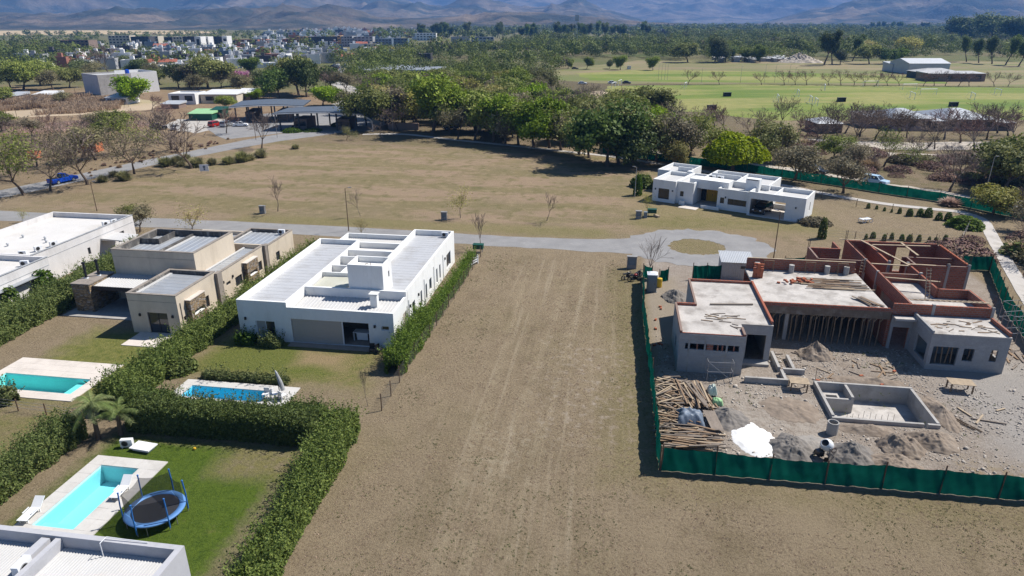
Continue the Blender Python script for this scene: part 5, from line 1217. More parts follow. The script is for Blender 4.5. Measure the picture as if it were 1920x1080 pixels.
def toilet():
    r = thing('portable_toilet', 'gray blue portable toilet with white roof beside the left fence', 'toilet', W(1221, 545), -LOT)
    b = MB(); b.box(-.55, .55, -.55, .55, .06, 2.1); b.box(-.6, .6, -.6, .6, 0, .06); b.build('cabin', 'toilet_gray', r)
    b = MB(); b.prism([(-.6, -.6), (.6, -.6), (.6, .6), (-.6, .6)], 2.1, 2.2); b.add([(-.55, -.55, 2.2), (.55, -.55, 2.2), (.55, .55, 2.2), (-.55, .55, 2.2), (-.25, -.25, 2.36), (.25, -.25, 2.36), (.25, .25, 2.36), (-.25, .25, 2.36)], [(0, 1, 5, 4), (1, 2, 6, 5), (2, 3, 7, 6), (3, 0, 4, 7), (4, 5, 6, 7)]); b.build('roof', 'white_plastic', r)
    b = MB(); b.box(-.4, .4, -.575, -.552, .12, 2.0); d = b.build('door', 'toilet_gray', r); b = MB(); b.box(.28, .34, -.6, -.577, 1.0, 1.15); b.build('handle', 'black_plastic', d)
toilet()
b = MB(); b.lathe([(.3, 0), (.32, .3), (.3, .6), (.32, .9), (.3, 1.1), (.2, 1.14)], 16); tag(b.build('barrel', 'yellow_plastic', None, W(1236, 538)), 'yellow plastic barrel standing beside the portable toilet', 'barrel')
def motorcycle(loc, rz, label, mat):
    r = thing('motorcycle', label, 'motorcycle', loc, rz, 'motorcycles by the site fence')
    for x in (-.65, .65):
        b = MB(); b.lathe([(.30, -.05), (.31, 0), (.30, .05), (.24, .05), (.24, -.05), (.30, -.05)], 18, cap=False); w = b.build('wheel', 'tire', r); w.rotation_euler = (math.pi / 2, 0, 0); w.location = (x, 0, .31)
        b = MB(); b.lathe([(.05, -.05), (.05, .05)], 8)
        for k in range(6): b.bar((0, 0, 0), (.24 * math.cos(k * 1.05), .24 * math.sin(k * 1.05), 0), .02)
        b.build('rim', 'steel_gray', w)
    b = MB(); b.tube([(.65, 0, .31), (.45, 0, .95), (.38, 0, 1.05)], .04); b.tube([(-.65, 0, .31), (-.1, 0, .4), (.2, 0, .4)], .04); b.tube([(.42, 0, .85), (-.05, 0, .72), (-.6, 0, .75)], .04); b.tube([(.38, -.35, 1.05), (.42, 0, 1.02), (.38, .35, 1.05)], .02); b.build('frame', 'steel_gray', r)
    b = MB(); b.box(-.15, .2, -.13, .13, .3, .62); b.build('engine', 'black_plastic', r)
    b = MB(); b.lathe([(.02, -.25), (.15, -.15), (.16, .1), (.03, .25)], 10); t = b.build('fuel_tank', mat, r, smooth=True); t.rotation_euler = (0, math.pi / 2, 0); t.location = (.15, 0, .8)
    b = MB(); b.box(-.7, -.05, -.13, .13, .76, .86); b.build('seat', 'black_plastic', r)
motorcycle(W(1176, 524), .5, 'motorcycle parked left of the others outside the site fence', 'dark_paint'); motorcycle(W(1189, 527), .3, 'middle motorcycle parked outside the site fence', 'red_paint'); motorcycle(W(1197, 521), .9, 'motorcycle parked nearest the portable toilet outside the site fence', 'dark_paint')

# ------------------------------------------------------------------ foliage
def leaf_quads(C, size, rng, up=.35, aspect=1.6, norm=None):
    """leaf faces (folded quads) centred at C (n,3) with random directions"""
    n = len(C); a = rng.normal(size=(n, 3)); 
    if norm is not None: a = a * .75 + norm
    a[:, 2] += up; a /= np.linalg.norm(a, axis=1, keepdims=True) + 1e-9
    r = rng.normal(size=(n, 3)); t = np.cross(a, r); t /= np.linalg.norm(t, axis=1, keepdims=True) + 1e-9; q = np.cross(a, t)
    s = (size if hasattr(size, '__len__') else np.full(n, size)) * rng.uniform(.6, 1.35, n)
    t = t * (s * aspect * .5)[:, None]; q = q * (s * .5)[:, None]
    V = np.stack([C - t, C - q * .9 - a * (s * .12)[:, None], C + t, C + q * .9 - a * (s * .12)[:, None]], 1).reshape(-1, 3)
    return V, np.arange(4 * n).reshape(n, 4)
class Tree:
    def __init__(s, seed): s.rng = random.Random(seed); s.b = MB(); s.tips = []; s.fine = MB(); s.rmin = 0.0
    def grow(s, p, d, L, r, lev, n_child, spread, ratio, up, bend=.15, seg=3, sides=6, fine_from=3):
        rng = s.rng; pts = [p]; rad = [r]; q = p
        for i in range(seg):
            d = (d + Vector((rng.gauss(0, bend), rng.gauss(0, bend), rng.gauss(0, bend) + up * .3))).normalized(); q = q + d * (L / seg); pts.append(q); rad.append(max(r * (1 - .5 * (i + 1) / seg), s.rmin))
        (s.fine if len(n_child) - lev <= fine_from - 1 and lev > 0 else s.b).tube(pts, rad, max(3, sides - lev))
        if lev >= len(n_child): s.tips.append((q, d, L)); return
        if lev >= len(n_child) - 2: s.tips.append((pts[-2], d, L))
        k = n_child[lev]; ph = rng.uniform(0, 6.28)
        for i in range(k):
            t = 1.0 if (i < 2 or lev == 0) else rng.uniform(.4, .95); f = t * seg; j = min(int(f), seg - 1); o = pts[j].lerp(pts[j + 1], f - j)
            az = ph + 6.283 * i / k + rng.uniform(-.4, .4); sp = spread[lev] * rng.uniform(.7, 1.25); x = d.orthogonal().normalized(); y = d.cross(x)
            nd = (d * math.cos(sp) + (x * math.cos(az) + y * math.sin(az)) * math.sin(sp)).normalized(); nd = (nd + Vector((0, 0, up))).normalized()
            s.grow(o, nd, L * ratio[lev] * rng.uniform(.8, 1.15), rad[j + 1] * (.80 if k < 4 else .72), lev + 1, n_child, spread, ratio, up, bend * 1.1, seg if lev < 2 else 2, sides)
def make_tree(name, seed, H, trunk, n_child, spread, ratio, up, leaf=None, n_leaf=0, leaf_r=.6, leaf_s=.22, bark='bark', twig='twig', lean=.05, dome=None, r0=None, cat='tree', bend=.15):
    """tapered trunk with limbs; leaves gather round the twig ends; scaled so that the tree is 1 m tall"""
    T = Tree(seed); T.rmin = H * (.0034 if not leaf else .0022); nr = np.random.default_rng(seed); r0 = r0 or H * .025
    T.grow(Vector((0, 0, -.1)), Vector((lean, lean * .5, 1)).normalized(), trunk, r0, 0, n_child, spread, ratio, up, bend)
    r = thing(name, name.replace('_', ' '), cat)
    top = max([v[2] for v in T.b.v + T.fine.v]); k = 1.0
    LV = None
    if leaf:
        P = np.array([t[0] for t in T.tips]); wt_ = nr.gamma(1.2, 1, len(P)); c = P[nr.choice(len(P), n_leaf, p=wt_ / wt_.sum())] + nr.normal(size=(n_leaf, 3)) * leaf_r * np.array([1, 1, .8]); c = c[c[:, 2] > .5]
        if dome:
            d = nr.normal(size=(n_leaf, 3)); d /= np.linalg.norm(d, axis=1, keepdims=True); d[:, 2] = np.abs(d[:, 2]) - .12; lump = .62 + .76 * fbm(d[:, 0] * 3 + 9, d[:, 1] * 3 + d[:, 2] * 2, 4, seed); c = np.array([0, 0, top * .38]) + d * (lump * nr.uniform(.8, 1.0, n_leaf))[:, None] * np.array([dome * top, dome * top, top * .62])
        cc = c - np.array([0, 0, top * .45]); cc /= np.linalg.norm(cc, axis=1, keepdims=True) + 1e-6
        LV, LF = leaf_quads(c, leaf_s, nr, .3, 1.4, cc * .8); top = max(top, np.percentile(c[:, 2], 99.5))
    k = 1.0 / top
    T.b.v = [(x * k, y * k, z * k) for x, y, z in T.b.v]; T.fine.v = [(x * k, y * k, z * k) for x, y, z in T.fine.v]
    tr = T.b.build('trunk', bark, r)
    if T.fine.v:
        if leaf: T.fine.build('branches', twig, r)
        else: T.fine.build('crown', twig, r)
    if leaf: np_mesh('crown', LV * k, LF, leaf, r)
    return Proto(r)
TREES = {}
def leafy(key, seed, mat, n=4200, lr=.75, ls=.36, **kw):
    d = dict(H=9, trunk=1.5, n_child=[6, 5, 4], spread=[.75, .65, .6], ratio=[1.45, .68, .62], up=.14); d.update(kw); H = d.pop('H')
    TREES[key] = make_tree(kw.pop('nm', 'leafy_tree') if 'nm' in kw else 'leafy_tree', seed, H, d.pop('trunk'), d.pop('n_child'), d.pop('spread'), d.pop('ratio'), d.pop('up'), mat, n, lr, ls, **{k_: v for k_, v in d.items() if k_ != 'nm'})
leafy('green1', 11, 'leaf_green', 9000, .42, .25); leafy('green2', 12, 'leaf_green', 8200, .45, .26, spread=[.62, .6, .6]); leafy('mid1', 13, 'leaf_mid', 8000, .42, .25); leafy('mid2', 14, 'leaf_mid', 7400, .45, .25, spread=[.85, .6, .6])
leafy('dark1', 15, 'leaf_dark', 9000, .42, .26); leafy('dark2', 16, 'leaf_dark', 8200, .45, .26, spread=[.85, .6, .6])
leafy('olive1', 17, 'leaf_olive', 4600, .42, .2, n_child=[5, 4, 4, 3], ratio=[1.35, .68, .62, .6], spread=[.8, .65, .6, .6]); leafy('olive2', 18, 'leaf_olive', 3600, .42, .2, n_child=[5, 4, 4, 3], ratio=[1.35, .68, .62, .6], spread=[.75, .6, .6, .6]); leafy('olive3', 21, 'leaf_mid', 5000, .42, .21, spread=[.85, .65, .6])
leafy('tall', 19, 'leaf_dark', 8000, .42, .28, H=12, trunk=3.0, n_child=[7, 5, 3], spread=[.32, .45, .5], ratio=[1.1, .5, .6], up=.3)
leafy('yellow', 20, 'leaf_yellow', 7000, .42, .24)
leafy('lime', 22, 'leaf_lime', 15000, .42, .2, trunk=1.2, n_child=[6, 5, 4], spread=[1.0, .6, .6], ratio=[1.35, .7, .65], up=.10, dome=.62)
leafy('pink', 23, 'leaf_pink', 5000, .45, .24)
def bare(key, seed, nm='bare_tree', twig='twig', bark='bark_pale', **kw):
    d = dict(H=7, trunk=1.9, n_child=[5, 5, 4, 4], spread=[.66, .52, .52, .55], ratio=[1.15, .72, .66, .6], up=.09); d.update(kw)
    TREES[key] = make_tree(nm, seed, d['H'], d['trunk'], d['n_child'], d['spread'], d['ratio'], d['up'], d.get('leaf'), d.get('n_leaf', 0), .5, d.get('ls', .2), bark, twig, bend=.13, r0=d.get('r0'))
bare('bare1', 31, bark='bark'); bare('bare2', 32, spread=[.75, .5, .5, .55], bark='bark'); bare('bare3', 33, spread=[.55, .5, .5, .5], twig='twig_red')
bare('budding1', 34, leaf='leaf_olive', n_leaf=1500, ls=.15, spread=[.75, .55, .5, .5], bark='bark'); bare('budding2', 35, leaf='leaf_mid', n_leaf=2200, ls=.15, spread=[.8, .5, .5, .5], bark='bark')
bare('sap1', 36, 'bare_sapling', 'twig', H=3.2, trunk=1.3, n_child=[5, 4, 4], spread=[.45, .45, .45], ratio=[.85, .7, .65], up=.2, r0=.05); bare('sap2', 37, 'bare_sapling', 'twig_yellow', H=3.2, trunk=1.2, n_child=[5, 4, 4], spread=[.5, .45, .45], ratio=[.85, .7, .65], up=.2, r0=.05, leaf='leaf_yellow', n_leaf=500, ls=.1)
bare('fan', 38, 'bare_sapling', 'twig', H=3.2, trunk=.7, n_child=[8, 4, 3], spread=[.5, .3, .35], ratio=[2.3, .6, .6], up=.12, r0=.06); bare('fany', 39, 'bare_sapling', 'twig_yellow', H=3, trunk=.5, n_child=[9, 5, 4], spread=[.62, .35, .35], ratio=[2.4, .55, .6], up=.1, r0=.06, leaf='leaf_yellow', n_leaf=500, ls=.09)
bare('row', 40, 'bare_tree', 'twig_red', H=6, trunk=1.6, n_child=[6, 4, 4, 3], spread=[.72, .4, .45, .45], ratio=[1.3, .65, .6, .6], up=.08, bark='bark')
# bushes
def bush(key, seed, mat, n=900, s=.11, shape=(1, 1, .8), nm='bush', spike=False):
    nr = np.random.default_rng(seed); r = thing(nm, nm, 'bush')
    if spike:
        th = nr.uniform(0, 6.28, n); el = np.arccos(nr.uniform(.12, 1, n)); L = nr.uniform(.6, 1.05, n); d = np.stack([np.sin(el) * np.cos(th), np.sin(el) * np.sin(th), np.cos(el)], 1)
        b0 = np.stack([nr.normal(0, .12, n), nr.normal(0, .12, n), np.zeros(n)], 1); tip = b0 + d * L[:, None] * np.array(shape); mid = b0 + d * (L * .6)[:, None] * np.array(shape) + [0, 0, .06]
        side = np.cross(d, [0, 0, 1.0]); side /= np.linalg.norm(side, axis=1, keepdims=True) + 1e-6; side *= .035
        V = np.stack([b0 - side * .6, mid - side, tip, mid + side], 1).reshape(-1, 3); Fq = np.arange(4 * n).reshape(n, 4)
    else:
        d = nr.normal(size=(n, 3)); d /= np.linalg.norm(d, axis=1, keepdims=True); d[:, 2] = np.abs(d[:, 2]) * 1.0
        lump = .75 + .5 * fbm(d[:, 0] * 2 + seed, d[:, 1] * 2 + d[:, 2], 3, seed); R = lump * nr.uniform(.55, 1.0, n) ** .5
        C = d * R[:, None] * np.array(shape); V, Fq = leaf_quads(C, s, nr, .3, 1.5, d * .6)
    V[:, 2] = np.maximum(V[:, 2], .0); np_mesh('foliage', V, Fq, mat, r)
    b = MB()
    for i in range(5): a = i * 1.256; b.tube([(0, 0, 0), (.25 * math.cos(a), .25 * math.sin(a), .35), (.5 * math.cos(a) * shape[0], .5 * math.sin(a) * shape[1], .6 * shape[2])], [.035, .025, .012], 4)
    b.build('stem', 'bark', r); TREES[key] = Proto(r)
bush('bush1', 51, 'hedge_leaf', 1500, .13); bush('bush2', 52, 'leaf_olive', 1300, .12, (1, 1, .7)); bush('bush3', 53, 'hedge_dark', 1500, .13); bush('clump1', 54, 'grass_clump', 700, shape=(.8, .8, 1.0), nm='grass_clump', spike=True); bush('clump2', 55, 'grass_clump', 600, shape=(.9, .9, .9), nm='grass_clump', spike=True)
bush('cypress', 56, 'hedge_dark', 700, .1, (.42, .42, 1.15), 'young_shrub'); bush('dry', 57, 'dry_grass', 700, shape=(.9, .9, .9), nm='dry_clump', spike=True); bush('twiggy', 58, 'twig_red', 1100, .07, (1, 1, .7), 'twiggy_bush')
USED_T = 0
def tree_at(key, px, py, hpx=None, h=None, label='', group=None, wide=1.0, z=0, loc=None, rz=None):
    global USED_T
    p = loc if loc is not None else W(px, py)
    if h is None:
        t = CAM_H / (math.sin(PITCH) + (py - 540) / FPX * math.cos(PITCH)); ang = math.atan2(CAM_H, p.y); h = hpx * t / FPX / math.cos(ang)
    USED_T += 1
    o = TREES[key].place(Vector((p.x, p.y, z)), random.uniform(0, 6.28) if rz is None else rz, (h * wide, h * wide, h), label, group)
    KIND[o.name] = key; return o
KIND = {}
KIND_WORD = {'green': 'bright green leafy tree', 'mid': 'mid green leafy tree', 'dark': 'dark green leafy tree', 'olive': 'olive gray tree', 'bare': 'leafless tree', 'budding': 'half leafless tree', 'yellow': 'yellowish tree', 'tall': 'tall narrow dark tree', 'row': 'vase shaped leafless tree', 'clump': 'round green grass clump', 'cypress': 'small dark shrub', 'lime': 'lime tree', 'pink': 'pink tree'}
ORD = 'first second third fourth fifth sixth seventh eighth ninth tenth eleventh twelfth thirteenth fourteenth fifteenth sixteenth seventeenth eighteenth nineteenth twentieth'.split(); ORD += ['twenty-' + w for w in ORD[:9]] + ['thirtieth'] + ['thirty-' + w for w in ORD[:9]]
def by_order(group, where, word=None):
    """things of a group that only their order tells apart"""
    sets = {}
    for o in list(COL.objects):
        if o.get('group') == group and o.parent is None:
            k = KIND.get(o.name, ''); sets.setdefault(word or KIND_WORD.get(k.rstrip('123'), 'tree'), []).append(o)
    for wd_, L_ in sets.items():
        L_.sort(key=lambda o: o.location.x / max(o.location.y, 1))
        for i, o in enumerate(L_):
            if i < len(ORD): o['label'] = '%s %s from the left %s' % (ORD[i], wd_, where) if len(L_) > 1 else 'only %s %s' % (wd_, where)

# ------------------------------------------------------------------ hedges
def hedge(label, pts, width, height, mat, seed, leaf=.17, dens=95, rag=.22, sprigs=0, name='hedge', ragged_ends=True):
    """clipped or shaggy hedge along lot coordinates; leaves over an uneven body"""
    nr = np.random.default_rng(seed); P = [LT(*p) for p in pts]; base = P[0]; seg = []
    L = [0]
    for a, c in zip(P, P[1:]): L.append(L[-1] + (c - a).length)
    tot = L[-1]; r = thing(name, label, 'hedge', base, 0)
    PX = np.array([[p.x - base.x, p.y - base.y] for p in P])
    def centre(s):
        x = np.interp(s, L, PX[:, 0]); y = np.interp(s, L, PX[:, 1]); e = .25
        dx = np.interp(np.clip(s + e, 0, tot), L, PX[:, 0]) - np.interp(np.clip(s - e, 0, tot), L, PX[:, 0]); dy = np.interp(np.clip(s + e, 0, tot), L, PX[:, 1]) - np.interp(np.clip(s - e, 0, tot), L, PX[:, 1])
        n = np.sqrt(dx * dx + dy * dy) + 1e-9; return x, y, dx / n, dy / n
    wid = width if hasattr(width, '__len__') else [width, width]; hei = height if hasattr(height, '__len__') else [height, height]
    def body(s, ph, k):
        """superellipse cross-section with bumps; ph 0..pi from right foot over the top to left foot"""
        w = np.interp(s / tot, np.linspace(0, 1, len(wid)), wid) * .5; h = np.interp(s / tot, np.linspace(0, 1, len(hei)), hei)
        bump = 1 + rag * 2 * (fbm(s * .55 + seed, ph * 1.3 + seed, 4, seed) - .5) + rag * .8 * (fbm(s * 2.1, ph * 4, 3, seed + 3) - .5)
        taper = np.clip(np.minimum(s, tot - s) / .8 + .35, 0, 1) ** .5 if ragged_ends else 1.0
        c, q = np.cos(ph), np.sin(ph); e = .55
        return np.sign(c) * np.abs(c) ** e * w * bump * k * taper, np.abs(q) ** e * h * (.55 + .45 * bump) * k * taper
    # inner mass
    ns = max(6, int(tot / .5)); s, ph = np.meshgrid(np.linspace(.2, tot - .2, ns), np.linspace(0, math.pi, 9), indexing='ij'); o, z = body(s, ph, .72); x, y, dx, dy = centre(s)
    V = np.stack([x + dy * o, y - dx * o, z], -1).reshape(-1, 3); idx = np.arange(ns * 9).reshape(ns, 9); Fq = np.stack([idx[:-1, :-1], idx[1:, :-1], idx[1:, 1:], idx[:-1, 1:]], -1).reshape(-1, 4)
    np_mesh('inner_foliage', V, Fq, mat, r)
    area = tot * (np.mean(wid) + 2 * np.mean(hei)); n = int(area * dens)
    s = nr.uniform(0, tot, n); tt = np.linspace(0, math.pi, 400); e = .55; cx = np.sign(np.cos(tt)) * np.abs(np.cos(tt)) ** e * np.mean(wid) * .5; cz = np.abs(np.sin(tt)) ** e * np.mean(hei)
    arc = np.concatenate([[0], np.cumsum(np.hypot(np.diff(cx), np.diff(cz)))]); ph = np.interp(nr.uniform(0, arc[-1], n), arc, tt)
    o, z = body(s, ph, nr.uniform(.80, 1.06, n)); x, y, dx, dy = centre(s); C = np.stack([x + dy * o, y - dx * o, np.maximum(z, .04)], 1)
    nv = np.stack([dy * np.cos(ph), -dx * np.cos(ph), np.sin(ph)], 1)
    V, Fq = leaf_quads(C, leaf, nr, .2, 1.7, nv * .7)
    if sprigs:
        k = sprigs; s = nr.uniform(0, tot, k); pp = nr.uniform(.5, 2.64, k); o, z = body(s, pp, 1.0); x, y, dx, dy = centre(s)
        C0 = np.stack([x + dy * o, y - dx * o, z], 1); D = np.stack([dy * np.cos(pp) + nr.normal(0, .3, k), -dx * np.cos(pp) + nr.normal(0, .3, k), np.sin(pp) + .4], 1); m = 9
        t = np.linspace(.05, 1, m); Ls = nr.uniform(.25, .75, k); C = (C0[:, None] + D[:, None] * (t[None, :, None] * Ls[:, None, None])).reshape(-1, 3) + nr.normal(0, .04, (k * m, 3))
        V2, F2 = leaf_quads(C, leaf * .85, nr, .3); Fq = np.concatenate([Fq, F2 + len(V)]); V = np.concatenate([V, V2])
    V[:, 2] = np.maximum(V[:, 2], .0); np_mesh('foliage', V, Fq, mat, r); return r
hedge('green hedge along the empty lot from the bottom edge up to the cross hedge', [(-18.7, 20.5), (-18.7, 30), (-19.1, 37.5), (-19.4, 43.6)], [1.6, 1.8, 2.3], [1.65, 1.8, 2.2, 2.3], 'hedge_leaf', 3, .115, 240, .40, 900)
hedge('tall dark cross hedge behind the trampoline lawn', [(-36.6, 41.4), (-30, 41.5), (-20.9, 41.6)], 1.9, [2.5, 2.5, 2.3], 'hedge_dark', 4, .11, 250, .20, 320)
hedge('dark hedge row in front of the narrow blue pool', [(-38.8, 43.6), (-34, 43.5), (-26.5, 43.4), (-21.2, 43.8)], [2.2, 1.5, 1.5, 1.9], [2.4, 1.45, 1.35, 1.9], 'hedge_dark', 5, .115, 230, .40, 420)
hedge('shaggy hedge between the beige house and the white house', [(-39.4, 42.6), (-39.7, 50), (-39.5, 58), (-39.3, 68), (-39.3, 76), (-39.0, 84.5)], [2.4, 2.2, 2.0, 1.9, 1.8], [2.7, 2.3, 2.0, 1.9, 1.9], 'hedge_leaf', 6, .125, 200, .50, 1100)
hedge('broad shaggy hedge left of the beige house', [(-60.6, 47), (-60.4, 56), (-60.6, 66), (-61.5, 80)], [3.2, 3.2, 2.8], [2.6, 2.6, 2.4], 'hedge_olive', 7, .13, 180, .50, 800)
hedge('olive green hedge left of the trampoline pool', [(-40.0, 27), (-40.1, 33), (-40.0, 40.0)], [2.5, 2.4, 2.2], [1.9, 1.9, 2.0], 'hedge_olive', 8, .115, 230, .38, 460)
hedge('tall loose hedge along the right wall of the white house', [(-18.6, 52.5), (-18.5, 57), (-18.3, 63.5)], [1.9, 2.1, 1.7], [2.0, 2.3, 2.2], 'hedge_leaf', 9, .12, 200, .55, 520)
hedge('narrow trimmed hedge beside the far half of the white house', [(-18.2, 64.4), (-17.9, 74), (-17.7, 85)], [1.1, .9, 1.0], [1.9, 1.35, 1.25], 'hedge_leaf', 10, .115, 200, .5, 420)
hedge('low flower border behind the narrow blue pool', [(-35.5, 49.6), (-27.2, 49.7)], .9, .65, 'hedge_olive', 11, .12, 160, .4, 60)
hedge('shaded shrub border left of the veranda of the white house', [(-36.1, 56.7), (-34.0, 56.6)], 1.2, .95, 'hedge_dark', 12, .13, 150, .45, 40)
hedge('rounded shrub border under the beige shutter of the white house', [(-33.6, 56.4), (-31.1, 56.5)], 1.3, 1.0, 'hedge_olive', 13, .13, 150, .45, 40)
hedge('low hedge at the left edge below the stone pool deck', [(-52.5, 43.0), (-48.5, 43.2)], 1.6, 1.3, 'hedge_olive', 14, .16, 100, .4, 80)
tree_at('bush1', 0, 0, h=1.5, loc=LT(-38.3, 50.5), label='dark rounded bush bulging from the hedge by the white house lawn', wide=1.1)
tree_at('bush2', 0, 0, h=1.2, loc=LT(-41.0, 55.5), label='gray green bush at the near corner of the beige house wall', wide=1.1)
tree_at('bush2', 0, 0, h=1.4, loc=LT(-60.3, 62), label='gray bush standing out of the hedge left of the beige house', wide=1.3)
def climber(u, w, h, lab, wd=.6):
    tree_at('cypress', 0, 0, h=h, loc=LT(u, w), label=lab, wide=wd)
climber(-64.6, 60.5, 2.6, 'columnar shrub before the wall of the pale house', .9); climber(-64.5, 65.2, 2.8, 'climbing shrub at the corner of the pale house', 1.2)
# palm beside the pool yard
def palm(loc, label, H=3.4, nf=26, seed=1):
    r = thing('palm_tree', label, 'palm', loc); rnd = random.Random(seed)
    b = MB(); b.tube([(0, 0, 0), (.05, 0, H * .4), (.12, .03, H * .72)], [.2, .15, .13], 9); b.build('trunk', 'bark', r)
    for i in range(nf):
        a = 6.283 * i / nf * 2.4 + rnd.uniform(-.2, .2); el = rnd.uniform(-.2, 1.15); L = rnd.uniform(1.5, 2.3); b = MB(); pts = []
        for k in range(9):
            t = k / 8; x = L * t * math.cos(el * (1 - .3 * t)); z = H * .72 + L * (math.sin(el) * t - .62 * t * t); pts.append(Vector((.12 + x * math.cos(a), .03 + x * math.sin(a), z)))
        b.tube(pts, [.025 * (1 - .8 * k / 8) for k in range(9)], 4)
        for k in range(1, 33):
            t = k / 33 * 8; j = min(int(t), 7); p = pts[j].lerp(pts[j + 1], t - j); d = (pts[j + 1] - pts[j]).normalized(); sd = d.cross(Vector((0, 0, 1))).normalized(); ll = .52 * (1 - .55 * abs(k / 33 - .4))
            for sg in (-1, 1):
                e = p + sd * sg * ll * .8 + d * ll * .45 + Vector((0, 0, -.22 * ll - rnd.uniform(0, .1))); w = d * .022; b.add([p - w, e, p + w], [(0, 1, 2)])
        b.build('frond', 'palm_leaf', r)
palm(LT(-37.9, 39.4), 'young palm tree at the corner of the trampoline pool yard', 4.2, 30, 3)
palm(LT(-36.6, 40.2), 'small yellowish palm before the dark cross hedge', 2.6, 16, 5)

# ------------------------------------------------------------------ trees one by one (photo pixel of the foot, height in photo pixels)
GR = 'trees along the entrance road'
for key, x, y, hp, wd, lab in (
    ('budding2', 45, 366, 118, 1.25, 'thick olive tree at the far left of the entrance road'), ('budding1', 95, 358, 92, 1.1, 'leaning tree just left of the blue pickup'),
    ('bare2', 164, 346, 104, 1.15, 'bare branched tree right of the blue pickup'), ('budding1', 252, 326, 92, 1.15, 'rounded budding tree by the entrance road with green clumps before it'),
    ('bare2', 359, 316, 86, 1.25, 'wide bare tree standing among the round grass clumps'), ('bare1', 491, 279, 66, 1.0, 'bare tree at the road fork before the canopies'),
    ('budding1', 118, 316, 78, 1.2, 'budding tree behind the blue pickup'), ('budding2', 232, 290, 78, 1.3, 'greenish tree behind the road, right of the orange wall'), ('bare2', 321, 281, 74, 1.2, 'gray bare tree across the road from the grass clumps'),
    ('budding2', 20, 330, 86, 1.3, 'dense olive tree at the left edge behind the road'), ('bare1', 70, 312, 64, 1.2, 'bare tree at the left behind the road'), ('olive1', 180, 300, 62, 1.3, 'olive tree left of the orange wall'),
    ('green2', 232, 258, 48, 1.2, 'bright green crown rising behind the gray roadside trees'), ('bare1', 296, 262, 56, 1.2, 'bare tree near the gravel yard'), ('bare3', 425, 250, 48, 1.1, 'thin bare tree by the parked cars')):
    tree_at(key, x, y, hp, label=lab, group=GR, wide=wd)
GS = 'saplings by the estate road'
for key, x, y, hp, wd, lab in (
    ('sap1', 521, 396, 66, 1.05, 'bare sapling beside the left meter box'), ('sap1', 676, 406, 52, .75, 'thin reddish sapling by the lamp post'), ('sap2', 863, 409, 60, 1.0, 'yellow green budding sapling right of the middle meter box'),
    ('sap1', 1025, 414, 56, .95, 'bare sapling alone in the middle of the dry field edge'), ('sap1', 905, 472, 70, 1.0, 'bare tree at the far corner of the white tower house'), ('fan', 1216, 511, 74, .95, 'fan shaped bare tree by the turning circle'),
    ('fany', 360, 432, 54, 1.15, 'yellowish fan shaped bush tree behind the beige house'), ('fany', 678, 440, 36, 1.0, 'small yellowish fan shrub behind the white tower house'), ('sap2', 43, 418, 27, 1.1, 'small sapling at the left end of the estate road'),
    ('olive2', 262, 436, 52, 1.0, 'gray green tree at the far corner of the pale house'), ('olive3', 238, 424, 38, 1.1, 'low leafy shrub tree behind the pale house'), ('sap2', 1213, 402, 42, .9, 'small tree before the left end of the house with yellow door'), ('budding2', 650, 263, 26, 1.2, 'small round tree before the canopy'), ('sap1', 720, 262, 32, 1.3, 'small bare tree right of the canopy')):
    tree_at(key, x, y, hp, label=lab, group=GS, wide=wd)
tree_at('sap1', 690, 762, 70, label='thin wispy sapling by the gap between the two hedges', wide=.5)
GC = 'grass clumps along the entrance road'
for i, (x, y, hp) in enumerate(((311, 311, 21), (333, 308, 19), (340, 312, 13), (350, 302, 16), (369, 312, 22), (398, 309, 15), (428, 307, 18), (454, 303, 22), (469, 300, 14), (489, 295, 19), (554, 279, 11), (193, 341, 15), (214, 331, 14), (233, 338, 20))):
    tree_at('clump1' if i % 2 else 'clump2', x, y, hp, label='round green grass clump in the row beside the entrance road', group=GC, wide=1.0)
for i in range(46):
    t = random.random(); a = W(180, 330).lerp(W(430, 268), t) + Vector((random.gauss(-4, 2), random.gauss(2, 2), 0)); tree_at('dry', 0, 0, h=random.uniform(.4, .9), loc=a, label='small dry tuft on the far verge of the entrance road', group='dry tufts on the far verge')
# planted shrubs round the garden of the house with the yellow door
for i, (x, y, hp) in enumerate(((1625, 390, 10), (1641, 394, 8), (1656, 396, 9), (1672, 397, 6), (1689, 400, 10), (1706, 403, 12), (1724, 404, 13), (1742, 408, 16), (1760, 411, 13), (1777, 414, 14), (1796, 417, 11), (1622, 447, 13), (1638, 447, 14), (1656, 450, 15), (1673, 451, 15), (1688, 451, 13), (1705, 451, 12), (1722, 452, 11), (1741, 452, 13), (1756, 453, 12), (1772, 452, 10))):
    tree_at('cypress', x + random.uniform(-3, 3), y + random.uniform(-2, 2), hp * random.uniform(.7, 1.1), label='small dark shrub in the front row of the garden' if y > 430 else 'small dark shrub in the rear row along the footpath', group='planted garden shrubs', wide=random.uniform(.75, 1.2))
for x, y, hp, wd, k, lab in ((1810, 425, 24, 1.3, 'bush1', 'rounded green bush inside the bend of the footpath'), (1540, 447, 36, .5, 'cypress', 'dark upright shrub beside the right wall of the carport house'), (1527, 420, 18, 1.5, 'bush2', 'pale bush at the carport corner'), (1195, 366, 36, .55, 'cypress', 'tall narrow shrub at the left of the house with yellow door'), (1205, 350, 28, .8, 'bush1', 'green shrub behind the left end of the carport house'), (1797, 479, 40, 1.5, 'twiggy', 'large leafless twiggy bush beyond the brick rooms'), (1782, 385, 20, 1.3, 'dry', 'pampas grass clump by the green fence'), (1822, 455, 20, 1.2, 'twiggy', 'brown leafless bush beside the footpath')):
    tree_at(k, x, y, hp, label=lab, wide=wd)
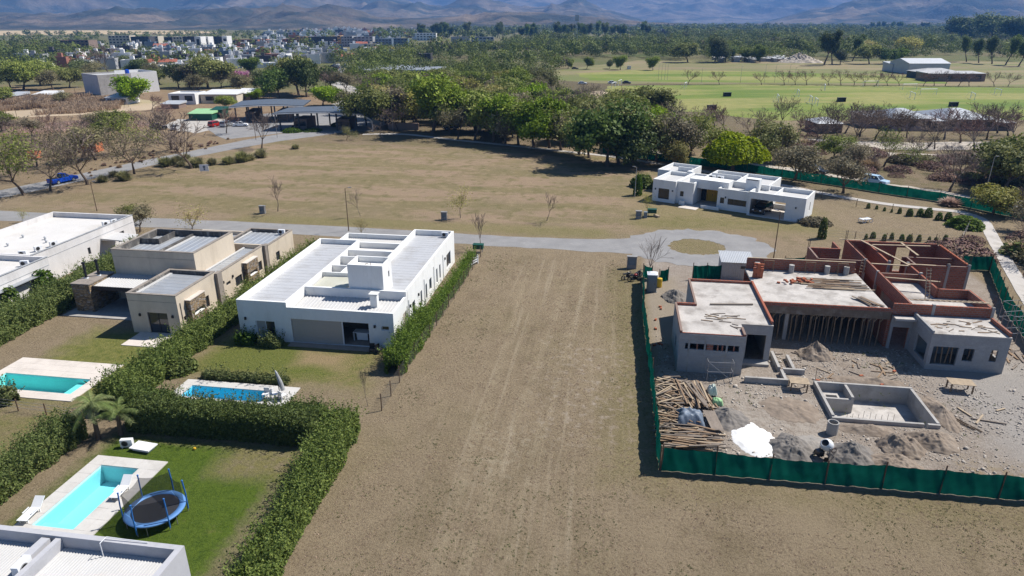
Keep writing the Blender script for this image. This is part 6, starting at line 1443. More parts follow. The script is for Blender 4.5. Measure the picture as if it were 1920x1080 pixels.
# tree belt along the field, front row
GB = 'trees of the belt behind the dry field'
front = (('mid2', 700, 244, 78), ('green1', 812, 252, 104), ('olive1', 760, 240, 70), ('mid1', 845, 250, 70), ('olive2', 858, 262, 62), ('green2', 890, 263, 82), ('green1', 925, 268, 84), ('olive1', 948, 270, 66), ('mid2', 972, 272, 78), ('green1', 1000, 277, 84), ('green2', 1030, 278, 90), ('mid1', 1052, 282, 74), ('olive2', 1085, 290, 82), ('mid2', 1105, 296, 84), ('dark1', 1138, 312, 122), ('mid1', 1160, 308, 100), ('dark2', 1186, 308, 92), ('bare1', 1212, 302, 88), ('olive3', 1232, 304, 86), ('olive2', 1262, 306, 92), ('olive3', 1290, 300, 80),
         ('yellow', 1262, 316, 50))
for i, (k, x, y, hp) in enumerate(front):
    big = (x == 1138); tree_at(k, x, y, hp, label='largest dense green tree at the end of the belt, casting the big shadow' if big else 'tree in the front row of the belt behind the dry field', group=None if big else GB, wide=1.02 if big else 1.0)
tree_at('lime', 1374, 320, 68, label='lime green dome shaped tree behind the house with yellow door', wide=1.25)
GM = 'scrubby trees beyond the green fence'
for k, x, y, hp, wd in (('olive3', 1440, 300, 72, 1.1), ('olive2', 1455, 300, 62, 1.2), ('olive1', 1490, 338, 66, 1.2), ('olive3', 1560, 300, 46, 1.3), ('olive2', 1580, 362, 68, 1.2), ('budding2', 1657, 312, 70, 1.25), ('bare2', 1525, 273, 52, 1.2), ('bare1', 1597, 274, 78, 1.25), ('bare2', 1720, 302, 56, 1.2), ('bare1', 1752, 280, 56, 1.2), ('bare3', 1826, 282, 62, 1.3), ('bare2', 1781, 360, 80, 1.2), ('bare1', 1800, 330, 60, 1.2), ('mid1', 1880, 360, 86, 1.2), ('mid2', 1915, 345, 90, 1.2), ('yellow', 1860, 402, 50, 1.5), ('olive2', 1922, 436, 62, 1.1), ('bare2', 1932, 470, 64, 1.2), ('bare3', 1972, 500, 84, 1.2), ('bare1', 1905, 405, 60, 1.2), ('bare3', 1360, 250, 50, 1.2), ('bare2', 1320, 256, 56, 1.1), ('bare1', 1462, 240, 60, .9), ('bare2', 1400, 262, 50, 1.2), ('bare3', 1490, 262, 46, 1.2), ('bare1', 1640, 262, 60, 1.3), ('bare2', 1545, 262, 60, 1.2), ('bare1', 1680, 262, 52, 1.2), ('bare3', 1900, 265, 56, 1.3), ('olive1', 1610, 320, 50, 1.2), ('bare1', 1570, 258, 66, 1.1), ('bare2', 1870, 250, 60, 1.2), ('olive3', 1845, 345, 60, 1.2), ('bare1', 1612, 256, 62, 1.3), ('bare2', 1660, 256, 62, 1.3), ('bare1', 1700, 258, 52, 1.3), ('bare3', 1770, 262, 62, 1.4), ('bare2', 1800, 268, 60, 1.4), ('bare1', 1850, 262, 66, 1.3), ('bare2', 1890, 255, 58, 1.3), ('bare3', 1585, 250, 60, 1.2), ('bare1', 1500, 250, 44, 1.2), ('bare2', 1430, 246, 44, 1.2), ('bare3', 1340, 240, 46, 1.2)):
    tree_at(k, x, y, hp, label='scrubby or half bare tree on the strip beyond the green fence', group=GM, wide=wd)
for i in range(70):
    x = random.uniform(1420, 1930); y = random.uniform(288, 330 + max(0, x - 1600) * .09) if x > 1560 else random.uniform(255, 300)
    tree_at(random.choice(('twiggy', 'dry', 'bush2', 'twiggy')), x, y, random.uniform(9, 22), label='low dry bush in the scrub strip beyond the green fence', group='low bushes beyond the green fence', wide=1.4)
for i in range(40):
    y = random.uniform(440, 620); x = 1858 + (y - 440) * .6 + random.uniform(38, 130); tree_at(random.choice(('twiggy', 'bush2', 'bush1', 'dry')), x, y, random.uniform(16, 36), label='low scrub bush right of the footpath', group='scrub bushes right of the footpath', wide=1.3)
GROW = 'row of bare trees along the playing field'
for x in (1290, 1349, 1428, 1471, 1491, 1513, 1554, 1577, 1601, 1621, 1642, 1664, 1686, 1731, 1751, 1772, 1797, 1817, 1864, 1890):
    tree_at('row', x, 158.5 + (x - 1290) * .006, random.uniform(24, 30), label='vase shaped bare tree in the row along the playing field', group=GROW, wide=1.25)
for k, x, y, hp in (('green1', 1065, 129, 19), ('green2', 1100, 130, 21), ('dark1', 1143, 129, 17), ('green1', 1163, 131, 25), ('green1', 1224, 132, 24)):
    tree_at(k, x, y, hp, label='round green tree standing alone on the pasture', group='single pasture trees', wide=.9)
for k, x, y, hp, wd in (('tall', 1545, 122, 60, .9), ('tall', 1560, 121, 52, .8), ('tall', 1598, 115, 46, .8), ('tall', 1812, 116, 44, .8), ('tall', 1835, 118, 42, .8), ('tall', 1860, 120, 48, .8), ('tall', 1885, 122, 52, .8), ('tall', 1910, 124, 46, .9), ('dark1', 1575, 121, 28, 1), ('dark1', 1660, 120, 30, 1.2), ('green2', 1690, 119, 26, 1.2), ('mid1', 1630, 120, 34, 1.1), ('dark2', 1340, 117, 44, .8), ('green1', 1425, 117, 30, .9), ('green2', 1497, 104, 26, 1.2), ('yellow', 1620, 108, 30, 1.3), ('yellow', 1700, 104, 32, 1.4), ('dark2', 1800, 75, 40, 1.3), ('dark1', 1858, 78, 52, 1.3), ('dark2', 1895, 80, 44, 1.2), ('dark1', 1360, 116, 30, 1.2), ('mid2', 1395, 116, 26, 1.2), ('mid1', 1290, 117, 34, 1.2)):
    tree_at(k, x, y, hp, label='tall dark tree behind the playing fields' if k in ('tall', 'dark1', 'dark2') else 'leafy green tree behind the playing fields', group='trees behind the playing fields', wide=wd)
# scattered trees left of the belt, between the sheds and the town
for k, x, y, hp, wd in (('green1', 252, 192, 46, 1.3), ('mid1', 45, 168, 50, 1.2), ('green2', 75, 160, 44, 1.2), ('dark1', 20, 165, 36, 1.3), ('mid1', 130, 165, 34, 1.2), ('olive1', 100, 168, 36, 1.2), ('dark1', 150, 145, 34, 1.3), ('bare2', 205, 140, 54, 1.2), ('olive2', 178, 150, 34, 1.2), ('dark2', 265, 140, 28, 1.3), ('olive1', 290, 145, 26, 1.3), ('dark1', 335, 165, 48, .9), ('olive2', 355, 165, 46, 1), ('mid2', 390, 165, 58, 1.2), ('olive1', 375, 175, 34, 1.2), ('green1', 470, 140, 30, 1.2), ('pink', 447, 162, 28, 1.2), ('dark2', 525, 185, 52, .9), ('dark1', 575, 182, 74, .8), ('mid1', 560, 178, 66, 1.1), ('green1', 605, 200, 36, 1.5), ('green2', 640, 198, 30, 1.4), ('green2', 488, 190, 22, 1.3), ('dark1', 500, 175, 44, 1), ('olive2', 415, 165, 30, 1.2), ('bare1', 610, 176, 46, 1.2), ('olive1', 455, 178, 38, 1.1), ('mid1', 10, 195, 30, 1.3), ('dark2', 235, 128, 22, 1.3), ('bare3', 480, 170, 36, 1), ('bare3', 700, 205, 46, 1.2), ('olive2', 665, 215, 44, 1.2), ('olive1', 730, 232, 64, 1.2), ('bare2', 745, 244, 50, 1.2), ('bare1', 30, 262, 44, 1.3), ('olive2', 60, 256, 36, 1.3), ('bare3', 105, 250, 40, 1.3), ('bare2', 140, 262, 46, 1.2), ('olive1', 190, 246, 38, 1.3), ('bare1', 262, 250, 44, 1.3), ('mid2', 5, 250, 40, 1.3), ('bare3', 310, 232, 40, 1.2), ('bare2', 60, 205, 30, 1.3), ('olive2', 120, 196, 24, 1.3), ('bare3', 285, 208, 30, 1.2), ('mid1', 420, 205, 24, 1.3), ('dark1', 620, 168, 44, 1.2), ('olive1', 540, 160, 34, 1.2), ('mid2', 300, 158, 30, 1.3), ('dark2', 60, 142, 26, 1.3), ('green1', 425, 148, 26, 1.3), ('olive2', 650, 175, 40, 1.2)):
    tree_at(k, x, y, hp, label='pink flowering tree among the trees before the town' if k == 'pink' else 'tree among the gardens between the sheds and the town', group=None if k == 'pink' else 'trees before the town', wide=wd)
# inner belt: nearest trees one by one, the wood further back as one mass
def in_poly(x, y, P):
    c = False; j = len(P) - 1
    for i in range(len(P)):
        if (P[i][1] > y) != (P[j][1] > y) and x < (P[j][0] - P[i][0]) * (y - P[i][1]) / (P[j][1] - P[i][1]) + P[i][0]: c = not c
        j = i
    return c
def scatter(poly_px, spacing, seed, wmin=0, wmax=1e9):
    rnd = random.Random(seed); P = [W(*p) for p in poly_px]; x0, x1 = min(p.x for p in P), max(p.x for p in P); y0, y1 = min(p.y for p in P), max(p.y for p in P); out = []
    y = y0
    while y < y1:
        x = x0
        while x < x1:
            q = (x + rnd.uniform(-.5, .5) * spacing, y + rnd.uniform(-.5, .5) * spacing)
            if wmin < q[1] < wmax and in_poly(q[0], q[1], [(p.x, p.y) for p in P]): out.append(q)
            x += spacing
        y += spacing * .9
    rnd.shuffle(out); return out
belt = [(720, 236), (830, 240), (960, 262), (1060, 270), (1200, 292), (1300, 292), (1290, 262), (1240, 232), (1150, 215), (1060, 204), (1030, 192), (1040, 172), (1030, 150), (960, 138), (840, 132), (700, 135), (640, 150), (690, 180), (680, 205)]
near_belt = sorted(scatter(belt, 9.5, 4), key=lambda q: q[1])[:118]
for q in near_belt:
    kk = random.choice(('green1', 'green2', 'mid1', 'mid2', 'dark1', 'olive1', 'olive2', 'olive3', 'bare3', 'bare1', 'yellow', 'mid2', 'bare2')); tree_at(kk, 0, 0, h=random.uniform(7, 11.5), loc=Vector((q[0], q[1], 0)), label=KIND_WORD[kk.rstrip('123')] + ' inside the wooded belt behind its front row', group='trees inside the belt', wide=random.uniform(1, 1.25))
lim = near_belt[-1][1]
def far_wood(name, label, pts, seed, hs=(6, 10), quads=150, ls=.95, mat='far_leaf', gap=0.0):
    nr = np.random.default_rng(seed); P = np.array(pts); P = P[fbm(P[:, 0] * .02, P[:, 1] * .012, 3, seed) > gap]; n = len(P); H = nr.uniform(hs[0], hs[1], n) * (.65 + .7 * fbm(P[:, 0] * .03 + 5, P[:, 1] * .02, 2, seed + 1)) * np.where(nr.random(n) < .12, 1.35, 1); Wd = H * nr.uniform(.42, .66, n)
    d = nr.normal(size=(n, quads, 3)); d /= np.linalg.norm(d, axis=2, keepdims=True); R = nr.uniform(.45, 1.0, (n, quads)) ** .6
    lump = .75 + .5 * nr.random((n, 6)); k = (np.arctan2(d[..., 1], d[..., 0]) / 6.2832 * 5.99 + 3).astype(int) % 6; R *= np.take_along_axis(lump, k, 1)
    C = np.stack([P[:, None, 0] + d[..., 0] * R * Wd[:, None], P[:, None, 1] + d[..., 1] * R * Wd[:, None], H[:, None] * .60 + d[..., 2] * R * H[:, None] * .40], -1).reshape(-1, 3)
    C[:, 2] = np.maximum(C[:, 2], .3); V, Fq = leaf_quads(C, np.repeat(H / 8 * ls, quads), nr, .3, 1.05, d.reshape(-1, 3) * 1.6)
    o = np_mesh(name, V, Fq, mat); tag(o, label, 'wood', kind='stuff'); return o
rest = [q for q in scatter(belt, 9.0, 5) if q[1] > lim]
far_wood('belt_wood', 'dense wood filling the belt further back', rest, 3, (6, 11), 360, .55)
WD = [[(640, 136), (860, 128), (1040, 146), (1060, 128), (1010, 112), (1200, 110), (1290, 116), (1290, 92), (1080, 76), (960, 84), (900, 96), (760, 100), (680, 112), (620, 120)],
      [(1280, 116), (1560, 115), (1700, 113), (1780, 110), (1990, 122), (1990, 70), (1700, 62), (1280, 64), (1180, 72), (1230, 95)],
      [(-120, 150), (40, 146), (120, 128), (170, 108), (60, 92), (-120, 90)]]
for i, poly in enumerate(WD): far_wood('far_wood', ('far wood between the town and the pasture', 'far woodland beyond the playing fields', 'woodland at the left edge before the town')[i], scatter(poly, (12, 15, 13)[i], 20 + i), 30 + i, (6, 12), 190, .75, gap=.40)
far_wood('far_wood', 'far off dark wooded plain below the foothills', scatter([(700, 78), (1100, 72), (1990, 66), (2000, 50), (1200, 50), (700, 60)], 30, 28), 38, (8, 14), 60, 1.7, gap=.42)
far_wood('far_wood', 'scattered far trees among and behind the town', scatter([(-60, 92), (640, 96), (640, 60), (-60, 66)], 40, 29) + scatter([(-60, 135), (200, 130), (560, 128), (640, 130), (640, 96), (-60, 92)], 21, 33), 39, (5, 9), 60, 1.5)
# line of tall eucalyptus trees far off
for i in range(52):
    x = random.choice((random.uniform(930, 1075), random.uniform(1085, 1260), random.uniform(780, 900), random.uniform(1630, 1740)))
    tree_at('tall', x, random.uniform(70.5, 75) if x < 1500 else random.uniform(55, 57), random.uniform(20, 30) if x < 1500 else 14, label='tall dark tree in the far line before the foothills', group='far line of tall trees', wide=.8)
# dry reddish scrub grass on the left, a mass of stems
def scrub_grass(poly, n, seed, h, mat, name, label):
    nr = np.random.default_rng(seed); P = scatter(poly, 1.9, seed); P = np.array(P); i = nr.integers(0, len(P), n); C = P[i] + nr.normal(0, 1.1, (n, 2))
    kp = fbm(C[:, 0] * .07 + 3, C[:, 1] * .05, 4, seed + 2) > .43; C = C[kp]; n = len(C)
    hh = nr.uniform(.45, 1.0, n) * h * (.45 + fbm(C[:, 0] * .2, C[:, 1] * .2, 3, seed)); th = nr.uniform(0, 6.28, n); w = nr.uniform(.05, .13, n); ax = np.stack([np.cos(th) * w, np.sin(th) * w, np.zeros(n)], 1); tip = np.stack([nr.normal(0, .25, n) * hh, nr.normal(0, .25, n) * hh, hh], 1); B = np.stack([C[:, 0], C[:, 1], np.zeros(n)], 1)
    V = np.stack([B - ax, B + ax, B + tip + ax * .7, B + tip - ax * .7], 1).reshape(-1, 3); Fq = np.arange(4 * n).reshape(n, 4); tag(np_mesh(name, V, Fq, mat), label, 'dry grass', kind='stuff')
scrub_grass([(-80, 222), (150, 212), (230, 204), (215, 180), (120, 182), (0, 190), (-80, 195)], 70000, 5, 2.0, 'dry_grass', 'tall_dry_grass', 'tall reddish dry grass left of the sheds')
scrub_grass([(-80, 262), (120, 246), (300, 236), (230, 226), (60, 232), (-80, 236)], 30000, 6, .9, 'dry_grass', 'tall_dry_grass', 'low dry weeds on the waste ground before the clearing')

# tufts on the mown lots: too many to count
def tufts(name, label, n, seed, mat, hmax, thr, inside):
    nr = np.random.default_rng(seed); u = nr.uniform(-17.2, 46, n * 3); w = nr.uniform(20, 89, n * 3)
    k = inside(u, w) & (fbm(u * .35 + seed, w * .35, 4, seed) + nr.normal(0, .05, n * 3) > thr); u, w = u[k][:n], w[k][:n]; m = len(u); q = 5
    U = np.repeat(u, q) + nr.normal(0, .05, m * q); Wd = np.repeat(w, q) + nr.normal(0, .05, m * q); h = nr.uniform(.35, 1, m * q) * hmax * np.repeat(nr.uniform(.4, 1.2, m), q); th = nr.uniform(0, 6.28, m * q); sz = nr.uniform(.015, .035, m * q)
    B = np.stack([U, Wd, np.zeros(m * q)], 1); ax = np.stack([np.cos(th) * sz, np.sin(th) * sz, np.zeros(m * q)], 1); tip = np.stack([nr.normal(0, .6, m * q) * h, nr.normal(0, .6, m * q) * h, h], 1)
    V = np.stack([B - ax, B + ax, B + tip + ax * .5, B + tip - ax * .5], 1).reshape(-1, 3); o = np_mesh(name, V, np.arange(4 * m * q).reshape(-1, 4), mat); o.rotation_euler = (0, 0, -LOT); tag(o, label, 'grass', kind='stuff')
lot_in = lambda u, w: ((u < 4.0) & (w > 20) & (w < 88)) | ((w < 41) & (u < 40))
tufts('dry_tufts', 'dry straw tufts on the empty lot', 13000, 4, 'dry_grass', .055, .47, lot_in)
tufts('weed_tufts', 'green weed tufts on the empty lot', 11000, 9, 'hedge_olive', .07, .56, lambda u, w: lot_in(u, w) & ((u > 0) | (w < 42) | (u < -12)))
tufts('lawn_tufts', 'uneven grass tufts on the building site edge', 3000, 12, 'hedge_olive', .16, .60, lambda u, w: (u > 5) & (w > 42) & (w < 64))

# ------------------------------------------------------------------ vehicles
def car(loc, rz, label, mat, kind='sedan', group=None):
    r = thing('pickup_truck' if kind == 'pickup' else 'car', label, 'pickup' if kind == 'pickup' else 'car', loc, rz, group)
    L, Wd = (5.3, 1.9) if kind == 'pickup' else (4.7, 1.86) if kind == 'suv' else (4.3, 1.76); a = L / 2; wb = L * .29
    belt = 1.12 if kind == 'pickup' else 1.08 if kind == 'suv' else .95; top = 1.82 if kind == 'pickup' else 1.72 if kind == 'suv' else 1.46; g = .34 if kind != 'sedan' else .26
    hood = belt - .06
    prof = [(-a, g + .1), (-a + .04, g), (a - .05, g), (a, g + .15), (a - .02, hood - .18), (a - .15, hood - .06), (a * .42, hood + .02), (a * .36, belt), (-a + .08, belt), (-a, belt - .1)]
    b = MB(); n = len(prof)
    for y, k in ((-Wd / 2, 0), (-Wd / 2 + .1, 1), (Wd / 2 - .1, 1), (Wd / 2, 0)):
        for x, z in prof: b.v.append((x * (1 if k else .985), y, z if k or z < .6 else z - .06))
    for s in range(3): b.f += [(s * n + i, s * n + (i + 1) % n, (s + 1) * n + (i + 1) % n, (s + 1) * n + i) for i in range(n)]
    b.f += [tuple(range(n)), tuple(range(4 * n - 1, 3 * n - 1, -1))]; b.m = [0] * len(b.f)
    b.build('body', mat, r)
    c0, c1 = {'pickup': (-.55, 1.15), 'suv': (-2.2, 1.1), 'sedan': (-1.75, .95)}[kind]; sl = .5 if kind != 'suv' else .35
    bt, tp = (c0, c1), (c0 + sl * (.35 if kind != 'sedan' else 1.2), c1 - .75); w0, w1 = Wd / 2 - .08, Wd / 2 - .24
    vs = [(bt[0], -w0, belt), (bt[1], -w0, belt), (bt[1], w0, belt), (bt[0], w0, belt), (tp[0], -w1, top - .08), (tp[1], -w1, top - .08), (tp[1], w1, top - .08), (tp[0], w1, top - .08)]
    b = MB(); b.add(vs, [(0, 1, 5, 4), (1, 2, 6, 5), (2, 3, 7, 6), (3, 0, 4, 7)]); b.build('windows', 'glass', r)
    b = MB(); b.prism([(tp[0] - .04, -w1 - .02), (tp[1] + .05, -w1 - .02), (tp[1] + .05, w1 + .02), (tp[0] - .04, w1 + .02)], top - .1, top); rf = b.build('roof', mat, r)
    xm = (bt[0] + bt[1]) / 2
    for e0, e1 in [(vs[i], vs[i + 4]) for i in range(4)] + [((xm - .1, s * w0, belt), (xm - .2, s * w1, top - .08)) for s in (-1, 1)]: b = MB(); b.bar(e0, e1, .09); b.build('pillar', mat, r)
    if kind == 'pickup':
        b = MB(); b.box(-a + .1, c0 - .06, -Wd / 2 + .14, Wd / 2 - .14, belt + .002, belt + .012); b.build('bed', 'black_plastic', r)
        b = MB(); b.bar((c0 - .15, -w0, belt), (c0 - .15, -w1, top - .05), .07); b.bar((c0 - .15, w0, belt), (c0 - .15, w1, top - .05), .07); b.bar((c0 - .15, -w1, top - .05), (c0 - .15, w1, top - .05), .07); b.build('roll_bar', 'black_plastic', r)
    for x in (-wb, wb):
        for s in (-1, 1):
            R = .38 if kind != 'sedan' else .32; b = MB(); b.lathe([(R * .62, -.11), (R, -.1), (R, .1), (R * .62, .11)], 18); w = b.build('wheel', 'tire', r); w.rotation_euler = (math.pi / 2, 0, 0); w.location = (x, s * (Wd / 2 - .09), R)
            b = MB(); b.lathe([(R * .58, -.115), (R * .58, .115), (.04, .12)], 12); b.build('rim', 'silver_paint', w)
    for s in (-1, 1):
        b = MB(); b.box(a - .1, a + .01, s * (Wd / 2 - .3) - .16, s * (Wd / 2 - .3) + .16, hood - .3, hood - .14); b.build('headlight', 'white_plastic', r)
        b = MB(); b.box(-a - .01, -a + .06, s * (Wd / 2 - .2) - .1, s * (Wd / 2 - .2) + .1, belt - .36, belt - .1); b.build('tail_light', 'red_paint', r)
        b = MB(); b.box(c1 - .35, c1 - .15, s * (Wd / 2 + .02) - .08, s * (Wd / 2 + .02) + .08, belt, belt + .14); b.build('mirror', mat, r)
    return r
def heading(p, q): d = W(*q) - W(*p); return math.atan2(d.y, d.x)
car(W(119, 342), heading((119, 342), (180, 329)), 'bright blue pickup truck driving on the entrance road', 'blue_paint', 'pickup')
PK = 'cars parked by the gatehouse'
car(W(404, 237), math.radians(75), 'red car parked by the gatehouse', 'red_paint', 'suv', PK); car(W(425, 237), math.radians(80), 'silver car parked right of the red car', 'silver_paint', 'suv', PK); car(W(452, 237), math.radians(10), 'white car parked near the dark canopy', 'white_paint', 'sedan', PK)
car(W(562, 240), math.radians(170), 'dark car passing under the entrance canopy', 'dark_paint', 'sedan', PK); car(W(845, 243), math.radians(200), 'dark car half hidden behind the belt trunks', 'dark_paint', 'suv'); car(W(675, 196), math.radians(60), 'dark car on the pale street behind the canopy', 'dark_paint', 'suv'); car(W(298, 243), math.radians(30), 'dark van in the gravel yard', 'dark_paint', 'suv')
car(W(330, 243), math.radians(100), 'white car in the gravel yard', 'white_paint', 'sedan')
car(on_circle_house(18.3, 2.6, .05), math.radians(-34 - 90 - 8), 'black car parked inside the white carport', 'dark_paint', 'suv')
car(W(1530, 326), heading((1500, 322), (1600, 340)), 'black car on the lane behind the green fence', 'dark_paint', 'suv'); car(W(1641, 345), heading((1600, 340), (1690, 356)), 'pale blue car on the lane behind the green fence', 'skyblue_paint', 'suv'); car(W(1895, 393), heading((1860, 386), (1930, 402)), 'white car half hidden by scrub at the right edge', 'white_paint', 'sedan')
for x, y, m in ((1092, 158, 'white_paint'), (1148, 157, 'white_paint'), (1175, 157, 'dark_paint'), (1078, 130, 'dark_paint')): car(W(x, y), random.uniform(-.3, .3), {1092: 'first white car at the playing field edge', 1148: 'white car behind the near goals', 1175: 'dark blue car behind the near goals', 1078: 'dark car under the pasture trees'}[x], m, 'sedan')
for i in range(16): car(W(random.uniform(618, 656), random.uniform(120, 142)), random.uniform(0, 6), 'tiny parked car on the town street left of the blue roofed hall', random.choice(('white_paint', 'silver_paint', 'dark_paint', 'red_paint')), 'sedan', 'cars on the town street')

# ------------------------------------------------------------------ trampoline, loungers and garden things
def trampoline():
    c = W(291, 953, .72); R = 1.78; r = thing('trampoline', 'round blue rimmed trampoline with safety net on the lawn', 'trampoline', (c.x, c.y, 0), 0)
    n = 40
    b = MB(); b.lathe([(R * .80, .70), (R * .81, .76), (R, .76), (R * 1.03, .70), (R, .66)], n, cap=False); b.build('rim_pad', 'trampoline_blue', r, smooth=True)
    b = MB(); b.lathe([(R * .805, .715), (.001, .70)], n, cap=False); b.build('jump_mat', 'trampoline_mat', r)
    b = MB(); b.lathe([(R * .99, .60), (R * 1.0, .64), (R * .97, .64), (R * .97, .60)], n, cap=False); b.build('frame_ring', 'steel_gray', r)
    tips = []
    for i in range(6):
        a = 2 * math.pi * i / 6 + .35; x, y = R * 1.03 * math.cos(a), R * 1.03 * math.sin(a)
        b = MB(); b.tube([(x, y, .02), (x, y, .64)], .03); b.tube([(x * .9 - y * .3, y * .9 + x * .3, .02), (x * .9 - y * .3, y * .9 + x * .3, .6)], .025); b.build('leg', 'steel_gray', r)
        b = MB(); b.tube([(x * 1.02, y * 1.02, .2), (x * 1.03, y * 1.03, 1.4), (x * 1.0, y * 1.0, 2.35)], .045, 8); p = b.build('net_post', 'frame_blue', r); tips.append((x, y))
        b = MB(); b.lathe([(.06, 2.35), (.06, 2.42), (.0, 2.45)], 8, (x, y, 0)); b.build('post_cap', 'frame_blue', p)
    b = MB(); k = 6
    for i in range(1, 6):
        (x0, y0), (x1, y1) = tips[i - 1], tips[i]; vs = []
        for s in range(k + 1):
            for t in range(9):
                u = t / 8; z = .78 + (2.25 - .12 * math.sin(math.pi * u) - .78) * s / k; f = .93 - .05 * math.sin(math.pi * u); vs.append(((x0 + (x1 - x0) * u) * f, (y0 + (y1 - y0) * u) * f, z))
        b.add(vs, [(s * 9 + t, s * 9 + t + 1, (s + 1) * 9 + t + 1, (s + 1) * 9 + t) for s in range(k) for t in range(8)])
    b.build('safety_net', 'safety_net', r)
trampoline()
def lounger(loc, rz, label):
    r = thing('sun_lounger', label, 'sun lounger', loc, rz, 'sun loungers by the trampoline pool')
    b = MB(); b.box(-.32, .32, -.95, .35, .28, .33); b.build('seat', 'white_plastic', r)
    b = MB(); b.add([(-.32, .35, .30), (.32, .35, .30), (.32, .95, .78), (-.32, .95, .78), (-.32, .37, .25), (.32, .37, .25), (.32, .99, .74), (-.32, .99, .74)], [(0, 1, 2, 3), (7, 6, 5, 4), (0, 3, 7, 4), (1, 5, 6, 2), (3, 2, 6, 7)]); b.build('backrest', 'white_plastic', r)
    for x in (-.3, .24):
        for y in (-.8, .3):
            b = MB(); b.box(x, x + .06, y, y + .06, 0, .28); b.build('leg', 'white_plastic', r)
    b = MB(); b.box(-.32, -.27, -.4, .2, .42, .46); b.box(.27, .32, -.4, .2, .42, .46); b.build('armrests', 'white_plastic', r)
lounger(LT(-31.75, 33.8, .07), -LOT + .1, 'white sun lounger between the pool and the trampoline'); lounger(LT(-36.0, 30.9, .07), -LOT + .1, 'white sun lounger by the near left corner of the trampoline pool')
AC.place(LT(-35.0, 38.8), -LOT + .25, .98, 'white pool heat pump on the lawn behind the trampoline pool', 'air conditioner units')
b = MB(); b.box(-.85, .85, -.5, .5, .22, .3); b.box(-.7, .7, -.35, .35, 0, .22); tag(b.build('pump_cover', 'white_plastic', None, LT(-33.6, 38.7), -LOT - .1), 'low white pump cover box on the lawn beside the heat pump', 'cover box')
b = MB(); b.lathe([(.0, 0), (.09, .03), (.12, .1), (.09, .18), (.0, .2)], 12); tag(b.build('toy_ball', 'yellow_plastic', None, LT(-29.8, 39.2)), 'small yellow toy ball on the trampoline lawn', 'ball')
def parasol():
    r = thing('parasol', 'folded gray cantilever parasol beside the narrow blue pool', 'parasol', LT(-26.9, 47.2, .07), -LOT)
    b = MB(); b.box(-.45, .45, -.45, .45, 0, .1); b.build('base', 'concrete', r); b = MB(); b.tube([(0, 0, .1), (0, 0, 2.2), (-.15, 0, 2.6)], .04); b.build('pole', 'dark_frame', r)
    b = MB(); b.tube([(.35, 0, .75), (.2, 0, 1.5), (-.05, 0, 2.35), (-.15, 0, 2.6)], [.2, .17, .1, .03], 10); b.build('canopy', 'membrane_gray', r); b = MB(); b.bar((0, 0, 1.1), (.3, 0, .9), .05); b.build('arm', 'dark_frame', r)
parasol()
def chair(loc, rz, label, group, mat='white_plastic'):
    r = thing('garden_chair', label, 'chair', loc, rz, group)
    b = MB(); b.box(-.25, .25, -.25, .25, .42, .46); b.build('seat', mat, r); b = MB(); b.box(-.25, .25, .21, .26, .46, .9); b.build('backrest', mat, r)
    for x in (-.24, .19):
        for y in (-.24, .19): b = MB(); b.box(x, x + .05, y, y + .05, 0, .42); b.build('leg', mat, r)
for i in range(3): chair(LT(-28.0 + i * .75, 46.9, .07), -LOT + i * 1.3, ('left', 'middle', 'right')[i] + ' white garden chair of three beside the narrow blue pool', 'garden chairs at the blue pool')
for i in range(2): chair(LT(-22.0 + i * .7, 56.5, 0), i * .8, ('dark garden chair against the front wall of the white house', 'second dark garden chair by the planter box')[i], 'dark chairs by the white house', 'black_plastic')
# ------------------------------------------------------------------ poles, meter boxes, signs
def lamp_post(p, h, label, arm=0.0, rz=0.0, mat='post_wood', group='lamp posts'):
    r = thing('lamp_post', label, 'lamp post', p, rz, group)
    b = MB(); b.tube([(0, 0, 0), (0, 0, h)], [.075, .045], 8); b.build('pole', mat, r)
    b = MB(); b.tube([(0, 0, h - .05), (.35 + arm, 0, h + .08)], .025, 5); b.build('arm', mat, r); b = MB(); b.prism([(.25 + arm, -.12), (.75 + arm, -.08), (.75 + arm, .08), (.25 + arm, .12)], h + .04, h + .12); b.build('lamp_head', 'steel_gray', r)
lamp_post(W(654, 433), 6.6, 'lamp post behind the white tower house', .2, .3); lamp_post(W(1449, 493), 7.0, 'lamp post right of the turning circle', .1, 2.2); lamp_post(W(182, 396), 5.0, 'thin lamp post left by the estate road', 0, .2); lamp_post(W(1190, 370), 5.5, 'pale pole left of the house with yellow door', 0, 2.8, 'concrete'); lamp_post(W(1460, 316), 8.5, 'tall pole with lamp behind the green fence', .3, 3.0); lamp_post(W(737, 245), 9.0, 'pale pole right of the entrance canopy', .3, 0, 'steel_gray'); lamp_post(W(520, 258), 8.0, 'lamp post on the small island before the canopy', .3, 2, 'steel_gray')
lamp_post(W(1845, 372), 7.5, 'thick pale pole at the right among the scrub', 0, 0, 'concrete_pale')
for x, y, h in ((18, 240, 9), (37, 240, 9), (74, 236, 8), (155, 236, 11), (365, 172, 13), (480, 262, 7), (1512, 262, 9), (425, 240, 8)): lamp_post(W(x, y), h, 'street pole %s' % {18: 'leftmost over the dry waste ground', 37: 'second from the left over the waste ground', 74: 'third from the left over the waste ground', 155: 'tall, before the dry clearing', 365: 'before the trees behind the sheds', 480: 'beside the bare tree at the road fork', 1512: 'beside the dirt street', 425: 'near the parked cars'}[x], .3, 1.0)
for i, x in enumerate((1315, 1388, 1433, 1452, 1478, 1489, 1234, 1240, 1246, 1251)): lamp_post(W(x, 150 if x < 1300 else 155), random.uniform(7, 10), 'thin net pole at the edge of the playing fields', 0, 0, 'steel_gray', 'net poles at the playing fields')
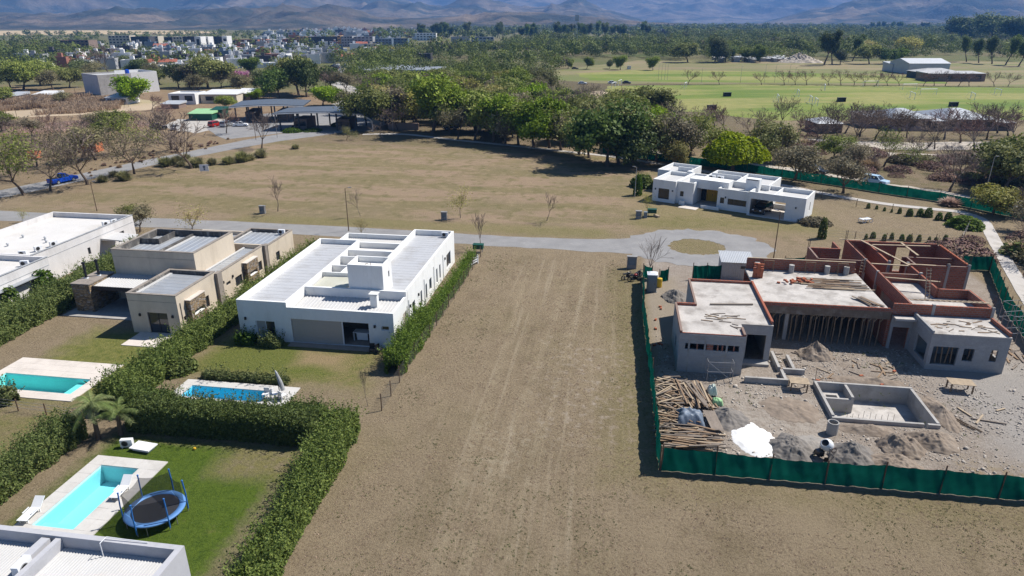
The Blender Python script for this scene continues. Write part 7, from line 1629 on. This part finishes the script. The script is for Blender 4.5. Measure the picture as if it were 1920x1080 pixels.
def tower_light():
    p = W(1080, 93.5); r = thing('floodlight_tower', 'tall pale floodlight tower above the far trees', 'tower', p); b = MB()
    for s in (-.9, .9):
        for q in (-.9, .9): b.bar((s, q, 0), (s * .7, q * .7, 30), .25)
    for z in range(2, 30, 3): b.bar((-.8, -.8, z), (.8, -.8, z + 3), .12); b.bar((.8, .8, z), (-.8, .8, z + 3), .12); b.bar((-.8, .8, z), (-.8, -.8, z + 3), .12); b.bar((.8, -.8, z), (.8, .8, z + 3), .12)
    b.build('mast', 'zinc_pale', r); b = MB(); b.box(-2.0, 2.0, -.4, .4, 28, 34); b.build('lamp_panel', 'zinc_pale', r)
tower_light()
def meter(px, py, label, w=.9, h=1.25, d=.5):
    r = thing('meter_pillar', label, 'meter box', W(px, py), -LOT, 'meter pillars along the estate road')
    b = MB(); b.wall('x', -w / 2, w / 2, -d / 2, d / 2 - .06, 0, h, [(-w / 2 + .1, w / 2 - .1, .5, h - .12)]); b.box(-w / 2, w / 2, d / 2 - .06, d / 2, 0, h); b.box(-w / 2 - .06, w / 2 + .06, -d / 2 - .06, d / 2 + .06, h, h + .08); b.build('pillar', 'meter_gray', r)
    b = MB(); b.box(-w / 2 + .12, w / 2 - .12, -d / 2 + .08, -d / 2 + .12, .52, h - .14); b.build('door', 'toilet_gray', r)
meter(493, 400, 'dark meter pillar by the left sapling'); meter(833, 412, 'dark meter pillar by the middle sapling'); meter(1197, 410, 'gray meter pillar before the house with yellow door'); meter(1184, 503, 'gray meter pillar behind the motorcycles', 1.2, 1.6)
b = MB(); b.box(-.28, .28, -.28, .28, 0, .9); b.box(-.31, .31, -.31, .31, .9, .97); tag(b.build('utility_box', 'toilet_gray', None, W(1210, 408), -LOT), 'small blue gray utility box right of the meter pillar', 'utility box')
def bin_(px, py, label):
    r = thing('waste_bin', label, 'bin', W(px, py), -LOT, 'green waste bins on stands'); b = MB(); b.prism([(-.7, -.4), (.7, -.4), (.7, .4), (-.7, .4)], .55, 1.15); b.build('tub', 'bin_green', r)
    for x in (-.55, .5): b = MB(); b.box(x, x + .06, -.05, .05, 0, .56); b.build('leg', 'steel_gray', r)
    b = MB(); b.box(-.74, .74, -.44, .44, 1.15, 1.2); b.build('rim', 'bin_green', r)
bin_(1222, 405, 'green waste bin before the house with yellow door'); bin_(897, 473, 'green waste bin by the far corner of the white tower house')
b = MB(); b.box(-.25, .25, -.5, .5, .05, .35); b.box(-.22, .22, -.45, .45, 0, .05); tag(b.build('crate', 'timber_pale', None, W(1231, 407), .6), 'pale wooden crate lying right of the green bin', 'crate')
def sign():
    r = thing('sign_board', 'white sign board with dark emblem in the dry field', 'sign', W(384, 324), .15)
    b = MB(); b.box(-.9, .9, -.04, .04, .35, 1.75); b.build('board', 'sign_white', r)
    for x in (-.7, .65): b = MB(); b.box(x, x + .06, .05, .1, 0, 1.6); b.build('post', 'steel_gray', r)
    b = MB(); b.lathe([(.26, 0), (.26, .01), (.0, .012)], 16); o = b.build('emblem', 'town_blue', r); o.rotation_euler = (math.pi / 2, 0, 0); o.location = (.05, -.042, 1.25); b = MB(); b.box(-.12, .22, -.052, -.042, .55, .95); b.build('emblem', 'town_blue', r)
sign()
def fire_pit():
    r = thing('garden_wagon', 'small white wheeled garden wagon on the gravel patch', 'wagon', W(1622, 417), .3)
    b = MB(); b.prism([(-.9, -.45), (.9, -.45), (.9, .45), (-.9, .45)], .55, .62); b.build('bed', 'white_plastic', r)
    for x in (-.65, .65):
        for y in (-.5, .42): b = MB(); b.lathe([(.35, 0), (.35, .06), (.28, .06), (.28, 0), (.35, 0)], 16, cap=False); w = b.build('wheel', 'white_plastic', r); w.rotation_euler = (-math.pi / 2, 0, 0); w.location = (x, y, .36)
    b = MB(); b.bar((.9, 0, .6), (1.7, 0, 1.0), .05); b.build('shaft', 'timber', r)
fire_pit()
# wire fences
def wire_fence(label, pts, h=1.5, gap=3.0, mesh=True, mat='post_wood', name='wire_fence'):
    P = [Vector((p[0], p[1], 0)) for p in pts]; base = P[0]; r = thing(name, label, 'fence', base); b2 = MB()
    for a, c in zip(P, P[1:]):
        n = max(1, round((c - a).length / gap))
        for i in range(n + (c == P[-1])): q = a.lerp(c, i / n) - base; b = MB(); b.tube([q, q + Vector((0, 0, h + random.uniform(0, .15)))], .05, 6); b.build('post', mat, r)
        if mesh: a2, c2 = a - base, c - base; b2.add([(a2.x, a2.y, .03), (c2.x, c2.y, .03), (c2.x, c2.y, h), (a2.x, a2.y, h)], [(0, 1, 2, 3)])
    if mesh: b2.build('wire_mesh', 'wire_mesh', r)
    else:
        for z in (h * .35, h * .65, h * .95):
            for a, c in zip(P, P[1:]): b = MB(); b.tube([a - base + Vector((0, 0, z)), c - base + Vector((0, 0, z))], .012, 4); b.build('wire', 'steel_gray', r)
wire_fence('dark wire fence along the empty lot by the white house lawn', [LT(-17.7, 46.5), LT(-17.6, 56), LT(-17.3, 66), LT(-17.0, 86)], 1.5, 2.6)
wire_fence('low wire fence between the two left gardens', [LT(-58, 42.4), LT(-50, 42.3), LT(-44.5, 41.9), LT(-41, 41.7)], 1.0, 3.5, False)
wire_fence('wire fence along the front of the garden with shrubs', [W(1545, 448), W(1660, 455), W(1800, 458), W(1815, 430)], 1.4, 4.0, False); wire_fence('wire fence with dark posts along the footpath', [W(1540, 372), W(1605, 388), W(1672, 398), W(1740, 404), W(1800, 420), W(1815, 430)], 1.4, 5, False)
def gate_piece():
    r = thing('white_gate', 'small white painted gate piece at the far end of the narrow hedge', 'gate', W(890, 497), math.radians(60)); b = MB()
    for x in (-.8, .7): b.box(x, x + .12, -.06, .06, 0, 1.2)
    b.build('posts', 'white_plastic', r)
    for z in (.3, .6, .95): b = MB(); b.box(-.68, .7, -.03, .03, z, z + .14); b.build('rail', 'white_plastic', r)
gate_piece()
def side_gate():
    r = thing('slat_gate', 'brown wooden slat gate at the right corner of the white house', 'gate', LT(-19.9, 57.6), -LOT)
    for i in range(9): b = MB(); b.box(.0, 1.5, -.03, .0, .1 + i * .2, .25 + i * .2); b.build('slat', 'timber_dark', r)
    b = MB(); b.box(1.45, 1.55, -.06, .06, 0, 2.0); b.build('post', 'timber_dark', r)
side_gate()
# goals and benches
def goal_proto():
    r = thing('football_goal', 'goal', 'goal'); b = MB(); b.tube([(-3.66, 0, 0), (-3.66, 0, 2.44), (3.66, 0, 2.44), (3.66, 0, 0)], .12, 6); b.build('posts', 'painted_goal', r)
    b = MB()
    for x in (-3.66, 3.66): b.tube([(x, 0, 2.44), (x, .9, 2.3), (x, 1.9, 0), (x, 0, 0)], .05, 4)
    b.build('stays', 'painted_goal', r); return Proto(r)
GP = goal_proto()
for x, y, a in ((1546, 169, 1.2), (1285, 165, 1.2), (1496, 180, 1.3), (1458, 190, 1.3), (1530, 197, 1.3), (1705, 168, .2), (1710, 185, 1.3), (1740, 178, .1), (1823, 186, 1.2), (1870, 178, 1.3), (1162, 160, 1.2), (1150, 165, 1.2), (1193, 190, 1.3), (1632, 162, .1), (1520, 193, 1.3)): GP.place(W(x, y), a, 1.0, 'white football goal frame on the green playing field', 'football goals')
for x, y, lab in ((1363, 181, 'upper left of the four'), (1334, 206, 'lower left of the four'), (1577, 191, 'behind the bare trees'), (1787, 200, 'rightmost')):
    r = thing('team_shelter', 'small dark team shelter on the playing field, ' + lab, 'shelter', W(x, y), .1); b = MB(); b.box(-1.6, 1.6, .4, .5, 0, 1.6); b.box(-1.6, -1.52, -.5, .4, 0, 1.6); b.box(1.52, 1.6, -.5, .4, 0, 1.6); b.build('wall', 'canopy_dark', r); b = MB(); b.box(-1.7, 1.7, -.6, .55, 1.6, 1.68); b.build('roof', 'canopy_dark', r)

# ------------------------------------------------------------------ gatehouse canopies
def canopy(label, xl, xr, y, zt, depth, rz, drop_right=True):
    p = (W(xl, y) + W(xr, y)) / 2; wd = (W(xr, y) - W(xl, y)).length; r = thing('entrance_canopy', label, 'canopy', p, rz)
    n = 28; prof = []
    for i in range(n + 1):
        t = i / n; x = -wd / 2 + wd * t; z = zt + .5 * math.sin(math.pi * t) - (1.6 * max(0, (t - .86) / .14) ** 2 if drop_right else 0); prof.append((x, z))
    b = MB()
    for i in range(n):
        (x0, z0), (x1, z1) = prof[i], prof[i + 1]; b.add([(x0, 0, z0), (x1, 0, z1), (x1, depth, z1), (x0, depth, z0), (x0, 0, z0 - .28), (x1, 0, z1 - .28), (x1, depth, z1 - .28), (x0, depth, z0 - .28)], [(0, 1, 2, 3), (7, 6, 5, 4), (0, 4, 5, 1), (3, 2, 6, 7)])
    rf = b.build('roof', 'canopy_roof', r)
    b = MB(); b.tube([(x, -.12, z - .35) for x, z in prof] + ([(wd / 2 + .1, -.12, zt - 3.4), (wd / 2 + .1, -.12, 0)] if drop_right else []), .16, 6); b.build('front_beam', 'zinc_pale', r)
    for x in np.linspace(-wd / 2 + 1.5, wd / 2 - 5, 5):
        for yy in (1.0, depth - 1): b = MB(); b.box(x - .18, x + .18, yy - .18, yy + .18, 0, zt + .1); b.build('column', 'canopy_dark', r)
    if drop_right:
        b = MB(); b.tube([(wd / 2 + .1, depth, zt - 1.9), (wd / 2 + .1, depth, 0)], .16, 6); b.build('arch_leg', 'zinc_pale', r)
    for x0, x1 in ((-wd * .33, -wd * .2), (wd * .1, wd * .24)):
        b = MB(); b.box(x0, x1, 3.0, depth - 2, 0, 3.0); k = b.build('booth', 'brown_wall', r); b = MB(); b.box(x0 + .3, x1 - .3, 2.97, 2.998, 1.0, 2.3); b.build('booth_window', 'window_dark', k)
canopy('front entrance canopy with curved steel roof over the gatehouse', 513, 700, 246, 5.0, 13, -.06)
canopy('rear dark entrance canopy left of the gatehouse', 436, 570, 230, 5.0, 16, .12, False)
b = MB(); b.box(-4.5, 4.5, -.4, .4, 0, 1.9); tag(b.build('low_wall', 'brown_wall', None, W(757, 243), -.1), 'low brown wall right of the entrance canopy', 'wall')
tree_at('bush3', 548, 247, 9, label='clipped bush on the small island under the canopy', wide=2.2); tree_at('bush3', 640, 236, 9, label='clipped bush beside the gatehouse booth', wide=2.0); tree_at('bush3', 585, 246, 7, label='clipped hedge bush before the front canopy', wide=2.5)

# ------------------------------------------------------------------ buildings of the middle distance
def building(name, label, x0, x1, yb, hpx, depth, wall, roof='roof_flat', rmat='town_roof', wins=0, rows=1, rz=None, group=None, pitch=.25, cat='building', bands=None):
    p0, p1 = W(x0, yb), W(x1, yb); wd = (p1 - p0).length; t = CAM_H / (math.sin(PITCH) + (yb - 540) / FPX * math.cos(PITCH)); h = hpx * t / FPX
    a = math.atan2(p1.y - p0.y, p1.x - p0.x) if rz is None else rz; r = thing(name, label, cat, p0, a, group)
    ops = []; 
    for i in range(rows):
        z0 = h * (i + .32) / rows; z1 = h * (i + .8) / rows
        for j in range(wins): x = wd * (j + .5) / wins; w = min(wd / wins * .3, 1.6); ops.append((x - w, x + w, z0, z1))
    th = min(.4, wd * .05); b = MB(); b.wall('x', 0, wd, 0, th, 0, h, ops); b.wall('x', 0, wd, depth - th, depth, 0, h); b.wall('y', th, depth - th, 0, th, 0, h); b.wall('y', th, depth - th, wd - th, wd, 0, h); b.build('wall', wall, r)
    for o in ops: b = MB(); b.box(o[0] + .002, o[1] - .002, th * .5, th * .6, o[2] + .002, o[3] - .002); b.build('window', 'window_dark', r)
    b = MB()
    if roof == 'flat' or roof == 'roof_flat': b.box(th, wd - th, th, depth - th, h - .7, h - .45)
    elif roof == 'gable': e = .3; q = depth / 2; b.add([(-e, -e, h), (wd + e, -e, h), (wd + e, q, h + q * pitch), (-e, q, h + q * pitch), (wd + e, depth + e, h), (-e, depth + e, h)], [(0, 1, 2, 3), (3, 2, 4, 5), (0, 3, 5), (1, 4, 2)])
    elif roof == 'hip': e = .5; q = depth / 2; m = min(q, wd * .4); b.add([(-e, -e, h), (wd + e, -e, h), (wd + e, depth + e, h), (-e, depth + e, h), (m, q, h + q * pitch), (wd - m, q, h + q * pitch)], [(0, 1, 5, 4), (1, 2, 5), (2, 3, 4, 5), (3, 0, 4), (3, 2, 1, 0)])
    elif roof == 'mono': b.prism([(-.3, -.3), (wd + .3, -.3), (wd + .3, depth + .3), (-.3, depth + .3)], h, [h + .15, h + .15, h + .15 + depth * pitch * .4, h + .15 + depth * pitch * .4])
    b.build('roof', rmat, r); return r
# gray warehouse seen from its corner
def warehouse():
    p = W(190, 179); q = W(300, 171); a = math.atan2(q.y - p.y, q.x - p.x); r = thing('warehouse', 'large flat warehouse with dark gray side and white right end', 'warehouse', p, a); wd = (q - p).length; h = 8.2
    b = MB(); b.box(0, wd * .55, 0, .3, 0, h); b.box(0, wd * .55, 17.7, 18, 0, h); b.build('wall', 'concrete', r); b = MB(); b.box(wd * .55, wd, -.02, .3, 0, h + .4); b.box(wd * .55, wd, 17.7, 18, 0, h + .4); b.box(wd - .3, wd, .3, 17.7, 0, h + .4); b.build('wall', 'town_white', r)
    b = MB(); b.box(0, .3, .3, 17.7, 0, h); b.build('wall', 'gray_wall', r); b = MB(); b.box(.3, wd - .3, .3, 17.7, h - .9, h - .6); b.build('roof', 'town_roof', r)
    b = MB(); b.lathe([(.9, 0), (.9, 1.6), (.3, 1.9)], 12, (wd * .62, 8, h - .6)); b.build('water_tank', 'blue_paint', r); b = MB(); b.add([(-.5, .2, 0), (-14, 14, 0), (-14, 14, h), (-.5, .2, h)], [(0, 1, 2, 3)])
warehouse()
building('shed', 'white low house with water tank before the canopies', 318, 368, 196, 20, 10, 'town_white', 'flat', 'town_roof_pale', 2); building('shed', 'beige low house right of the white low house', 378, 445, 194, 16, 12, 'town_cream', 'mono', 'town_roof_pale', 2, pitch=.15); building('shed', 'small gray tin shed before the low white house', 303, 336, 204, 8, 6, 'brown_wall', 'mono', 'zinc_pale', 0)
building('shed', 'white tin roofed shed below the warehouse', 200, 240, 196, 12, 9, 'town_white', 'mono', 'zinc_pale', 3); building('shed', 'pale tin roof at the far left among dry grass', 10, 32, 186, 6, 8, 'brown_wall', 'mono', 'zinc_pale', 0); building('shed', 'flat tin roofs above the tall dry grass', 62, 98, 184, 6, 8, 'brown_wall', 'mono', 'town_roof_pale', 0); building('shed', 'second brownish shed at the low houses', 440, 470, 190, 14, 10, 'brown_wall', 'mono', 'town_roof_pale', 1)
building('shed', 'green tarp covered shed beside the parked cars', 355, 398, 226, 12, 7, 'bin_green', 'mono', 'plastic_green', 0); building('shed', 'green scaffolded stall right of the tarp shed', 398, 418, 222, 15, 5, 'bin_green', 'mono', 'bin_green', 0)
building('wall_ruin', 'orange brick wall behind the roadside trees', 142, 182, 286, 22, 3, 'orange_wall', 'flat', 'orange_wall', 0); building('wall_ruin', 'short orange wall left of the roadside trees', 46, 66, 298, 12, 2.5, 'orange_wall', 'flat', 'orange_wall', 0)
def hall():
    P = [W(655, 124, 6), W(700, 119.5, 6), W(838, 125, 6), W(800, 131, 6), W(690, 132, 6)]; c = P[0]; r = thing('blue_roofed_hall', 'low hall with broad pale blue roof behind the belt', 'hall', (c.x, c.y, 0))
    pts = [(p.x - c.x, p.y - c.y) for p in reversed(P)]; b = MB(); b.prism(pts, 5.4, 6.0); b.build('roof', 'zinc', r); m = Vector((sum(p[0] for p in pts) / 5, sum(p[1] for p in pts) / 5)); b = MB(); b.prism([(m.x + (p[0] - m.x) * .94, m.y + (p[1] - m.y) * .94) for p in pts], 0, 5.4); b.build('wall', 'town_dark', r)
hall()
building('farm_shed', 'white gabled farm shed behind the bare tree row', 1702, 1778, 139, 19, 22, 'zinc_pale', 'gable', 'zinc_pale', 0, pitch=.22); building('farm_shed', 'small white lean-to left of the gabled farm shed', 1672, 1700, 135, 13, 12, 'zinc_pale', 'mono', 'zinc_pale', 0); building('stable', 'long pinkish stable right of the gabled farm shed', 1740, 1846, 153, 14, 12, 'brown_wall', 'mono', 'town_roof', 4, pitch=.1); building('stable', 'dark hip roofed shelter beside the pinkish stable', 1725, 1800, 148, 12, 14, 'canopy_dark', 'hip', 'town_roof', 0)
building('bungalow', 'small hip roofed hut before the playing field', 1532, 1578, 250, 18, 9, 'brown_wall', 'hip', 'zinc_pale', 0, pitch=.28); building('bungalow', 'pink hip roofed bungalow, left one of two', 1672, 1744, 245, 22, 16, 'pink_wall', 'hip', 'zinc', 3, pitch=.26); building('bungalow', 'low wing left of the pink bungalow', 1622, 1672, 240, 20, 10, 'pink_wall', 'mono', 'zinc_pale', 2, pitch=.1); building('bungalow', 'pink hip roofed bungalow, right one of two', 1770, 1862, 245, 21, 17, 'pink_wall', 'hip', 'zinc', 4, pitch=.26); building('bungalow', 'flat low wing between the two pink bungalows', 1744, 1772, 246, 18, 9, 'brown_wall', 'mono', 'zinc_pale', 1, pitch=.1); building('bungalow', 'low brown wing right of the pink bungalows', 1862, 1900, 245, 14, 10, 'brown_wall', 'mono', 'town_roof', 1, pitch=.1)
building('farm_shed', 'white half built shed on the mound behind the pasture', 1490, 1515, 101, 12, 9, 'town_white', 'mono', 'town_roof_pale', 1); building('farm_shed', 'low pale shed below the tall pasture trees', 1572, 1590, 101, 7, 8, 'town_cream', 'mono', 'town_roof_pale', 0); building('farm_shed', 'small white hut on the pasture', 1177, 1183, 130, 6, 3, 'town_white', 'flat', 'town_roof_pale', 0)
heap('soil_heap', 'large pale soil mound behind the pasture', 'soil', *WL(1498, 117), 16, 10, 6, 'dirt_road', 22)
for i in range(34): x = random.uniform(1335, 1480); building('scrap_shed', 'tiny shack in the cluttered yard behind the pasture', x, x + random.uniform(5, 12), random.uniform(111, 117), random.uniform(4, 7), random.uniform(3, 6), random.choice(('town_white', 'town_gray', 'brown_wall', 'town_cream')), 'mono', random.choice(('zinc_pale', 'town_roof', 'town_roof_pale')), 0, group='shacks behind the pasture', cat='shack')
# mid-rise blocks in front of the hills
MR = [(117, 171, 103, 26, 'brown_wall', 7, 5, 'dark brick apartment shell under construction at the left'), (20, 43, 93, 10, 'town_white', 2, 1, 'white house alone among the woods at the left'), (206, 246, 88, 20, 'town_cream', 6, 4, 'pale apartment block with open balconies, leftmost of the pale ones'), (248, 282, 89, 19, 'town_dark', 5, 4, 'dark apartment block right of the pale leftmost one'), (284, 299, 88, 19, 'town_cream', 3, 4, 'narrow pale apartment block beside the dark one'), (301, 325, 86, 15, 'town_dark', 4, 3, 'low dark apartment block beside the narrow pale one'), (327, 344, 87, 17, 'town_cream', 3, 3, 'pale narrow block left of the dark glass building'),
      (345, 367, 91, 21, 'town_dark', 3, 4, 'dark glass building left of the white slab'), (368, 379, 92, 22, 'town_white', 1, 1, 'white windowless slab tower, left one'), (384, 393, 91, 21, 'town_white', 1, 1, 'white windowless slab tower, right one'), (394, 418, 89, 19, 'town_dark', 3, 4, 'dark glass building right of the white slabs'), (419, 428, 90, 21, 'town_white', 1, 1, 'third white slab at the right end'), (440, 484, 84, 9, 'town_brick', 7, 2, 'long low brick red block in the far town'), (488, 500, 84, 10, 'town_brick', 2, 2, 'small brick red block right of the long one'), (500, 528, 86, 10, 'town_gray', 4, 2, 'gray low block left of the red balconied one'),
      (530, 556, 88, 14, 'town_brick', 4, 3, 'red balconied apartment block'), (557, 576, 88, 18, 'town_ochre', 3, 4, 'ochre and dark apartment block'), (578, 602, 88, 18, 'town_dark', 4, 4, 'dark apartment block right of the ochre one'), (603, 632, 88, 18, 'town_dark', 4, 4, 'brownish dark apartment block'), (634, 640, 88, 20, 'town_ochre', 1, 4, 'thin ochre block between dark and gray ones'), (641, 662, 88, 19, 'town_gray', 4, 4, 'gray glass apartment block'), (664, 700, 88, 18, 'town_gray', 5, 4, 'wide pale gray apartment block'), (704, 735, 88, 14, 'town_blue', 5, 3, 'bluish low office block'), (738, 765, 87, 14, 'town_blue', 4, 3, 'right bluish office block'), (781, 818, 76, 13, 'town_white', 6, 3, 'white office building standing above the trees'), (846, 881, 84, 14, 'town_gray', 1, 1, 'gray blank box building'), (884, 926, 81, 11, 'town_gray', 6, 2, 'gray long building behind'), (900, 932, 93, 8, 'town_white', 3, 1, 'white low roofed building by the red one'), (932, 1008, 93, 10, 'town_brick', 7, 1, 'long dark red building at the edge of the far wood'), (860, 930, 93, 9, 'town_gray', 6, 1, 'long gray low building left of the red one'),
      (690, 740, 112, 17, 'town_gray', 5, 2, 'gray house row behind the blue roofed hall'), (700, 735, 103, 14, 'town_ochre', 4, 2, 'ochre building behind the blue roofed hall'), (682, 704, 104, 14, 'town_white', 2, 2, 'white building left of the ochre one'), (782, 808, 115, 14, 'town_dark', 3, 2, 'dark building with pale roof among the trees'), (498, 526, 119, 17, 'town_brick', 1, 1, 'brick red walled house in the town'), (524, 538, 120, 18, 'town_white', 1, 1, 'white walled end beside the brick red house'), (455, 520, 118, 13, 'town_brick', 3, 1, 'long brick red and white house row')]
for x0, x1, yb, hp, m, nw, rows, lab in MR: building('town_building', lab, x0, x1, yb, hp, 14, m, 'flat', random.choice(('town_roof', 'town_roof_pale')), nw, rows)
# town houses: a few kinds, many copies
def house_proto(i, wall, roof, form):
    r = thing('town_house', 'house', 'house'); rnd = random.Random(i); w, d = rnd.uniform(8, 12), rnd.uniform(8, 11); h = 3.3 if form < 2 else 6.0
    b = MB(); b.wall('x', 0, w, 0, .25, 0, h, [(1, 2.6, 1, 2.3), (w - 3, w - 1.2, .9, 2.4)] + ([(1.2, 2.8, 4, 5.2), (w - 3, w - 1.4, 4, 5.2)] if h > 4 else [])); b.wall('x', 0, w, d - .25, d, 0, h); b.wall('y', .25, d - .25, 0, .25, 0, h); b.wall('y', .25, d - .25, w - .25, w, 0, h); b.build('wall', wall, r)
    for a, c, z0, z1 in [(1, 2.6, 1, 2.3), (w - 3, w - 1.2, .9, 2.4)] + ([(1.2, 2.8, 4, 5.2), (w - 3, w - 1.4, 4, 5.2)] if h > 4 else []): b = MB(); b.box(a, c, .14, .18, z0, z1); b.build('window', 'window_dark', r)
    b = MB()
    if form == 1: b.add([(-.4, -.4, h), (w + .4, -.4, h), (w + .4, d / 2, h + 1.8), (-.4, d / 2, h + 1.8), (w + .4, d + .4, h), (-.4, d + .4, h)], [(0, 1, 2, 3), (3, 2, 4, 5), (0, 3, 5), (1, 4, 2)])
    else: b.box(.25, w - .25, .25, d - .25, h - .6, h - .4)
    b.build('roof', roof, r)
    b = MB(); tx = rnd.uniform(1, w - 3); b.box(tx, tx + 2.2, d * .4, d * .4 + 2.2, h - .4, h + 2.0); b.build('tank_tower', wall if form != 1 else 'town_white', r)
    b = MB(); b.box(w, w + 3.2, .8, d - 2, 0, 2.7); b.build('garage_wing', 'town_white' if i % 2 else wall, r)
    return Proto(r)
HP = [house_proto(i, wl, rf, fm) for i, (wl, rf, fm) in enumerate((('town_white', 'town_roof_pale', 0), ('town_white', 'town_roof', 2), ('town_gray', 'town_roof', 2), ('town_cream', 'town_roof_pale', 0), ('town_brick', 'town_roof', 2), ('town_white', 'town_roof_red', 1), ('town_dark', 'town_roof', 2), ('town_white', 'town_roof_pale', 2), ('town_ochre', 'town_roof', 0), ('town_blue', 'town_roof', 2)))]
HN = ('low white flat roofed', 'two storey white', 'two storey gray', 'low cream', 'two storey brick red', 'white red roofed', 'two storey dark', 'tall white pale roofed', 'low ochre', 'two storey blue gray')
rnd = random.Random(77)
def town(poly, sp, seed, where, n_max=400, keep=1.0, s=(.85, 1.2)):
    for q in scatter(poly, sp, seed)[:n_max]:
        if rnd.random() > keep: continue
        i = rnd.choices(range(10), (5, 5, 3, 2, 2, 1.2, 1.6, 4, .8, 1.2))[0]; a = rnd.choice((0, math.pi / 2, math.pi)) + .25 + rnd.uniform(-.06, .06); k = rnd.uniform(*s)
        HP[i].place(Vector((q[0], q[1], 0)), a, k, '%s house %s' % (HN[i], where), 'houses of the town')
town([(55, 128), (150, 132), (330, 134), (560, 128), (640, 118), (650, 100), (560, 97), (330, 100), (180, 108), (60, 112)], 17, 5, 'in the near part of the town', 170, .92)
town([(180, 100), (640, 98), (700, 92), (690, 86), (440, 86), (200, 90)], 30, 6, 'before the mid-rise blocks', 70, .9)
town([(480, 82), (740, 84), (800, 74), (770, 62), (640, 58), (560, 62), (470, 72)], 34, 7, 'in the far hillside quarter', 130, .9, (1.1, 1.7))
town([(1290, 74), (1340, 66), (1240, 63), (1180, 66)], 60, 8, 'at the foot of the mountains', 14, .7, (1.2, 2))
for g_, w_, k_ in (('trees of the belt behind the dry field', 'in the front row of the tree belt', None), ('scrubby trees beyond the green fence', 'on the strip beyond the green fence', None), ('trees before the town', 'in the gardens between sheds and town', None),
                   ('trees behind the playing fields', 'behind the playing fields', None), ('row of bare trees along the playing field', 'in the row along the playing field', None), ('single pasture trees', 'standing alone on the pasture', None), ('grass clumps along the entrance road', 'beside the entrance road', None),
                   ('football goals', 'on the playing field', 'white football goal frame'), ('net poles at the playing fields', 'at the playing field edge', 'thin net pole'), ('shacks behind the pasture', 'in the cluttered yard behind the pasture', 'tiny shack'), ('cars on the town street', 'on the street left of the blue roofed hall', 'tiny parked car')): by_order(g_, w_, k_)
by_order('planted garden shrubs', 'among the planted shrubs round the garden'); by_order('trestles on the slab', 'under the scaffold boards on the slab', 'wooden trestle')
for p in list(HP) + list(TREES.values()) + [AC, GP, PP]: p.drop()
